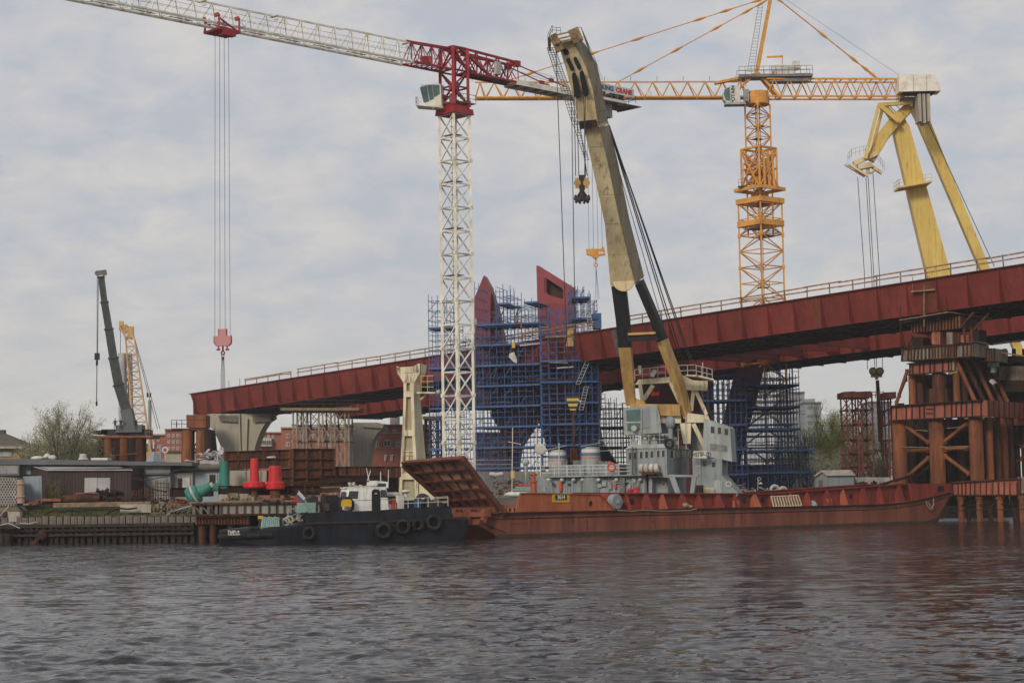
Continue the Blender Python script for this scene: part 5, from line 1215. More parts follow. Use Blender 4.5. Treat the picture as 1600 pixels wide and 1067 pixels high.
    for k in range(4): cc = c-f.d*(.62*k-.9); g.lathe([(.1, -.28), (.52, -.25), (.56, 0), (.52, .25), (.1, .28)], cc, 18, ax=f.d)
    g.build('liferaft_canister', 'sheet', root, smooth=False)
    g = MB(); g.bar(f.pp(1003, 739.5, -.7), f.pp(1033, 739.5, -.7), .9, .2); g.bar(f.pp(1010, 741, -.7), f.pp(1030, 741, .2), .1, .3); g.build('raft_cradle', 'rust', root)
    g = MB(); a_, b_ = f.pp(991, 741, -.3), f.pp(991, 697, -.3)
    for e in (-.22, .22): g.tube(a_+f.d*e, b_+f.d*e, .04, 5)
    for k in range(13): p = a_.lerp(b_, k/13); g.bar(p-f.d*.22, p+f.d*.22, .04)
    g.build('ladder', 'dark_steel', root)
    for px, py, m in ((1046, 693, 0), (1083.5, 698, 1)): g = MB(); g.torus(f.pp(px, py, -.3) if not m else fr2.pp(px, py, .0), .48, .17, -a2 if not m else V(.6, -.8, 0), 20, 8); g.build('tyre', 'tyre', root, smooth=True)
    g = MB()
    for px, h_ in ((985, 1.4), (1000, 2.6), (1014, 1.2), (1031, 3.6), (1060, 2.2), (1072, 4.0)): p = f.pp(px, 694, 2); g.tube(p-UP*.6, p+UP*h_, .045, 5); g.bar(p+UP*h_*.8-f.d*.3, p+UP*h_*.8+f.d*.3, .05)
    for px in (990, 1008, 1022, 1055): p = f.pp(px, 692, 2.5); g.cb(p, .6, .5, .5, .4); g.sphere(p+UP*.5, .22, 8, 6)
    g.build('roof_antenna', 'sheet', wh)
    # nameplate
    fn = Fr(f.pt(-.5, 3.0, 0), -a1, a2)
    g = MB(); fn.box(g, 1083.5, 704.5, 1104.5, 715.5, 0, .08); npl = g.build('name_board', 'white', root)
    textobj('ДНЕПР-125', .72, fn.pp(1094, 710.2, -.03), -a1, UP, 'black', npl, xs=.72, bold=.012)
    # aft block, machinery house
    fb = Fr(f.pt(-3, 5.0, 0), a1, a2)
    def blk(pts, b, th, m, name, par=root): g = MB(); fb.poly(g, pts, b, th); return g.build(name, m, par)
    mh = blk([(1100, 654), (1108, 656.5), (1138.5, 666.5), (1141, 669), (1144, 721), (1100, 712)], 0, 3.0, 'ship_grey_light', 'machinery_house')
    blk([(1083, 716), (1128, 716), (1128, 742), (1152, 770), (1152, 775), (1083, 775)], -.3, 4, 'ship_grey', 'aft_house')
    for x0, y0, x1, y1 in ((1121.5, 667.5, 1126.5, 677.5), (1132, 669.5, 1137.5, 679), (1110.5, 666, 1116, 676)): blk([(x0, y0), (x1, y0+.4), (x1, y1+.4), (x0, y1)], -.06, .08, 'glass_dark', 'window', mh)
    blk([(1109.5, 692.5), (1136, 696), (1136, 705.5), (1109.5, 703)], -.07, .09, 'grey_steel', 'louvre', mh)
    for x in (1109, 1141): pass
    for x0, y0, x1, y1 in ((1098.5, 720, 1103.5, 728), (1112.5, 721.5, 1117.5, 729.5)): blk([(x0, y0), (x1, y0), (x1, y1), (x0, y1)], -.36, .08, 'glass_dark', 'window')
    blk([(1114.5, 755), (1117, 750), (1126, 750), (1128.5, 753), (1128.5, 771), (1114.5, 771)], -.42, .1, 'ship_grey_light', 'door')
    g = MB(); g.torus(fb.pp(1138.5, 756.5, -.4), .3, .07, -a2, 18, 6); g.build('porthole_rim', 'white', root)
    g = MB(); railing(g, [fb.pp(1110, 656.5, .2), fb.pp(1138, 666.5, .2), fb.pp(1138, 666.5, 6)], 1.15, 1.1, .03); g.build('roof_rail', 'rust', root)
    g = MB(); railing(g, [fn.pp(1083, 741, -.5), fn.pp(1094, 741, -.5)], 2.0, .8, .03); railing(g, [f.pt(.3, .3, zt), f.pt(sl-1, .3, zt)], 1.1, 1.1, .03); railing(g, [f.pt(.3, .3, zt), f.pt(.3, dp-.3, zt)], 1.1, 1.6, .03); g.build('bridge_rail', 'ship_grey_light', root)
    g = MB(); c = f.pp(1048, 690, 1); g.tube(c, c+UP*2.0, .28, 10); g.sphere(c+UP*2.3, .62, 12, 8, (1, 1, 1.3)); g.tube(c+UP*.8+f.d*1.1, c+UP*.8, .2, 8); g.build('searchlight', 'ship_grey', root)
    g = MB()
    for k in range(11): fb.box(g, 1099.5+k*1.5, 762, 1100.3+k*1.5, 771, -1.0, .06)
    fb.box(g, 1099, 761.5, 1115.5, 762.5, -1.02, .1); g.build('slatted_rack', 'boom_yellow', root)
    g = MB(); g.bar(fb.pp(1084, 764, -1), fb.pp(1098, 764, -1), .8, 1.0); g.build('winch_drum', 'dark_steel', root)
    # ---- crane: slewing platform, A frame, boom
    Yb = 228.0
    def q(px, py, dy=0): return P(px, py, Yb+dy)
    g = MB(); c = q(1032, 690, 3.5); g.lathe([(2.4, 0), (2.4, 3.2), (2.8, 3.6)], V(c.x, c.y, q(1032, 700, 4).z), 24); g.build('pedestal', 'ship_grey', root)
    g = MB(); a_, b_ = q(1000, 668, -.5), q(1100, 668, 1); g.hexa([q(1030, 661, -1), q(1064, 661, -1), q(1064, 661, 6), q(1030, 661, 6)], [q(1030, 645, -1), q(1064, 645, -1), q(1064, 645, 6), q(1030, 645, 6)])
    g.hexa([q(1072, 660, -1), q(1111, 660, -1), q(1111, 660, 7), q(1072, 660, 7)], [q(1074, 645, -1), q(1106, 649, -1), q(1106, 649, 7), q(1074, 645, 7)])
    g.hexa([q(1098, 706, -1), q(1109, 706, -1), q(1109, 706, .5), q(1098, 706, .5)], [q(1100, 655, -1), q(1106, 655, -1), q(1106, 655, .5), q(1100, 655, .5)])
    g.bar(q(1083, 662, -.8), q(1103, 703, -.8), .55, .5); g.hexa([q(1068, 693, -1), q(1079, 693, -1), q(1079, 693, .5), q(1068, 693, .5)], [q(1062, 661, -1), q(1080, 661, -1), q(1080, 661, .5), q(1062, 661, .5)])
    g.bar(q(1100, 703, -.9), q(1110, 703, -.9), .6, .6); g.build('slewing_frame', 'cream', root)
    g = MB(); g.cb(q(1094, 690, 2), 2.2, 2, 4.5); g.build('machinery_cover', 'ship_grey', root)
    cab = MB(); cab.prism([q(974, 638, -2), q(1014, 634, -2), q(1027, 632, -2), q(1030, 645, -2), q(1034, 676, -2), q(975, 680, -2)], V(.3, 2.6, 0)); cb_ = cab.build('crane_cab', 'ship_grey_light', root)
    g = MB(); g.prism([q(x, y, -2.06) for x, y in ((978, 641), (1001, 639), (1001, 658), (980, 659))], V(0, .05, 0)); g.prism([q(x, y, -2.06) for x, y in ((980, 662), (1000, 661), (1000, 672), (980, 673))], V(0, .05, 0)); g.build('cab_window', 'glass', cb_)
    g = MB(); g.prism([q(x, y, -2.06) for x, y in ((1004, 639), (1014, 637), (1014, 668), (1004, 670))], V(0, .05, 0)); g.build('cab_window', 'tower_grey', cb_)
    g = MB(); g.bar(q(978, 660, -2.1), q(1001, 659.5, -2.1), .1, .18); g.bar(q(1001.8, 639, -2.1), q(1001.8, 675, -2.1), .2, .1); g.lathe([(.35, 0), (.35, .3)], q(990, 669, -2.4), 14, ax=V(0, -1, 0)); g.build('cab_frame', 'sheet', cb_)
    # A frame
    g = MB(); ya = 3
    g.hexa([q(992, 601, ya), q(1080, 596, ya), q(1080, 596, ya+1.2), q(992, 601, ya+1.2)], [q(997, 593, ya), q(1066, 587, ya), q(1066, 587, ya+1.2), q(997, 593, ya+1.2)])
    g.bar(q(1064, 601, ya-.5), q(1105, 603, ya-.5), .9, 1.2); g.bar(q(1062, 590, ya-.5), q(1093, 606, ya-.5), 1.2, .8)
    g.bar(q(1020, 602, ya), q(1006, 624, ya), .5); g.bar(q(1000, 601, ya), q(1005, 636, ya), .45); g.bar(q(1084, 604, ya), q(1080, 642, ya), .42); g.bar(q(1084, 604, ya), q(1104, 648, ya), .42); g.bar(q(1048, 598, ya), q(1062, 628, ya), .5)
    g.bar(q(1071, 587, -1), q(1090, 588, -1), 2.2, .15); g.bar(q(1086, 587, -1), q(1114, 594, -1), 2.2, .15); g.build('a_frame', 'cream', root)
    g = MB(); railing(g, [q(1061, 588, -1.5), q(1088, 587, -1.5)], 1.35, 1.0, .035, (1, .5)); railing(g, [q(1088, 588, -1.4), q(1113, 594, -1.4)], 1.35, .7, .035); railing(g, [q(992, 595, 2.6), q(1040, 590, 2.6)], 1.4, 1.0, .035); g.tube(q(1098, 590, -1), q(1098, 566, -1), .06, 5)
    g.tube(q(1000.5, 584, -1), q(999.5, 571, -1), .15, 8, .22); g.bar(q(1018, 588, 2), q(1024, 578, 2), .5); g.build('platform_rail', 'sheet', root)
    g = MB(); g.cb(q(1038, 576, 3), .8, .8, .9); g.tube(q(1020, 612, 2.5), q(1022, 618, 2.5), .3, 10); g.tube(q(1026, 613, 2.5), q(1028, 617, 2.5), .28, 10); g.build('sheave_block', 'crane_red', root)
    # boom as a chain of box stations (front-left px, front-right px, back-right px, y)
    def station(xl, xr_, xs, yl, yr, ys, dep, dy): a = q(xl, yl, dy); b = q(xr_, yr, dy); c = q(xs, ys, dy+dep); return [a, b, c, a+(c-b)]
    def loft(rings, m, name, par=root, cap=True):
        g = MB(); vs = [p for r in rings for p in r]; fs = [(3, 2, 1, 0), tuple(range(len(vs)-4, len(vs)))]
        for k in range(len(rings)-1):
            for i in range(4): fs.append((4*k+i, 4*k+(i+1) % 4, 4*k+4+(i+1) % 4, 4*k+4+i))
        g.add(vs, fs); return g.build(name, m, par)
    R = [station(954, 992, 1006, 447, 444, 432, 1.5, -6), station(945, 969, 984, 350, 350, 347, 1.6, -9), station(925, 950, 965, 258, 258, 254, 1.6, -12), station(913, 936, 951, 202, 200, 196, 1.6, -14)]
    low = loft(R, 'boom_yellow', 'boom')
    g = MB()
    for k in range(1, 6):
        t = k/6*3; i = min(2, int(t)); u = t-i; a = R[i][0].lerp(R[i+1][0], u); b = R[i][1].lerp(R[i+1][1], u); c_ = R[i][2].lerp(R[i+1][2], u); g.bar(a-V(0, .01, 0), b-V(0, .01, 0), .03, .03); g.bar(b+_X*.05, c_+_X*.05, .05, .04)
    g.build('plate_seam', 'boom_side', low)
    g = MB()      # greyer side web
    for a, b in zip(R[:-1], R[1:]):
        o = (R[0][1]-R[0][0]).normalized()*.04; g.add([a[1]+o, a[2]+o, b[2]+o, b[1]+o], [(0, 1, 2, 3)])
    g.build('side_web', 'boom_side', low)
    R2 = [station(908, 938, 951, 202, 199, 193, 1.6, -14), station(905, 934, 948, 194, 192, 187, 1.6, -14), station(893, 926, 940, 142, 140, 136, 1.7, -15.5), station(884, 915, 932, 108, 104, 100, 1.7, -16.5), station(875, 900, 914, 78, 74, 70, 1.6, -17.5), station(870, 893, 903, 66, 62, 58, 1.5, -18)]
    up_ = loft(R2, 'boom_yellow', 'upper_boom')
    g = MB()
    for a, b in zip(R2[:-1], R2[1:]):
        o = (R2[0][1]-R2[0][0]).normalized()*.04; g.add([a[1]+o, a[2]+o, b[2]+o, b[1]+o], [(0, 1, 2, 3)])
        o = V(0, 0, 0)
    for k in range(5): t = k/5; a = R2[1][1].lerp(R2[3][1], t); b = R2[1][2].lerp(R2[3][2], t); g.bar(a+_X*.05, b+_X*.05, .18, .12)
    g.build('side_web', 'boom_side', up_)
    def slot(x0, y0, x1, y1, w_, w2=None, m='black'):       # long rounded opening in the front plate, its shade drawn as a dark slab
        yy = lambda y: -14-(202-y)/46*1.02
        a, b = q(x0, y0, yy(y0)-.75), q(x1, y1, yy(y1)-.75); w2 = w2 or w_; d = (b-a).normalized(); s = d.cross(V(0, 1, 0)).normalized(); pts = []
        for k in range(7): t = math.pi*k/6; pts.append(a-d*math.sin(t)*w_/2+s*math.cos(t)*w_/2)
        for k in range(7): t = math.pi*k/6; pts.append(b+d*math.sin(t)*w2/2-s*math.cos(t)*w2/2)
        g = MB(); g.prism(pts, V(0, .9, .0)); g.build('boom_slot_shade', m, up_)
    slot(888, 94, 894, 107, .42); slot(899, 92, 905, 105, .42); slot(897, 117, 902.5, 147, .5, .72); slot(909, 114.5, 915.5, 144, .5, .72)
    slot(883, 79, 885, 82, .5, .6, 'rust_dark'); 
    g = MB(); g.hexa([q(906, 203, -14.7), q(934, 198, -14.7), q(934, 198, -14.4), q(906, 203, -14.4)], [q(904, 190, -14.7), q(932, 187, -14.7), q(932, 187, -14.4), q(904, 190, -14.4)]); g.build('dirty_band', 'rust_dark', up_)
    g = MB(); g.lathe([(1.3, 0), (1.3, .12), (1.1, .16)], q(974.5, 440, -6.05), 22, ax=V(0, -1, .25)); g.build('pivot_cover', 'boom_yellow', low)
    # black and ochre legs
    def leg(sts, m, name): return loft([station(*s) for s in sts], m, name)
    leg([(955, 977, 979, 448, 447, 446, 1.4, -6), (962, 983, 985, 500, 500, 499, 1.4, -4.8), (966, 985, 988, 543, 543, 542, 1.4, -3.8)], 'black', 'boom_leg_upper')
    leg([(966, 985, 988, 543.1, 543.1, 542.1, 1.4, -3.8), (973, 990, 992, 600, 600, 599, 1.4, -2), (978, 992, 994, 634, 633, 632, 1.3, -1)], 'boom_orange', 'boom_leg')
    leg([(992, 1003, 1006, 446, 442, 436, 1.4, -6), (1015, 1026, 1031, 500, 497, 494, 1.4, -4.8), (1026, 1036, 1044, 535, 532, 528, 1.4, -4)], 'black', 'boom_leg_upper')
    leg([(1026, 1036, 1044, 535.1, 532.1, 528.1, 1.4, -4), (1054, 1062, 1071, 608, 605, 600, 1.4, -2), (1066, 1072, 1081, 650, 647, 641, 1.4, -.6), (1069, 1075, 1080, 655, 653, 650, 1.3, -.4)], 'boom_orange', 'boom_leg')
    g = MB(); g.hexa([q(981, 534, -4.8), q(1030, 532, -4.8), q(1030, 532, -3.6), q(981, 534, -3.6)], [q(980, 525, -4.8), q(1026, 523, -4.8), q(1026, 523, -3.6), q(980, 525, -3.6)]); g.hexa([q(979, 526, -4.8), q(985, 526, -4.8), q(985, 526, -3.6), q(979, 526, -3.6)], [q(978, 516, -4.8), q(980, 516, -4.8), q(980, 516, -3.6), q(978, 516, -3.6)]); ct = g.build('cross_tie', 'black', root); g = MB(); g.bar(q(981, 522.5, -4.7), q(1024, 520.5, -4.7), .8, .28); g.build('tie_edge', 'boom_orange', ct)
    g = MB(); g.bar(q(985, 640, -1), q(1062, 641, -1), 1.2, 1.4); g.hexa([q(990, 637, -1), q(1008, 633, -1), q(1008, 633, .2), q(990, 637, .2)], [q(989, 620, -1), q(1008, 628, -1), q(1008, 628, .2), q(989, 620, .2)]); g.build('foot_tie', 'boom_orange', root)
    # head: sheaves, cages
    g = MB(); yh = -18.3
    for (x, y) in ((866, 58), (871, 64), (897, 56), (902, 62)): g.tube(q(x, y, yh-.5), q(x, y, yh+.9), .36, 14)
    g.bar(q(866, 56, yh), q(896, 49, yh), .16); g.bar(q(869, 62, yh), q(899, 55, yh), .16); g.bar(q(871, 69, yh), q(893, 63, yh), .28); g.bar(q(863, 55, yh), q(876, 80, yh), .5, .9); g.bar(q(895, 46, yh), q(904, 66, yh), .55, 1.2); g.bar(q(868, 70, yh), q(878, 74, yh), .5)
    g.build('boom_head', 'head_tan', root)
    g = MB(); railing(g, [q(856, 67, yh), q(863, 52, yh)], .9, .4, .03); railing(g, [q(863, 52, yh), q(876, 53, yh)], .7, .5, .03)
    for k in range(5): g.tube(q(908+k*0+2*k, 44+k*4.4, yh+1), q(926+2.5*k, 100+k*5, -15), .025, 4)
    for k in range(5): a = q(897, 50-k*0.9, yh); g.tube(q(895, 46, yh), q(908, 43, yh+1), .03, 4)
    g.tube(q(908, 43, yh+1), q(934, 103, -15), .035, 4); g.tube(q(934, 103, -15), q(941, 125, -14.6), .03, 4); g.tube(q(903, 62, yh), q(912, 58, yh+1), .03, 4)
    # caged ladder down the left edge
    for (L0, L1, e0, e1) in ((q(867, 75, yh+.5), q(880, 112, -16.3), -.9, -1.0), (q(880, 112, -16.3), q(891, 142, -15.3), -1.0, -1.0), (q(891, 142, -15.3), q(904, 195, -14), -1.0, -.7)):
        for e in (0, .33, .66, 1): g.tube(L0+_X*e0*e, L1+_X*e1*e, .05, 4)
        for k in range(11): p = L0.lerp(L1, k/10); g.bar(p+_X*(e0+(e1-e0)*k/10), p, .06)
    L0, L1 = q(905, 195, -14), q(921, 250, -12)
    for e in (-.7, -.3): g.tube(L0+_X*e, L1+_X*(e+.2), .045, 4)
    for k in range(14): p = L0.lerp(L1, k/13); g.bar(p-_X*.7, p, .05)
    g.build('caged_ladder', 'grey_steel', root)
    g = MB(); g.bar(q(856, 66, yh), q(861, 66, yh), .4, .9); g.bar(q(857, 77, yh), q(861, 76, yh), .4, .5); g.build('cage_light', 'dark_steel', root)
    # luffing ropes to the A frame
    for i, (x0, y0, x1, y1) in enumerate(((950, 194, 1070, 587), (952, 196, 1075, 588), (955, 205, 1086, 589), (957, 212, 1090, 590), (947, 196, 1060, 590), (948, 228, 1050, 600))):
        g = MB(); g.tube(q(x0, y0, -12), q(x1, y1, 3), .075 if i < 4 else .045, 5); g.build('luffing_rope', 'cable', root)
    # main hook
    def hook_rope(lines, dy):
        for x0, y0, x1, y1 in lines: g = MB(); g.tube(q(x0, y0, dy), q(x1, y1, dy), .05, 5); g.build('hoist_rope', 'cable', root)
    hook_rope(((897, 147, 899.5, 275), (901, 150, 904.5, 275), (912, 150, 915, 275), (905, 190, 917.5, 275), (914.5, 150, 913.5, 275)), -16)
    g = MB(); h = q(909, 285, -16); g.prism([q(x, y, -16.3) for x, y in ((904.5, 273.5), (915, 273.5), (914, 296), (911, 302), (907.5, 302), (905.5, 296))], V(0, .6, 0)); hk = g.build('hook_block', 'dark_steel', root)
    g = MB()
    for x in (902, 916.5): g.tube(q(x, 286, -16.4), q(x, 286, -15.6), .4, 12); g.hexa([q(x-3, 295, -16.3), q(x+3, 295, -16.3), q(x+3, 295, -15.7), q(x-3, 295, -15.7)], [q(x-3.6, 278, -16.3), q(x+3.6, 278, -16.3), q(x+3.6, 278, -15.7), q(x-3.6, 278, -15.7)])
    g.build('sheave_cheek', 'boom_orange', hk)
    g = MB()
    for sg in (-1, 1):
        arc = [(0, 302), (1.2, 308), (3.2, 313.5), (6.2, 315), (9.2, 312.5), (10.6, 308), (9.6, 304.5)]; rad = [.28, .34, .38, .36, .28, .18, .07]
        P_ = [q(909.5+sg*x, y, -16) for x, y in arc]
        for i in range(6): g.tube(P_[i], P_[i+1], rad[i], 8, rad[i+1])
    g.tube(q(909.5, 300, -16), q(909.5, 313, -16), .28, 8); g.tube(q(907, 300, -16), q(902, 308, -16), .13, 6); g.tube(q(912, 300, -16), q(917, 308, -16), .13, 6)
    g.build('ramshorn_hook', 'dark_steel', hk)
    # auxiliary ropes from the boom head, passing the pylon, to the small striped hook
    hook_rope(((868.5, 75, 883, 470), (883, 470, 890, 621), (893, 160, 897.5, 440), (897.5, 440, 899.5, 621)), -17.8)
    g = MB()
    pts = [(884.5, 619), (905, 618), (904, 628), (899, 641), (891, 641), (886.5, 628)]
    g.prism([q(x, y, -17.9) for x, y in pts], V(0, .7, 0)); st = stripe_mat('hook_bands', (.55, .40, .06), (.03, .03, .03), 90, .30); g.build('small_hook_block', st, root)
    g = MB(); g.torus(q(895.5, 646, -17.6), .26, .1, V(0, 1, 0), 14, 6); g.tube(q(896, 650, -17.6), q(897.5, 702, -17.6), .11, 6)
    for e in (-3.5, 0, 3.5): g.tube(q(897.5+e, 702, -17.6), q(897.5+e, 718, -17.6), .12, 6)
    g.build('small_hook', 'rust', root)
    # ---- cream boom rest at the left end
    ft = Fr(f.pt(sx(640, 1.5), 1.5, 0), a1, a2)
    def T(pts, th=1.7, b=0.0, m='cream', name='rest_plate', par=root): g = MB(); ft.poly(g, pts, b, th); return g.build(name, m, par)
    g = MB()
    outer_l = [(620, 573.5), (620.5, 583), (630, 598), (630.5, 616), (628, 670), (622, 792)]; outer_r = [(656, 568), (656, 581), (647, 597), (646, 616), (648, 680), (655, 792)]
    inner_l = [(636, 660), (635, 680), (632, 735)]; 
    # front face as two legs and cross webs
    def quadp(a, b, c, d): g.prism([ft.pp(*p) for p in (a, b, c, d)], a2*.5)
    quadp((620, 574), (651, 572), (656, 582), (621, 583)); quadp((650, 570), (656, 568), (656, 582), (650, 582)); quadp((619.5, 572), (625, 575), (625, 583), (620.5, 583)); quadp((644, 574), (652, 569), (656, 582), (645, 583))
    quadp((621, 583), (655.5, 583), (647, 598), (630.5, 598))
    quadp((630.5, 598), (635.5, 588+0), (635, 612), (630.5, 612)); quadp((640, 588), (647, 598), (646, 612), (640.5, 612)); quadp((630.5, 611), (646, 611), (646.5, 620), (630.5, 620))
    quadp((630.5, 620), (634.5, 620), (632.5, 672), (628.5, 672)); quadp((642.5, 620), (646.5, 620), (648, 672), (644.5, 672)); quadp((628.5, 672), (648, 672), (648.5, 681), (628, 681))
    quadp((628, 681), (632, 681), (629, 740), (624.5, 740)); quadp((645.5, 681), (648.5, 681), (652, 740), (648, 740)); quadp((624.5, 739), (652, 739), (652, 749), (624.2, 749))
    quadp((624.2, 749), (628.5, 749), (626.5, 812), (621, 812)); quadp((648, 749), (652.5, 749), (655, 812), (650.5, 812))
    g.build('rest_front', 'cream', root)
    g = MB(); g.add([ft.pp(*p)+a2*.5 for p in ((631, 588), (645, 588), (651, 812), (624, 812))], [(0, 1, 2, 3)]); g.build('rest_web', 'cream_shade', root)  # recessed web, its shade painted with the darker cream
    g = MB()     # right-hand side plate
    sp = [(650, 569), (667, 569.5), (666, 583), (656, 597), (657, 606), (661, 650), (667, 700), (671, 790), (673, 812), (655, 812), (652, 740), (648, 672), (646, 612), (647, 598), (656, 582)]
    near = [(656, 568), (656, 582), (647, 598), (646.3, 616), (648.5, 681), (655, 812)]; farp = [(667, 569.5), (665.5, 583), (656, 600), (656.5, 616), (662, 681), (674, 812)]
    nb = [ft.pp(*p)+a2*.02 for p in near]; fbp = []
    dep = 2.6+8
    for (xn, yn), (xf, yf), pn in zip(near, farp, nb):
        # walk back along a2 until the point is seen at xf
        lo, hi = 0.0, 12.0
        for _ in range(30):
            mid = (lo+hi)/2
            if PX(pn+a2*mid)[0] < xf: lo = mid
            else: hi = mid
        fbp.append(pn+a2*min(lo, 5.5)+V(0, 0, 0))
    n = len(nb); off = -a1*.0
    vs = nb+fbp+[p+a1*.4 for p in nb]+[p+a1*.4 for p in fbp]
    fs = []
    for i in range(n-1): fs += [(i, n+i, n+i+1, i+1), (2*n+i, 2*n+i+1, 3*n+i+1, 3*n+i), (n+i, 3*n+i, 3*n+i+1, n+i+1), (i, i+1, 2*n+i+1, 2*n+i)]
    fs += [(0, 2*n, 3*n, n)]; g.add(vs, fs); g.build('rest_side', 'cream', root)
    g = MB(); c0_ = ft.pp(658, 613, 2); g.bar(ft.pp(655, 614, 1), ft.pp(684, 614, 1), 1.9, .2); g.bar(ft.pp(657, 624, 1), ft.pp(668, 615, 1), .2); g.build('rest_platform', 'cream', root)
    g = MB(); railing(g, [ft.pp(658, 613, .2), ft.pp(678, 613, .2), ft.pp(678, 613, 1.8)], 2.1, .7, .035, (1, .66, .33)); g.build('rest_rail', 'yellow', root); g = MB(); g.sphere(ft.pp(685, 612.5, .3), .3, 10, 7); g.build('rest_lamp', 'sheet', root)
    g = MB(); railing(g, [ft.pp(629, 716, .3), ft.pp(649, 716, .3)], .9, 1, .04); g.cb(ft.pp(640, 712, .8), .9, .5, 1.3); g.build('rest_ladder', 'cream', root)
    g = MB(); f.poly(g, [(655, 752), (680, 776), (674, 782), (655, 792)], 1.6, 1.6); g.build('rest_bracket', 'cream', root)
    return f
FCF = floating_crane()
# ------------------------------------------------------------------ pylon pieces and the scaffolds round them
def pylon():
    def q(px, py, Y): return P(px, py, Y)
    # left tip: a pointed slab leaning inwards
    b = q(765, 600, 333); rt = thing('pylon_segment', 'pointed dark red steel pylon piece rising left of the slanted one', 'pylon', V(b.x, b.y, GZ))
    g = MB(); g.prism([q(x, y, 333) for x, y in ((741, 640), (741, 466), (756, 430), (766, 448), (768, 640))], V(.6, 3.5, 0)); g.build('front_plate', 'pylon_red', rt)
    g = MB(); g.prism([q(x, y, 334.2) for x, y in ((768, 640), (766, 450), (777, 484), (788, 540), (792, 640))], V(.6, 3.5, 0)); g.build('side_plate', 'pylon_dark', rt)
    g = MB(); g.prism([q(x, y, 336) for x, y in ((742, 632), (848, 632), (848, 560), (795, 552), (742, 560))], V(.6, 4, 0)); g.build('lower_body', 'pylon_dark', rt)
    b = q(870, 600, 330); r2 = thing('pylon_segment', 'tall slanted red steel pylon piece with a rounded rectangular opening', 'pylon', V(b.x, b.y, GZ))
    # slanted piece with an opening: frame of strips round the hole
    Yp = 330
    A_, B_, C_, D_ = (838, 415), (895, 450.5), (895, 640), (843.5, 640)
    hole = [(853, 435), (880, 452), (881, 467), (853, 459)]
    o = [q(x, y, Yp) for x, y in (A_, B_, (896, 475), (839.5, 475))]; h = [q(x, y, Yp) for x, y in ((850, 435.5), (853, 434.5), (877.5, 450), (880, 454), (880, 466), (877, 467.5), (853, 460), (850, 456))]
    g = MB()
    def plate(i): g.prism(i, V(.5, .35, 0))
    plate([o[0], o[1], h[2], h[1]]); plate([o[1], o[2], h[5], h[4], h[3], h[2]]); plate([o[2], o[3], h[6], h[5]]); plate([o[3], o[0], h[1], h[0], h[7], h[6]])
    u = g.build('opening_plate', 'pylon_light', r2)
    g = MB(); g.prism([q(x, y, Yp+1.8) for x, y in ((840, 420), (893, 452), (893, 478), (841, 478))], V(.3, .3, 0)); g.prism([q(x, y, Yp+.36) for x, y in ((894, 452), (895.5, 452), (896, 478), (894, 478))], V(.3, 1.6, 0)); g.build('inner_plate', 'girder_shade', r2)  # dark red paints the shade inside the opening
    for i in (0,):
        g = MB(); n = len(h)
        for k in range(n): a, b_ = h[k], h[(k+1) % n]; g.add([a, b_, b_+V(.4, 1.7, 0), a+V(.4, 1.7, 0)], [(0, 1, 2, 3)])
        g.build('opening_lip', 'pylon_red', u)
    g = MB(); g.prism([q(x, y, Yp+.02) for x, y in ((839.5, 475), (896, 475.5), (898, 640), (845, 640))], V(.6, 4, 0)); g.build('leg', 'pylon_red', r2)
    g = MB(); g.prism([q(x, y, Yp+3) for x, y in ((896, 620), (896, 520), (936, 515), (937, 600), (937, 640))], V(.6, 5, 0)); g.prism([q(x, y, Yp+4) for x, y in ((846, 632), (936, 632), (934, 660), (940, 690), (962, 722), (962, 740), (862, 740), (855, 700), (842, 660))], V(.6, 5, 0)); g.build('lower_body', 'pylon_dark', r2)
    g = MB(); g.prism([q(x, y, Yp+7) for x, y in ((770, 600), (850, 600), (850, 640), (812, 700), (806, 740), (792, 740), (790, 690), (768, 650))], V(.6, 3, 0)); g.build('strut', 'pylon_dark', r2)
    g = MB(); g.prism([q(x, y, 322) for x, y in ((1000, 590), (1112, 574), (1112, 790), (1030, 790), (1020, 700), (1000, 650))], V(.6, 4, 0)); rr = thing('pylon_segment', 'dark red pylon mass seen behind the A frame of the floating crane', 'pylon', q(1060, 790, 324)); g.build('leg', 'pylon_dark', rr)
    g = MB(); g.prism([q(x, y, 316) for x, y in ((1112, 728), (1232, 724), (1236, 790), (1112, 790))], V(.6, 8, 0)); g.build('footing', 'concrete_dark', rr)
    # the right-hand leg below the deck
    b = q(1140, 740, 314); r3 = thing('pylon_segment', 'dark inclined pylon leg standing under the bridge deck beside the right scaffold', 'pylon', V(b.x, b.y, GZ))
    g = MB(); g.prism([q(x, y, 314) for x, y in ((1150, 575), (1194, 573), (1180, 630), (1163, 690), (1146, 765), (1108, 765), (1120, 690), (1136, 630))], V(.8, 6, 0)); g.build('leg', 'pylon_dark', r3)
mat('pylon_light', (.30, .065, .075), (.25, .055, .065), (.2, .05, .06), .4, .5, .5)
pylon()

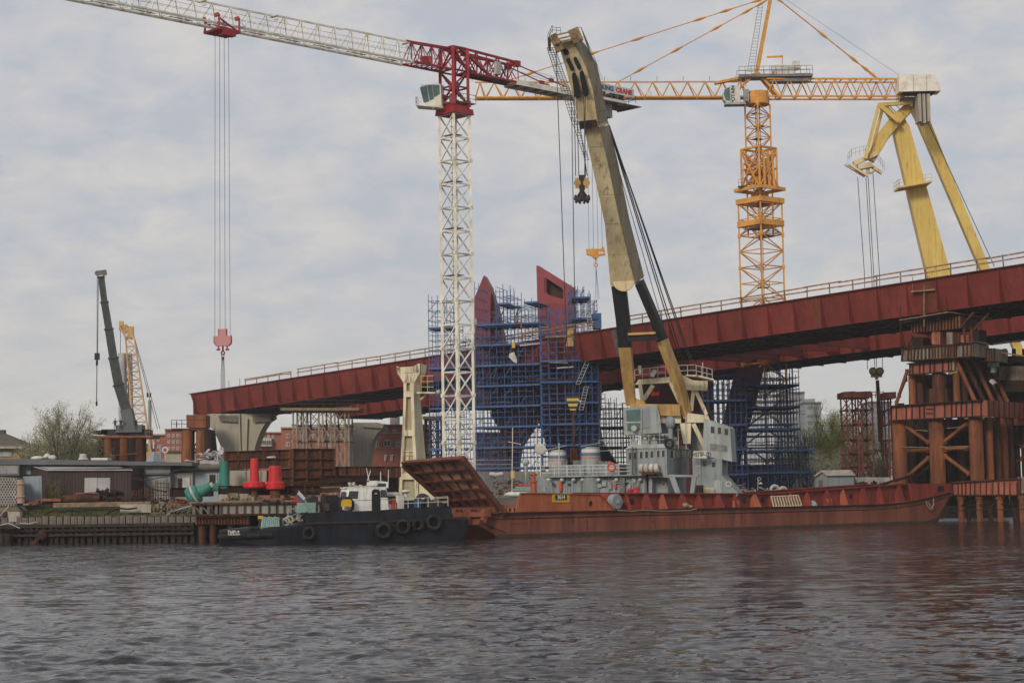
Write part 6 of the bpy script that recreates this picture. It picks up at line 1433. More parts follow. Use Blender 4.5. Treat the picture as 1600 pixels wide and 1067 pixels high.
def scaffold(name, label, px0, px1, Y0, rot, nx, ny, tops, lift=2.0, dy=2.2, deckz=(), lead=1.2, mat_='scaf_blue', seed=1, zb=None, px_ext=None):
    """grid of standards and ledgers: nx bays along, ny rows deep; tops gives the picture height of every column"""
    rs_ = random.Random(seed)
    a = P(px0, 700, Y0); a = V(a.x, a.y, GZ); d = V(math.cos(rot), math.sin(rot), 0); n = V(-d.y, d.x, 0)
    f = Fr(a, d, n); Ls = (f.pp(px1, 700)-a).dot(d); bx = Ls/nx
    root = thing(name, label, 'scaffold', a+d*Ls/2)
    def hz(i):
        px = px0+(px1-px0)*i/nx
        for (x0, y0), (x1, y1) in zip(tops[:-1], tops[1:]):
            if x0 <= px <= x1: y = y0+(y1-y0)*(px-x0)/max(1e-6, x1-x0); break
        else: y = tops[-1][1]
        return f.pp(px, y).z
    H = [hz(i) for i in range(nx+1)]
    zb_ = GZ if zb is None else zb
    g = MB()
    for i in range(nx+1):
        for j in range(ny+1):
            h_ = H[i]-zb_+rs_.uniform(-.3, lead)-(0 if j == 0 else rs_.uniform(0, 1.5))
            g.bar(f.pt(i*bx, j*dy, zb_), f.pt(i*bx, j*dy, zb_+h_), .11)
    g.build('standards', mat_, root)
    g = MB(); nl = int((max(H)-zb_)/(lift/2))
    for k in range(1, nl+1):
        z = zb_+k*lift/2
        for j in range(ny+1):
            i = 0
            while i < nx:
                if min(H[i], H[i+1]) > z-.3 and (k % 2 == 0 or rs_.random() < (.55 if j == 0 else .3)): g.bar(f.pt(i*bx-.15, j*dy, z), f.pt((i+1)*bx+.15, j*dy, z), .075)
                i += 1
        if k % 2 == 0:
            for i in range(nx+1):
                if H[i] > z-.3: g.bar(f.pt(i*bx, -.2, z), f.pt(i*bx, ny*dy+.2, z), .07)
    g.build('ledgers', mat_, root)
    g = MB()
    for i in range(0, nx, 2):
        for k in range(0, nl//2, 1):
            z = zb_+k*lift
            if min(H[i], H[i+1]) > z+lift-.3 and rs_.random() < .45:
                j = rs_.choice((0, ny)); g.bar(f.pt(i*bx, j*dy, z), f.pt((i+1)*bx, j*dy, z+lift), .09)
    if g.v: g.build('braces', mat_, root)
    nb_ = max(3, nx*nl//9)
    for _ in range(nb_):
        i = rs_.randrange(nx); k = rs_.randrange(1, max(2, nl)); z = zb_+k*lift/2+.06
        if min(H[i], H[i+1]) < z: continue
        g = MB(); j = rs_.uniform(-.3, ny*dy); a_ = f.pt(i*bx+rs_.uniform(-.8, .8), j, z); g.bar(a_, a_+d*rs_.uniform(1.5, 4.2)+UP*rs_.uniform(-.25, .35), .26, .05); g.build('board', 'plank', root)
    for z in deckz:
        zz_ = zb_+z; g = MB(); g2 = MB()
        for i in range(nx):
            if min(H[i], H[i+1]) > zz_-.2:
                w_ = rs_.uniform(.0, .25); g.cb(f.pt((i+.5)*bx, ny*dy/2, zz_+.08+rs_.uniform(0, .03)), bx*1.0, ny*dy+.7, .10, rot)
                g2.bar(f.pt(i*bx, -.42, zz_+.22), f.pt((i+1)*bx, -.42, zz_+.22), .05, .34)
        if g.v: o = g.build('platform', 'scaf_deck', root); g2.build('toe_board', mat_, o)
    return f, bx, root, H
def decks(step, top, start=None): return [start+step*k if start else step*(k+1) for k in range(int(top/step))]
z0 = P(800, 576, 322).z-GZ
st_ = (P(800, 576, 322).z-P(800, 607.5, 322).z)
DK = [z0+k*st_ for k in range(-5, 6)]; DK = [z for z in DK if z > 1]
fA, bA, rA, _ = scaffold('scaffold', 'blue tube scaffold behind the white crane mast, left of the pylon tip', 672, 744, 322, RA(-14), 5, 2, [(672, 470), (700, 468), (720, 520), (744, 515)], 1.72, deckz=DK[1::2], seed=2)
fB, bB, rB, _ = scaffold('scaffold', 'blue tube scaffold between the pointed and the slanted pylon pieces', 745, 846, 318, RA(-17), 9, 3, [(745, 440), (757, 505), (765, 498), (778, 450), (800, 452), (808, 478), (846, 474)], 1.72, deckz=DK, seed=3)
fC, bC, rC, _ = scaffold('scaffold', 'blue tube scaffold in front of the slanted pylon piece with wooden planks', 847, 897, 309, RA(-3), 4, 2, [(847, 500), (860, 480), (886, 482), (897, 445)], 1.72, deckz=[z for z in DK if z < 23], seed=4)
fD, bD, rD, _ = scaffold('scaffold', 'blue tube scaffold right of the slanted pylon piece, beside the boom', 897, 937, 308.6, RA(3), 4, 3, [(897, 450), (922, 452), (937, 470)], 1.72, deckz=DK, seed=5)
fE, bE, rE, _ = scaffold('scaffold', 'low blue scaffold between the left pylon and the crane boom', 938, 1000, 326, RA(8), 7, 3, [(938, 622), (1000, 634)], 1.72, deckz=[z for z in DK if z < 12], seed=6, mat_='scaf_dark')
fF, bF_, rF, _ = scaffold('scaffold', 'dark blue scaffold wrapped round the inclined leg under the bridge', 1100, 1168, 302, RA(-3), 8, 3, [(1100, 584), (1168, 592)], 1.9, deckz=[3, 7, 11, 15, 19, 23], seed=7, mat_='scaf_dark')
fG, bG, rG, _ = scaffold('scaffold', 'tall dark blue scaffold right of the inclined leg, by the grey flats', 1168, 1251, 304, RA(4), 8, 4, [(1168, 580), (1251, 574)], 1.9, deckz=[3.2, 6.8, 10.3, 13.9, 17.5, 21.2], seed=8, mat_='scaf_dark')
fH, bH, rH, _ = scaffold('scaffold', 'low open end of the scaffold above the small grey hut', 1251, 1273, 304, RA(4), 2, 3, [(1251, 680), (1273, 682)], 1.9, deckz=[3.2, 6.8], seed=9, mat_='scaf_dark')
def misc(root, fr, what):
    for (kind, m, pts, b, th) in what: g = MB(); fr.poly(g, pts, b, th); g.build(kind, m, root)
misc(rC, fC, [('plank', 'plank', [(852, 525), (899, 523), (899, 526), (852, 528)], -.6, .3), ('plank', 'rust', [(822, 590), (896, 592), (896, 593.6), (822, 592)], -.6, .2), ('plywood', 'boom_orange', [(887, 516), (896, 515), (896, 541), (884, 541)], -.5, .15), ('plank', 'plank', [(858, 565), (887, 566), (887, 568), (858, 567)], -.6, .2), ('plank', 'sheet', [(870, 574), (896, 572), (896, 574), (870, 576)], -.6, .2), ('plank', 'plank', [(846, 510), (858, 510), (858, 512), (846, 512)], -.6, .2), ('plank', 'rust', [(868, 551), (890, 550), (890, 552), (868, 553)], -.6, .2)])
misc(rB, fB, [('hanging_sheet', 'sheet', [(796, 552), (803, 550), (808, 562), (807, 568), (802, 565), (795, 558)], -.7, .2), ('box', 'yellow_plain', [(800, 534.5), (804.5, 534.5), (804.5, 543.5), (799.5, 543.5)], -.6, .6), ('bucket', 'plank', [(804.5, 495.5), (809, 495.5), (808, 504), (805, 504)], -.6, .5), ('plank', 'sheet', [(812, 539), (848, 535), (848, 537), (812, 541)], -.5, .3), ('plank', 'plank', [(814, 521), (846, 516), (846, 519), (814, 524)], -.5, .3), ('red_canister', 'red_plain', [(813, 507), (815.5, 507), (815.5, 512), (813, 512)], -.5, .4)])
misc(rA, fA, [('hanging_sheet', 'sheet', [(735, 497), (744, 496), (745, 505), (742, 520), (738, 526), (734, 514)], -.5, .2)])
misc(rD, fD, [('tool_cabin', 'blue_plain', [(926, 490), (939.5, 489), (940, 513), (928, 513)], -.2, 2.4)])
g = MB()
for (x0, y0, x1, y1) in ((911, 512, 928, 545), (903, 600, 920, 560), (915, 480, 925, 512), (908, 640, 916, 604)):
    a, b = fD.pp(x0, y0, -.5), fD.pp(x1, y1, -.5)
    for e in (-.35, .35): g.bar(a+_X*e, b+_X*e, .09)
    for k in range(9): p = a.lerp(b, k/8); g.bar(p-_X*.35, p+_X*.35, .07)
g.build('ladder', 'zinc', rD)
for (x0, y0, x1, y1) in ((803, 502, 812, 478), (778, 505, 786, 486), (768, 545, 780, 522), (780, 500, 800, 505), (770, 600, 776, 575)):
    g = MB(); g.bar(fB.pp(x0, y0, -.3), fB.pp(x1, y1, -.3), .16); g.build('brace', 'scaf_deck', rB)

# ------------------------------------------------------------------ concrete piers at the left
def pier(name, label, Y, outl, cap, th, m):
    b = P(outl[0][0], 740, Y); r = thing(name, label, 'bridge pier', V(b.x, b.y, GZ))
    g = MB(); g.prism([P(x, y, Y) for x, y in outl], V(.4, th, 0)); g.build('shaft', m, r)
    if cap: g = MB(); g.prism([P(x, y, Y-.6) for x, y in cap], V(.4, th*.8, 0)); g.build('bearing_shelf', m, r)
    return r
L_ = [(352, 792), (350, 712), (346, 700), (340, 685), (332, 671), (322, 658), (314, 654), (314, 650), (330, 646), (424, 647), (425, 653), (416, 659), (409, 670), (403, 684), (398, 700), (397, 792)]
pr = pier('bridge_pier', 'pale concrete pier with curved flared head under the left end of the bridge', 382, L_, None, 5, 'concrete')
g = MB(); g.prism([P(x, y, 381.4) for x, y in ((341, 649), (372, 649), (372, 659.5), (344, 658))], V(.3, .8, 0)); g.build('bearing_shelf', 'concrete_dark', pr); g = MB(); g.prism([P(x, y, 381.4) for x, y in ((395, 649), (424, 648), (424, 658), (396, 660))], V(.3, .8, 0)); g.build('bearing_shelf', 'concrete_dark', pr)
g = MB(); g.prism([P(x, y, 381.5) for x, y in ((372.5, 646), (374.5, 646), (379, 792), (376, 792))], V(.1, .6, 0)); g.prism([P(x, y, 381.4) for x, y in ((385, 654), (387, 654), (382, 792), (379, 792))], V(.1, .5, 0)); g.build('edge_rib', 'concrete', pr)
L2 = [(548, 792), (546, 735), (546, 664), (552, 660), (590, 660), (599, 664), (600, 669), (590, 676), (583, 688), (578, 705), (574, 735), (574, 792)]
pr2 = pier('bridge_pier', 'grey concrete pier with flared head, partly behind the steel trestle', 405, L2, [(565, 661), (600, 662), (598, 669), (566, 667)], 5, 'concrete_mid')

# ------------------------------------------------------------------ pile-supported platforms at the left
def pile_platform(name, label, Y, x0, x1, ydeck, piles, yb, m_deck='plank', th=3.6, back=True, beam=None):
    b = P((x0+x1)/2, yb, Y); r = thing(name, label, 'pile platform', V(b.x, b.y, GZ))
    g = MB(); a, c = P(x0, ydeck, Y-1), P(x1, ydeck, Y-1); g.prism([a, c, c-UP*.35, a-UP*.35], V(0, th+2, 0)); g.build('deck', m_deck, r)
    if beam:
        for bx0, bx1, by0, by1, m in beam: g = MB(); g.prism([P(x, y, Y) for x, y in ((bx0, by0), (bx1, by0), (bx1, by1), (bx0, by1))], V(0, th, 0)); g.build('beam', m, r)
    for px, rd, m in piles:
        for dy_ in ((0, th-.6) if back else (0,)):
            c = P(px+(dy_ > 0)*3.2, ydeck+1, Y+dy_); g = MB(); g.tube(V(c.x, c.y, GZ-.5), c-UP*.3, rd, 12); g.build('pile', m if dy_ == 0 else 'rust_dark', r)
    g = MB()
    for (pa, ra, _), (pb, rb, _) in zip(piles[:-1], piles[1:]):
        A1, A2, B1_, B2 = P(pa, yb-3, Y+.5), P(pa, ydeck+6, Y+.5), P(pb, yb-3, Y+.5), P(pb, ydeck+6, Y+.5); g.bar(A1, B2, .2); g.bar(A2, B1_, .2)
    g.build('brace', 'rust_dark', r)
    return r
r = pile_platform('pile_platform', 'rusty pile platform carrying the dark telescopic crane at the left', 299, 137, 239, 680.5, [(158, .75, 'rust_dark'), (169, .85, 'rust_orange'), (183, .8, 'rust_dark'), (194, .85, 'rust_orange'), (207, .8, 'rust_dark'), (218, .8, 'rust')], 722, 'rust_orange', 4, beam=[(145, 168, 672, 678, 'dark_steel'), (158, 231, 670.5, 679, 'dark_steel')])
g = MB(); railing(g, [P(136, 680, 298), P(145, 680, 298)], 1.1, .5, .03); railing(g, [P(228, 680, 298), P(239, 680, 298)], 1.1, .6, .03); g.bar(P(170, 712, 298), P(215, 708, 298), .08); g.build('railing', 'rail_wood', r)
def person(px, py, Y, hm, m, label, lean=0.0, arm=None, hat='work_orange', ry=0.0):
    """a small standing figure: one continuous skinned body with clothes, helmet as child"""
    b = P(px, py, Y); o = V(b.x, b.y, b.z)
    L = lambda x, y, z: o+V(x*math.cos(ry)-y*math.sin(ry)+lean*z/1.7, x*math.sin(ry)+y*math.cos(ry), z)*1.0
    me = bpy.data.meshes.new('person'); arm = arm or ((-.32, -.05, 1.15), (-.30, -.2, .92), (.32, -.05, 1.15), (.30, -.2, .92))
    J = [L(0, 0, .95), L(0, 0, 1.2), L(0, 0, 1.42), L(0, -.01, 1.54), L(0, -.02, 1.68), L(-.1, 0, .88), L(-.12, -.03, .48), L(-.13, 0, .06), L(-.13, -.16, .03), L(.1, 0, .88), L(.13, -.03, .48), L(.15, .02, .06), L(.15, -.14, .03),
         L(-.19, 0, 1.40), L(*arm[0]), L(*arm[1]), L(.19, 0, 1.40), L(*arm[2]), L(*arm[3])]
    E = [(0, 1), (1, 2), (2, 3), (3, 4), (0, 5), (5, 6), (6, 7), (7, 8), (0, 9), (9, 10), (10, 11), (11, 12), (2, 13), (13, 14), (14, 15), (2, 16), (16, 17), (17, 18)]
    R_ = [.15, .16, .15, .06, .105, .10, .075, .055, .05, .10, .075, .055, .05, .075, .055, .04, .075, .055, .04]
    me.from_pydata([tuple(p-o) for p in J], E, []); ob = bpy.data.objects.new('person', me); C.objects.link(ob); ob.location = o
    md = ob.modifiers.new('skin', 'SKIN'); 
    for v_, r_ in zip(me.skin_vertices[0].data, R_): v_.radius = (r_, r_*.85)
    me.skin_vertices[0].data[0].use_root = True
    ob.modifiers.new('sub', 'SUBSURF').levels = 1
    dg = bpy.context.evaluated_depsgraph_get(); dg.update(); nm = bpy.data.meshes.new_from_object(ob.evaluated_get(dg)); ob.modifiers.clear(); ob.data = nm
    nm.materials.clear(); nm.materials.append(M[m]); nm.materials.append(M['skin'])
    for p_ in nm.polygons:
        p_.use_smooth = True; p_.material_index = 1 if p_.center.z > 1.56 else 0
    tag(ob, label, 'person'); W[ob.name] = Matrix.Translation(o)
    g = MB(); g.sphere(L(0, -.02, 1.77), .125, 12, 6, (1, 1.1, .75)); g.build('helmet', hat, ob, smooth=True)
    return ob
person(179.5, 671.5, 298.5, 1.75, 'work_blue', 'worker in dark blue standing at the left on the pile platform', .05)
person(189, 671.0, 298.2, 1.75, 'work_blue', 'worker in blue with one arm raised towards the crane boom', 0, ((-.4, -.05, 1.3), (-.62, -.1, 1.45), (.3, -.05, 1.15), (.3, -.2, .95)))
person(212.5, 671.5, 298.5, 1.75, 'work_dark', 'worker in dark clothes right of the telescopic boom', -.1)
r = pile_platform('pile_platform', 'rusty pile platform with a red steel box on top, left of the concrete pier', 372, 268, 322, 669, [(292, 1.15, 'rust_orange'), (315, 1.15, 'rust_orange'), (325, 1.0, 'rust_dark')], 724, 'rust', 5, beam=[(291, 322, 648, 655.5, 'rust_orange'), (292.5, 322, 656, 668, 'rust_orange')])
g = MB(); railing(g, [P(268, 668, 370.8), P(292, 668, 370.8)], 1.5, 1.2, .05); g.bar(P(276, 668, 370.8), P(276, 659, 370.8), .2); g.build('railing', 'dark_steel', r)
g = MB()
for k in range(5): g.tube(P(330+k*2, 722-k, 376), P(322+k*3, 676, 376+k), .35, 8)
g.build('raking_pile', 'rust_dark', r)

# ------------------------------------------------------------------ temporary steel trestles
def trestle(name, label, Y, cols, ytop, ybot, m, th=6, lev=(), joints=True, rp=.16, deck=None, mm=None):
    b = P((cols[0]+cols[-1])/2, ybot, Y); r = thing(name, label, 'trestle', V(b.x, b.y, GZ))
    nl = len(lev)
    for j, dy_ in enumerate((0, th)):
        for i, px in enumerate(cols):
            g = MB(); a, c = P(px, ytop, Y+dy_*0), P(px, ybot, Y); a = V(a.x, a.y+dy_, a.z); c = V(a.x, a.y, GZ)
            g.tube(c, a, rp, 8)
            if joints:
                for y in lev: z = P(px, y, Y).z; g.tube(V(a.x, a.y, z-.16), V(a.x, a.y, z+.16), rp*2.1, 8); 
            g.build('post', (mm or m), r)
        g = MB()
        for i, (p0, p1) in enumerate(zip(cols[:-1], cols[1:])):
            ys = [ytop+2]+list(lev)+[ybot]
            for k in range(len(ys)-1):
                A1, B1_, A2, B2 = P(p0, ys[k], Y), P(p1, ys[k], Y), P(p0, ys[k+1], Y), P(p1, ys[k+1], Y)
                for p in (A1, B1_, A2, B2): p.y += dy_
                if (p1-p0) > 9 or k % 2: g.bar(A1, B2, .13); g.bar(B1_, A2, .13)
                g.bar(A2, B2, .14); g.bar(A1, B1_, .14)
        g.build('brace', m, r)
    g = MB()
    for px in cols:
        ys = [ytop+2]+list(lev)
        for y in ys: a = P(px, y, Y); g.bar(a, a+V(0, th, 0), .13)
    g.build('cross_tie', m, r)
    if deck: g = MB(); x0, x1, y = deck; a, c = P(x0, y, Y-1.2), P(x1, y, Y-1.2); g.prism([a, c, c-UP*.5, a-UP*.5], V(0, th+2.4, 0)); o = g.build('deck', 'plank', r); g = MB(); railing(g, [a, c], 1.4, 1.3, .04); g.build('railing', 'dark_steel', o)
    return r
mat('trestle_grey', (.33, .30, .25), (.2, .13, .09), RUST, .35, .9, .7)
trestle('steel_trestle', 'grey tubular steel trestle with wooden deck under the bridge, right of the concrete pier', 345, [458, 464, 474, 479, 498, 504, 517, 523, 539, 545], 640, 735, 'trestle_grey', 7, (664, 689), deck=(438, 561, 637), mm='trestle_grey')
trestle('steel_trestle', 'dark steel trestle seen between the cream boom rest and the white mast', 352, [664, 671, 682, 689], 655, 735, 'rust_dark', 6, (672, 690, 710), deck=(660, 692, 650))
mat('trestle_red', (.19, .055, .045), (.12, .035, .03), None, .4, .9, .7)
trestle('steel_trestle', 'red brown lattice trestle standing in front of the green trees', 292, [1322, 1340, 1345, 1362], 613, 735, 'trestle_red', 5, (640, 663, 687, 709, 730), rp=.13)
t2 = trestle('steel_trestle', 'narrow red brown trestle just left of the big pile tower', 294, [1387, 1391], 613, 735, 'trestle_red', 5, (640, 663, 687, 709, 730), rp=.13)
for i, (x0, x1, lb) in enumerate(((1318, 1337, 'left'), (1337, 1361, 'right'))):
    g = MB(); a, c = P(x0, 612, 291.5), P(x1, 611, 291.5); g.prism([a, c, c-UP*1.0, a-UP*.9], V(0, 6, 0)); single(g, 'head_beam', 'rust_pink', ['short rusty head beam on the left half of the lattice trestle', 'short rusty head beam on the right half of the lattice trestle'][i], 'beam')
g = MB(); a, c = P(1381, 613, 292), P(1400, 612, 292); g.prism([a, c, c-UP*1.0, a-UP*1.0], V(0, 6, 0)); railing(g, [P(1361, 622, 292), P(1381, 622, 292)], 1.0, .7, .05); single(g, 'head_beam', 'rust_pink', 'rusty head beam and walkway on the narrow red brown trestle', 'beam')

# ------------------------------------------------------------------ the big pile tower at the right
def pile_tower():
    f = frame(1390, 263, 1520, 255.5)
    r = thing('pile_tower', 'massive rusty pile tower with cross braces carrying the bridge at the right', 'pile tower', f.pt(7, 6, 0))
    def box(x0, y0, x1, y1, b, th, m, name): g = MB(); f.box(g, x0, y0, x1, y1, b, th); return g.build(name, m, r)
    # lower walkway beam in front, on short piles
    g = MB(); f.poly(g, [(1487, 752.5), (1590, 747), (1590, 773), (1487, 773)], -1.5, 1.0); lb = g.build('lower_beam', 'rust_pink', r)
    g = MB()
    for px in (1488, 1497, 1503, 1509, 1516, 1523, 1532, 1541, 1551, 1560, 1569, 1578, 1589): g.bar(f.pp(px, 753, -1.6), f.pp(px, 773, -1.6), .22, .12)
    g.bar(f.pp(1487, 753.5, -1.7), f.pp(1590, 747.5, -1.7), .5, .14); g.bar(f.pp(1487, 773, -1.7), f.pp(1590, 773, -1.7), .5, .14); g.build('stiffener', 'rust', lb)
    g = MB(); f.poly(g, [(1590, 745.5), (1760, 738), (1760, 769), (1590, 770)], -.6, 1.0); lb2 = g.build('lower_beam', 'steel_panel', r)
    g = MB()
    for k in range(14): px = 1594+k*9; g.bar(f.pp(px, 746, -.8), f.pp(px, 770, -.8), .35, .16)
    g.build('stiffener', 'rust', lb2)
    for k, px in enumerate((1501, 1513, 1530, 1547, 1562, 1585, 1597, 1612, 1630)):
        c = f.pp(px, 774, -1.0 if k % 2 == 0 else 1.4); g = MB(); g.tube(V(c.x, c.y, -2), c, .43 if k % 2 == 0 else .32, 12); g.tube(c-UP*.45, c, .62, 12); g.build('pile', 'rust_orange' if k % 2 == 0 else 'rust', r)
    g = MB(); g.bar(f.pp(1495, 789, -1.3), f.pp(1600, 786, -1.3), .12, .12); g.bar(f.pp(1495, 797, -1.4), f.pp(1600, 795, -1.4), .08); g.bar(f.pp(1501, 790, -1.5), f.pp(1530, 778, -1.5), .1); g.bar(f.pp(1530, 790, -1.5), f.pp(1562, 778, -1.5), .1); g.build('tie', 'rust_dark', r)
    # main columns
    def col(px0, px1, y0, y1, b, m='rust_orange', nm='column'):
        a = f.pp((px0+px1)/2, y0, b); w_ = (f.pp(px1, y0, b)-f.pp(px0, y0, b)).length; c = V(a.x, a.y, f.pp((px0+px1)/2, y1, b).z); g = MB(); g.tube(c, a, w_/2, 18); return g.build(nm, m, r)
    for x0, x1, b, m in ((1394.5, 1415, 0, 'rust_orange'), (1451.5, 1474, 0, 'rust_orange'), (1513.5, 1534.5, 0, 'rust_orange')): col(x0, x1, 652, 765, b+.6, m)
    for i, px in enumerate((1544, 1556, 1567, 1577)): col(px-6, px+6, 652, 765, 3.5+i*3, 'rust' if i % 2 else 'rust_orange')
    for k in range(15): col(1398+k*9.3-5.2, 1398+k*9.3+5.2, 630 if k%2 else 655, 770, 12.5+(k%3)*.8, 'rust_dark', 'rear_column')
    for k in range(17): col(1424+k*8-4.6, 1424+k*8+4.6, 585, 630, 13+(k%2)*.7, 'rust_dark', 'rear_column')
    for px, b in ((1404, 8), (1425, 11), (1462, 8), (1484, 11), (1500, 9), (1440, 12)): col(px-6, px+6, 655, 770, b, 'rust_dark', 'rear_column')
    def strut(p0, p1, b, rd, m='rust_orange'):
        g = MB(); a, c = f.pp(*p0, b), f.pp(*p1, b); g.tube(a, c, rd, 10)
        d = (c-a).normalized()
        for p, s in ((a, 1), (c, -1)): g.cb(p+d*s*.25, .5, .2, .7)
        g.build('brace', m, r)
    strut((1413, 664), (1452, 692), .6, .26); strut((1474, 691), (1512, 660), .6, .26); strut((1414, 704), (1452, 703), .6, .24); strut((1475, 702), (1513, 700), .6, .24); strut((1418, 744), (1452, 714), .6, .26); strut((1475, 711), (1515, 741), .6, .26)
    for p0, p1 in (((1430, 665), (1462, 690)), ((1484, 693), (1510, 672)), ((1430, 747), (1460, 722)), ((1484, 711), (1514, 735)), ((1432, 672), (1505, 672))): strut(p0, p1, 8, .22, 'rust_dark')
    g = MB()
    for p0, p1 in (((1430, 671.5), (1450, 673)), ((1480, 669), (1500, 667)), ((1408, 698), (1450, 699)), ((1470, 698), (1514, 697))): g.bar(f.pp(*p0, -.4), f.pp(*p1, -.4), .12, .1)
    g.build('hand_line', 'plank', r)
    # the pink cap beam
    g = MB(); f.poly(g, [(1392, 634.5), (1534, 625), (1534, 650), (1392, 657)], -.6, 1.4); cap = g.build('cap_beam', 'rust_pink', r)
    fs_ = Fr(f.pp(1534, 640, -.6), (f.n+f.d*.0), -f.d)
    g = MB(); a0, a1 = f.pp(1534, 625.5, -.6), f.pp(1534, 650.5, -.6); far = 13.5
    g.hexa([a1, a1+f.d*.9, a1+f.d*.9+f.n*far, a1+f.n*far], [a0, a0+f.d*.9, a0+f.d*.9+f.n*far, a0+f.n*far]); g.build('cap_beam', 'rust_pink', r)
    g = MB()
    for px in (1393, 1400.5, 1416, 1425, 1437, 1444, 1460, 1476, 1487, 1494, 1502, 1510, 1519, 1533): g.bar(f.pp(px, 634.8-(px-1392)*.067, -.7), f.pp(px, 656.5-(px-1392)*.045, -.7), .22, .14)
    g.bar(f.pp(1391, 634.5, -.9), f.pp(1535, 625, -.9), .6, .14); g.bar(f.pp(1391, 657, -.9), f.pp(1535, 650, -.9), .6, .14)
    for k in range(8): p = f.pp(1534, 638, -.6)+f.n*(k*1.8)+f.d*.95; g.bar(p-UP*1.1, p+UP*1.1, .2, .2)
    g.build('stiffener', 'rust_dark', cap)
    g = MB()
    for y in (638.2, 645): f.box(g, 1446.5, y, 1458, y+1.0, -.78, .06)
    g.build('painted_mark', 'rust_dark', cap)
    # tier above: piles, then panels
    for i, (x0, x1, y0, y1, b, m) in enumerate(((1420, 1430, 585, 632, .6, 'rust_orange'), (1432, 1442, 588, 632, 1.6, 'rust'), (1444, 1455, 590, 632, 3.5, 'rust_dark'), (1457, 1478, 583, 630, .5, 'rust'), (1489, 1499, 583, 628, .6, 'rust_orange'), (1501, 1511, 590, 628, 2.4, 'rust'))): col(x0, x1, y0, y1, b, m, 'upper_pile')
    g = MB(); f.poly(g, [(1452, 607), (1480, 606), (1480, 628), (1452, 630)], .2, 1.2); g.build('box_section', 'rust', r)
    for i, (x0, y0, x1, y1) in enumerate(((1494, 563, 1526, 632), (1507, 563, 1540, 632), (1521, 563, 1553, 630), (1534, 566, 1566, 630), (1546, 566, 1575, 630))): strut((x0, y0), (x1, y1), .3+i*2.6, .30, 'rust' if i % 2 else 'rust_orange')
    strut((1418, 578), (1400, 632), .5, .25); strut((1416, 590), (1404, 620), 3, .2, 'rust_dark')
    g = MB(); f.poly(g, [(1421, 568), (1487, 562), (1487, 579), (1421, 586)], -.2, 1.2); um = g.build('upper_beam', 'rust_pink', r)
    g = MB()
    for px in (1421.5, 1426, 1437, 1443, 1453, 1460, 1473, 1482, 1487): g.bar(f.pp(px, 567.5-(px-1421)*.09, -.35), f.pp(px, 585-(px-1421)*.1, -.35), .2, .14)
    g.bar(f.pp(1418, 568.5, -.5), f.pp(1489, 562, -.5), .6, .14); g.bar(f.pp(1420, 586, -.5), f.pp(1489, 579.5, -.5), .6, .16); g.build('stiffener', 'rust_dark', um)
    g = MB(); f.poly(g, [(1487, 560), (1491, 559.5), (1491, 579), (1487, 580)], -.3, .8); g.build('end_plate', 'steel_panel', r)
    g = MB(); f.poly(g, [(1409, 545), (1486, 538), (1520, 536), (1520, 556.5), (1488, 558), (1409, 564)], -.9, 5.5); pn = g.build('sheet_panel', 'steel_panel', r)
    g = MB(); rr = random.Random(4)
    for px in (1410, 1420, 1424, 1429, 1435, 1440, 1446, 1452, 1457, 1461, 1466, 1471, 1476, 1481, 1485, 1490, 1494, 1505, 1511, 1517): g.bar(f.pp(px, 545-(px-1409)*.085, -1.05), f.pp(px+rr.uniform(-1.5, 1.5) if px < 1445 else px, 563.5-(px-1409)*.07, -1.05), .28, .2)
    g.bar(f.pp(1409, 544.6, -1.1), f.pp(1520, 535.6, -1.1), .5, .12); g.bar(f.pp(1409, 564.4, -1.1), f.pp(1520, 556.6, -1.1), .5, .12); g.build('stiffener', 'rust', pn)
    g = MB(); f.poly(g, [(1531, 544), (1553, 544), (1553, 564), (1531, 564)], 4, 5); pn = g.build('sheet_panel', 'steel_panel', r)
    g = MB()
    for px in (1532, 1536, 1541, 1545, 1549, 1553): g.bar(f.pp(px, 544, 3.8), f.pp(px, 564, 3.8), .3, .2)
    g.build('stiffener', 'rust', pn)
    # cribs between the panels and the upper timber platform
    for x0, y0, x1, y1, b, m in ((1424, 527, 1442, 545, 1, 'rust_dark'), (1456, 517, 1469, 538, .3, 'rust_pink'), (1479, 519, 1488, 538, .2, 'steel_panel'), (1489, 520, 1499, 536, .6, 'rust'), (1500, 523, 1514, 535, 1, 'rust_pink'), (1516, 515, 1530, 560, 2, 'rust_dark'), (1470, 512, 1479, 538, 3, 'rust_dark')): box(x0, y0, x1, y1, b, 2.5, m, 'crib_block')
    g = MB(); f.poly(g, [(1424, 503), (1447, 500), (1500, 494), (1500, 513), (1424, 520)], 0, 6); hb_ = g.build('head_block', 'rust_orange', r)
    g = MB()
    for px in range(1426, 1500, 5): g.bar(f.pp(px, 502-(px-1424)*.1, -.15), f.pp(px, 519.5-(px-1424)*.09, -.15), .22, .18)
    g.build('stiffener', 'rust_dark', hb_)
    g = MB(); g.hexa([f.pp(1405, 501, -2), f.pp(1482, 488, -2), f.pp(1550, 498, 6), f.pp(1440, 505, 6)], [f.pp(1405, 499.6, -2), f.pp(1482, 486.6, -2), f.pp(1550, 496.6, 6), f.pp(1440, 503, 6)]); g.build('timber_deck', 'plank', r)
    g = MB()
    for p0, p1 in (((1407, 501), (1407, 480)), ((1446, 494), (1446, 455)), ((1479, 487), (1477, 462)), ((1405, 505), (1425, 501)), ((1440, 480), (1440, 492)), ((1407, 542), (1407, 505))): g = MB(); g.bar(f.pp(*p0, -1.6), f.pp(*p1, -1.6), .11); g.build('prop', 'rust', r)
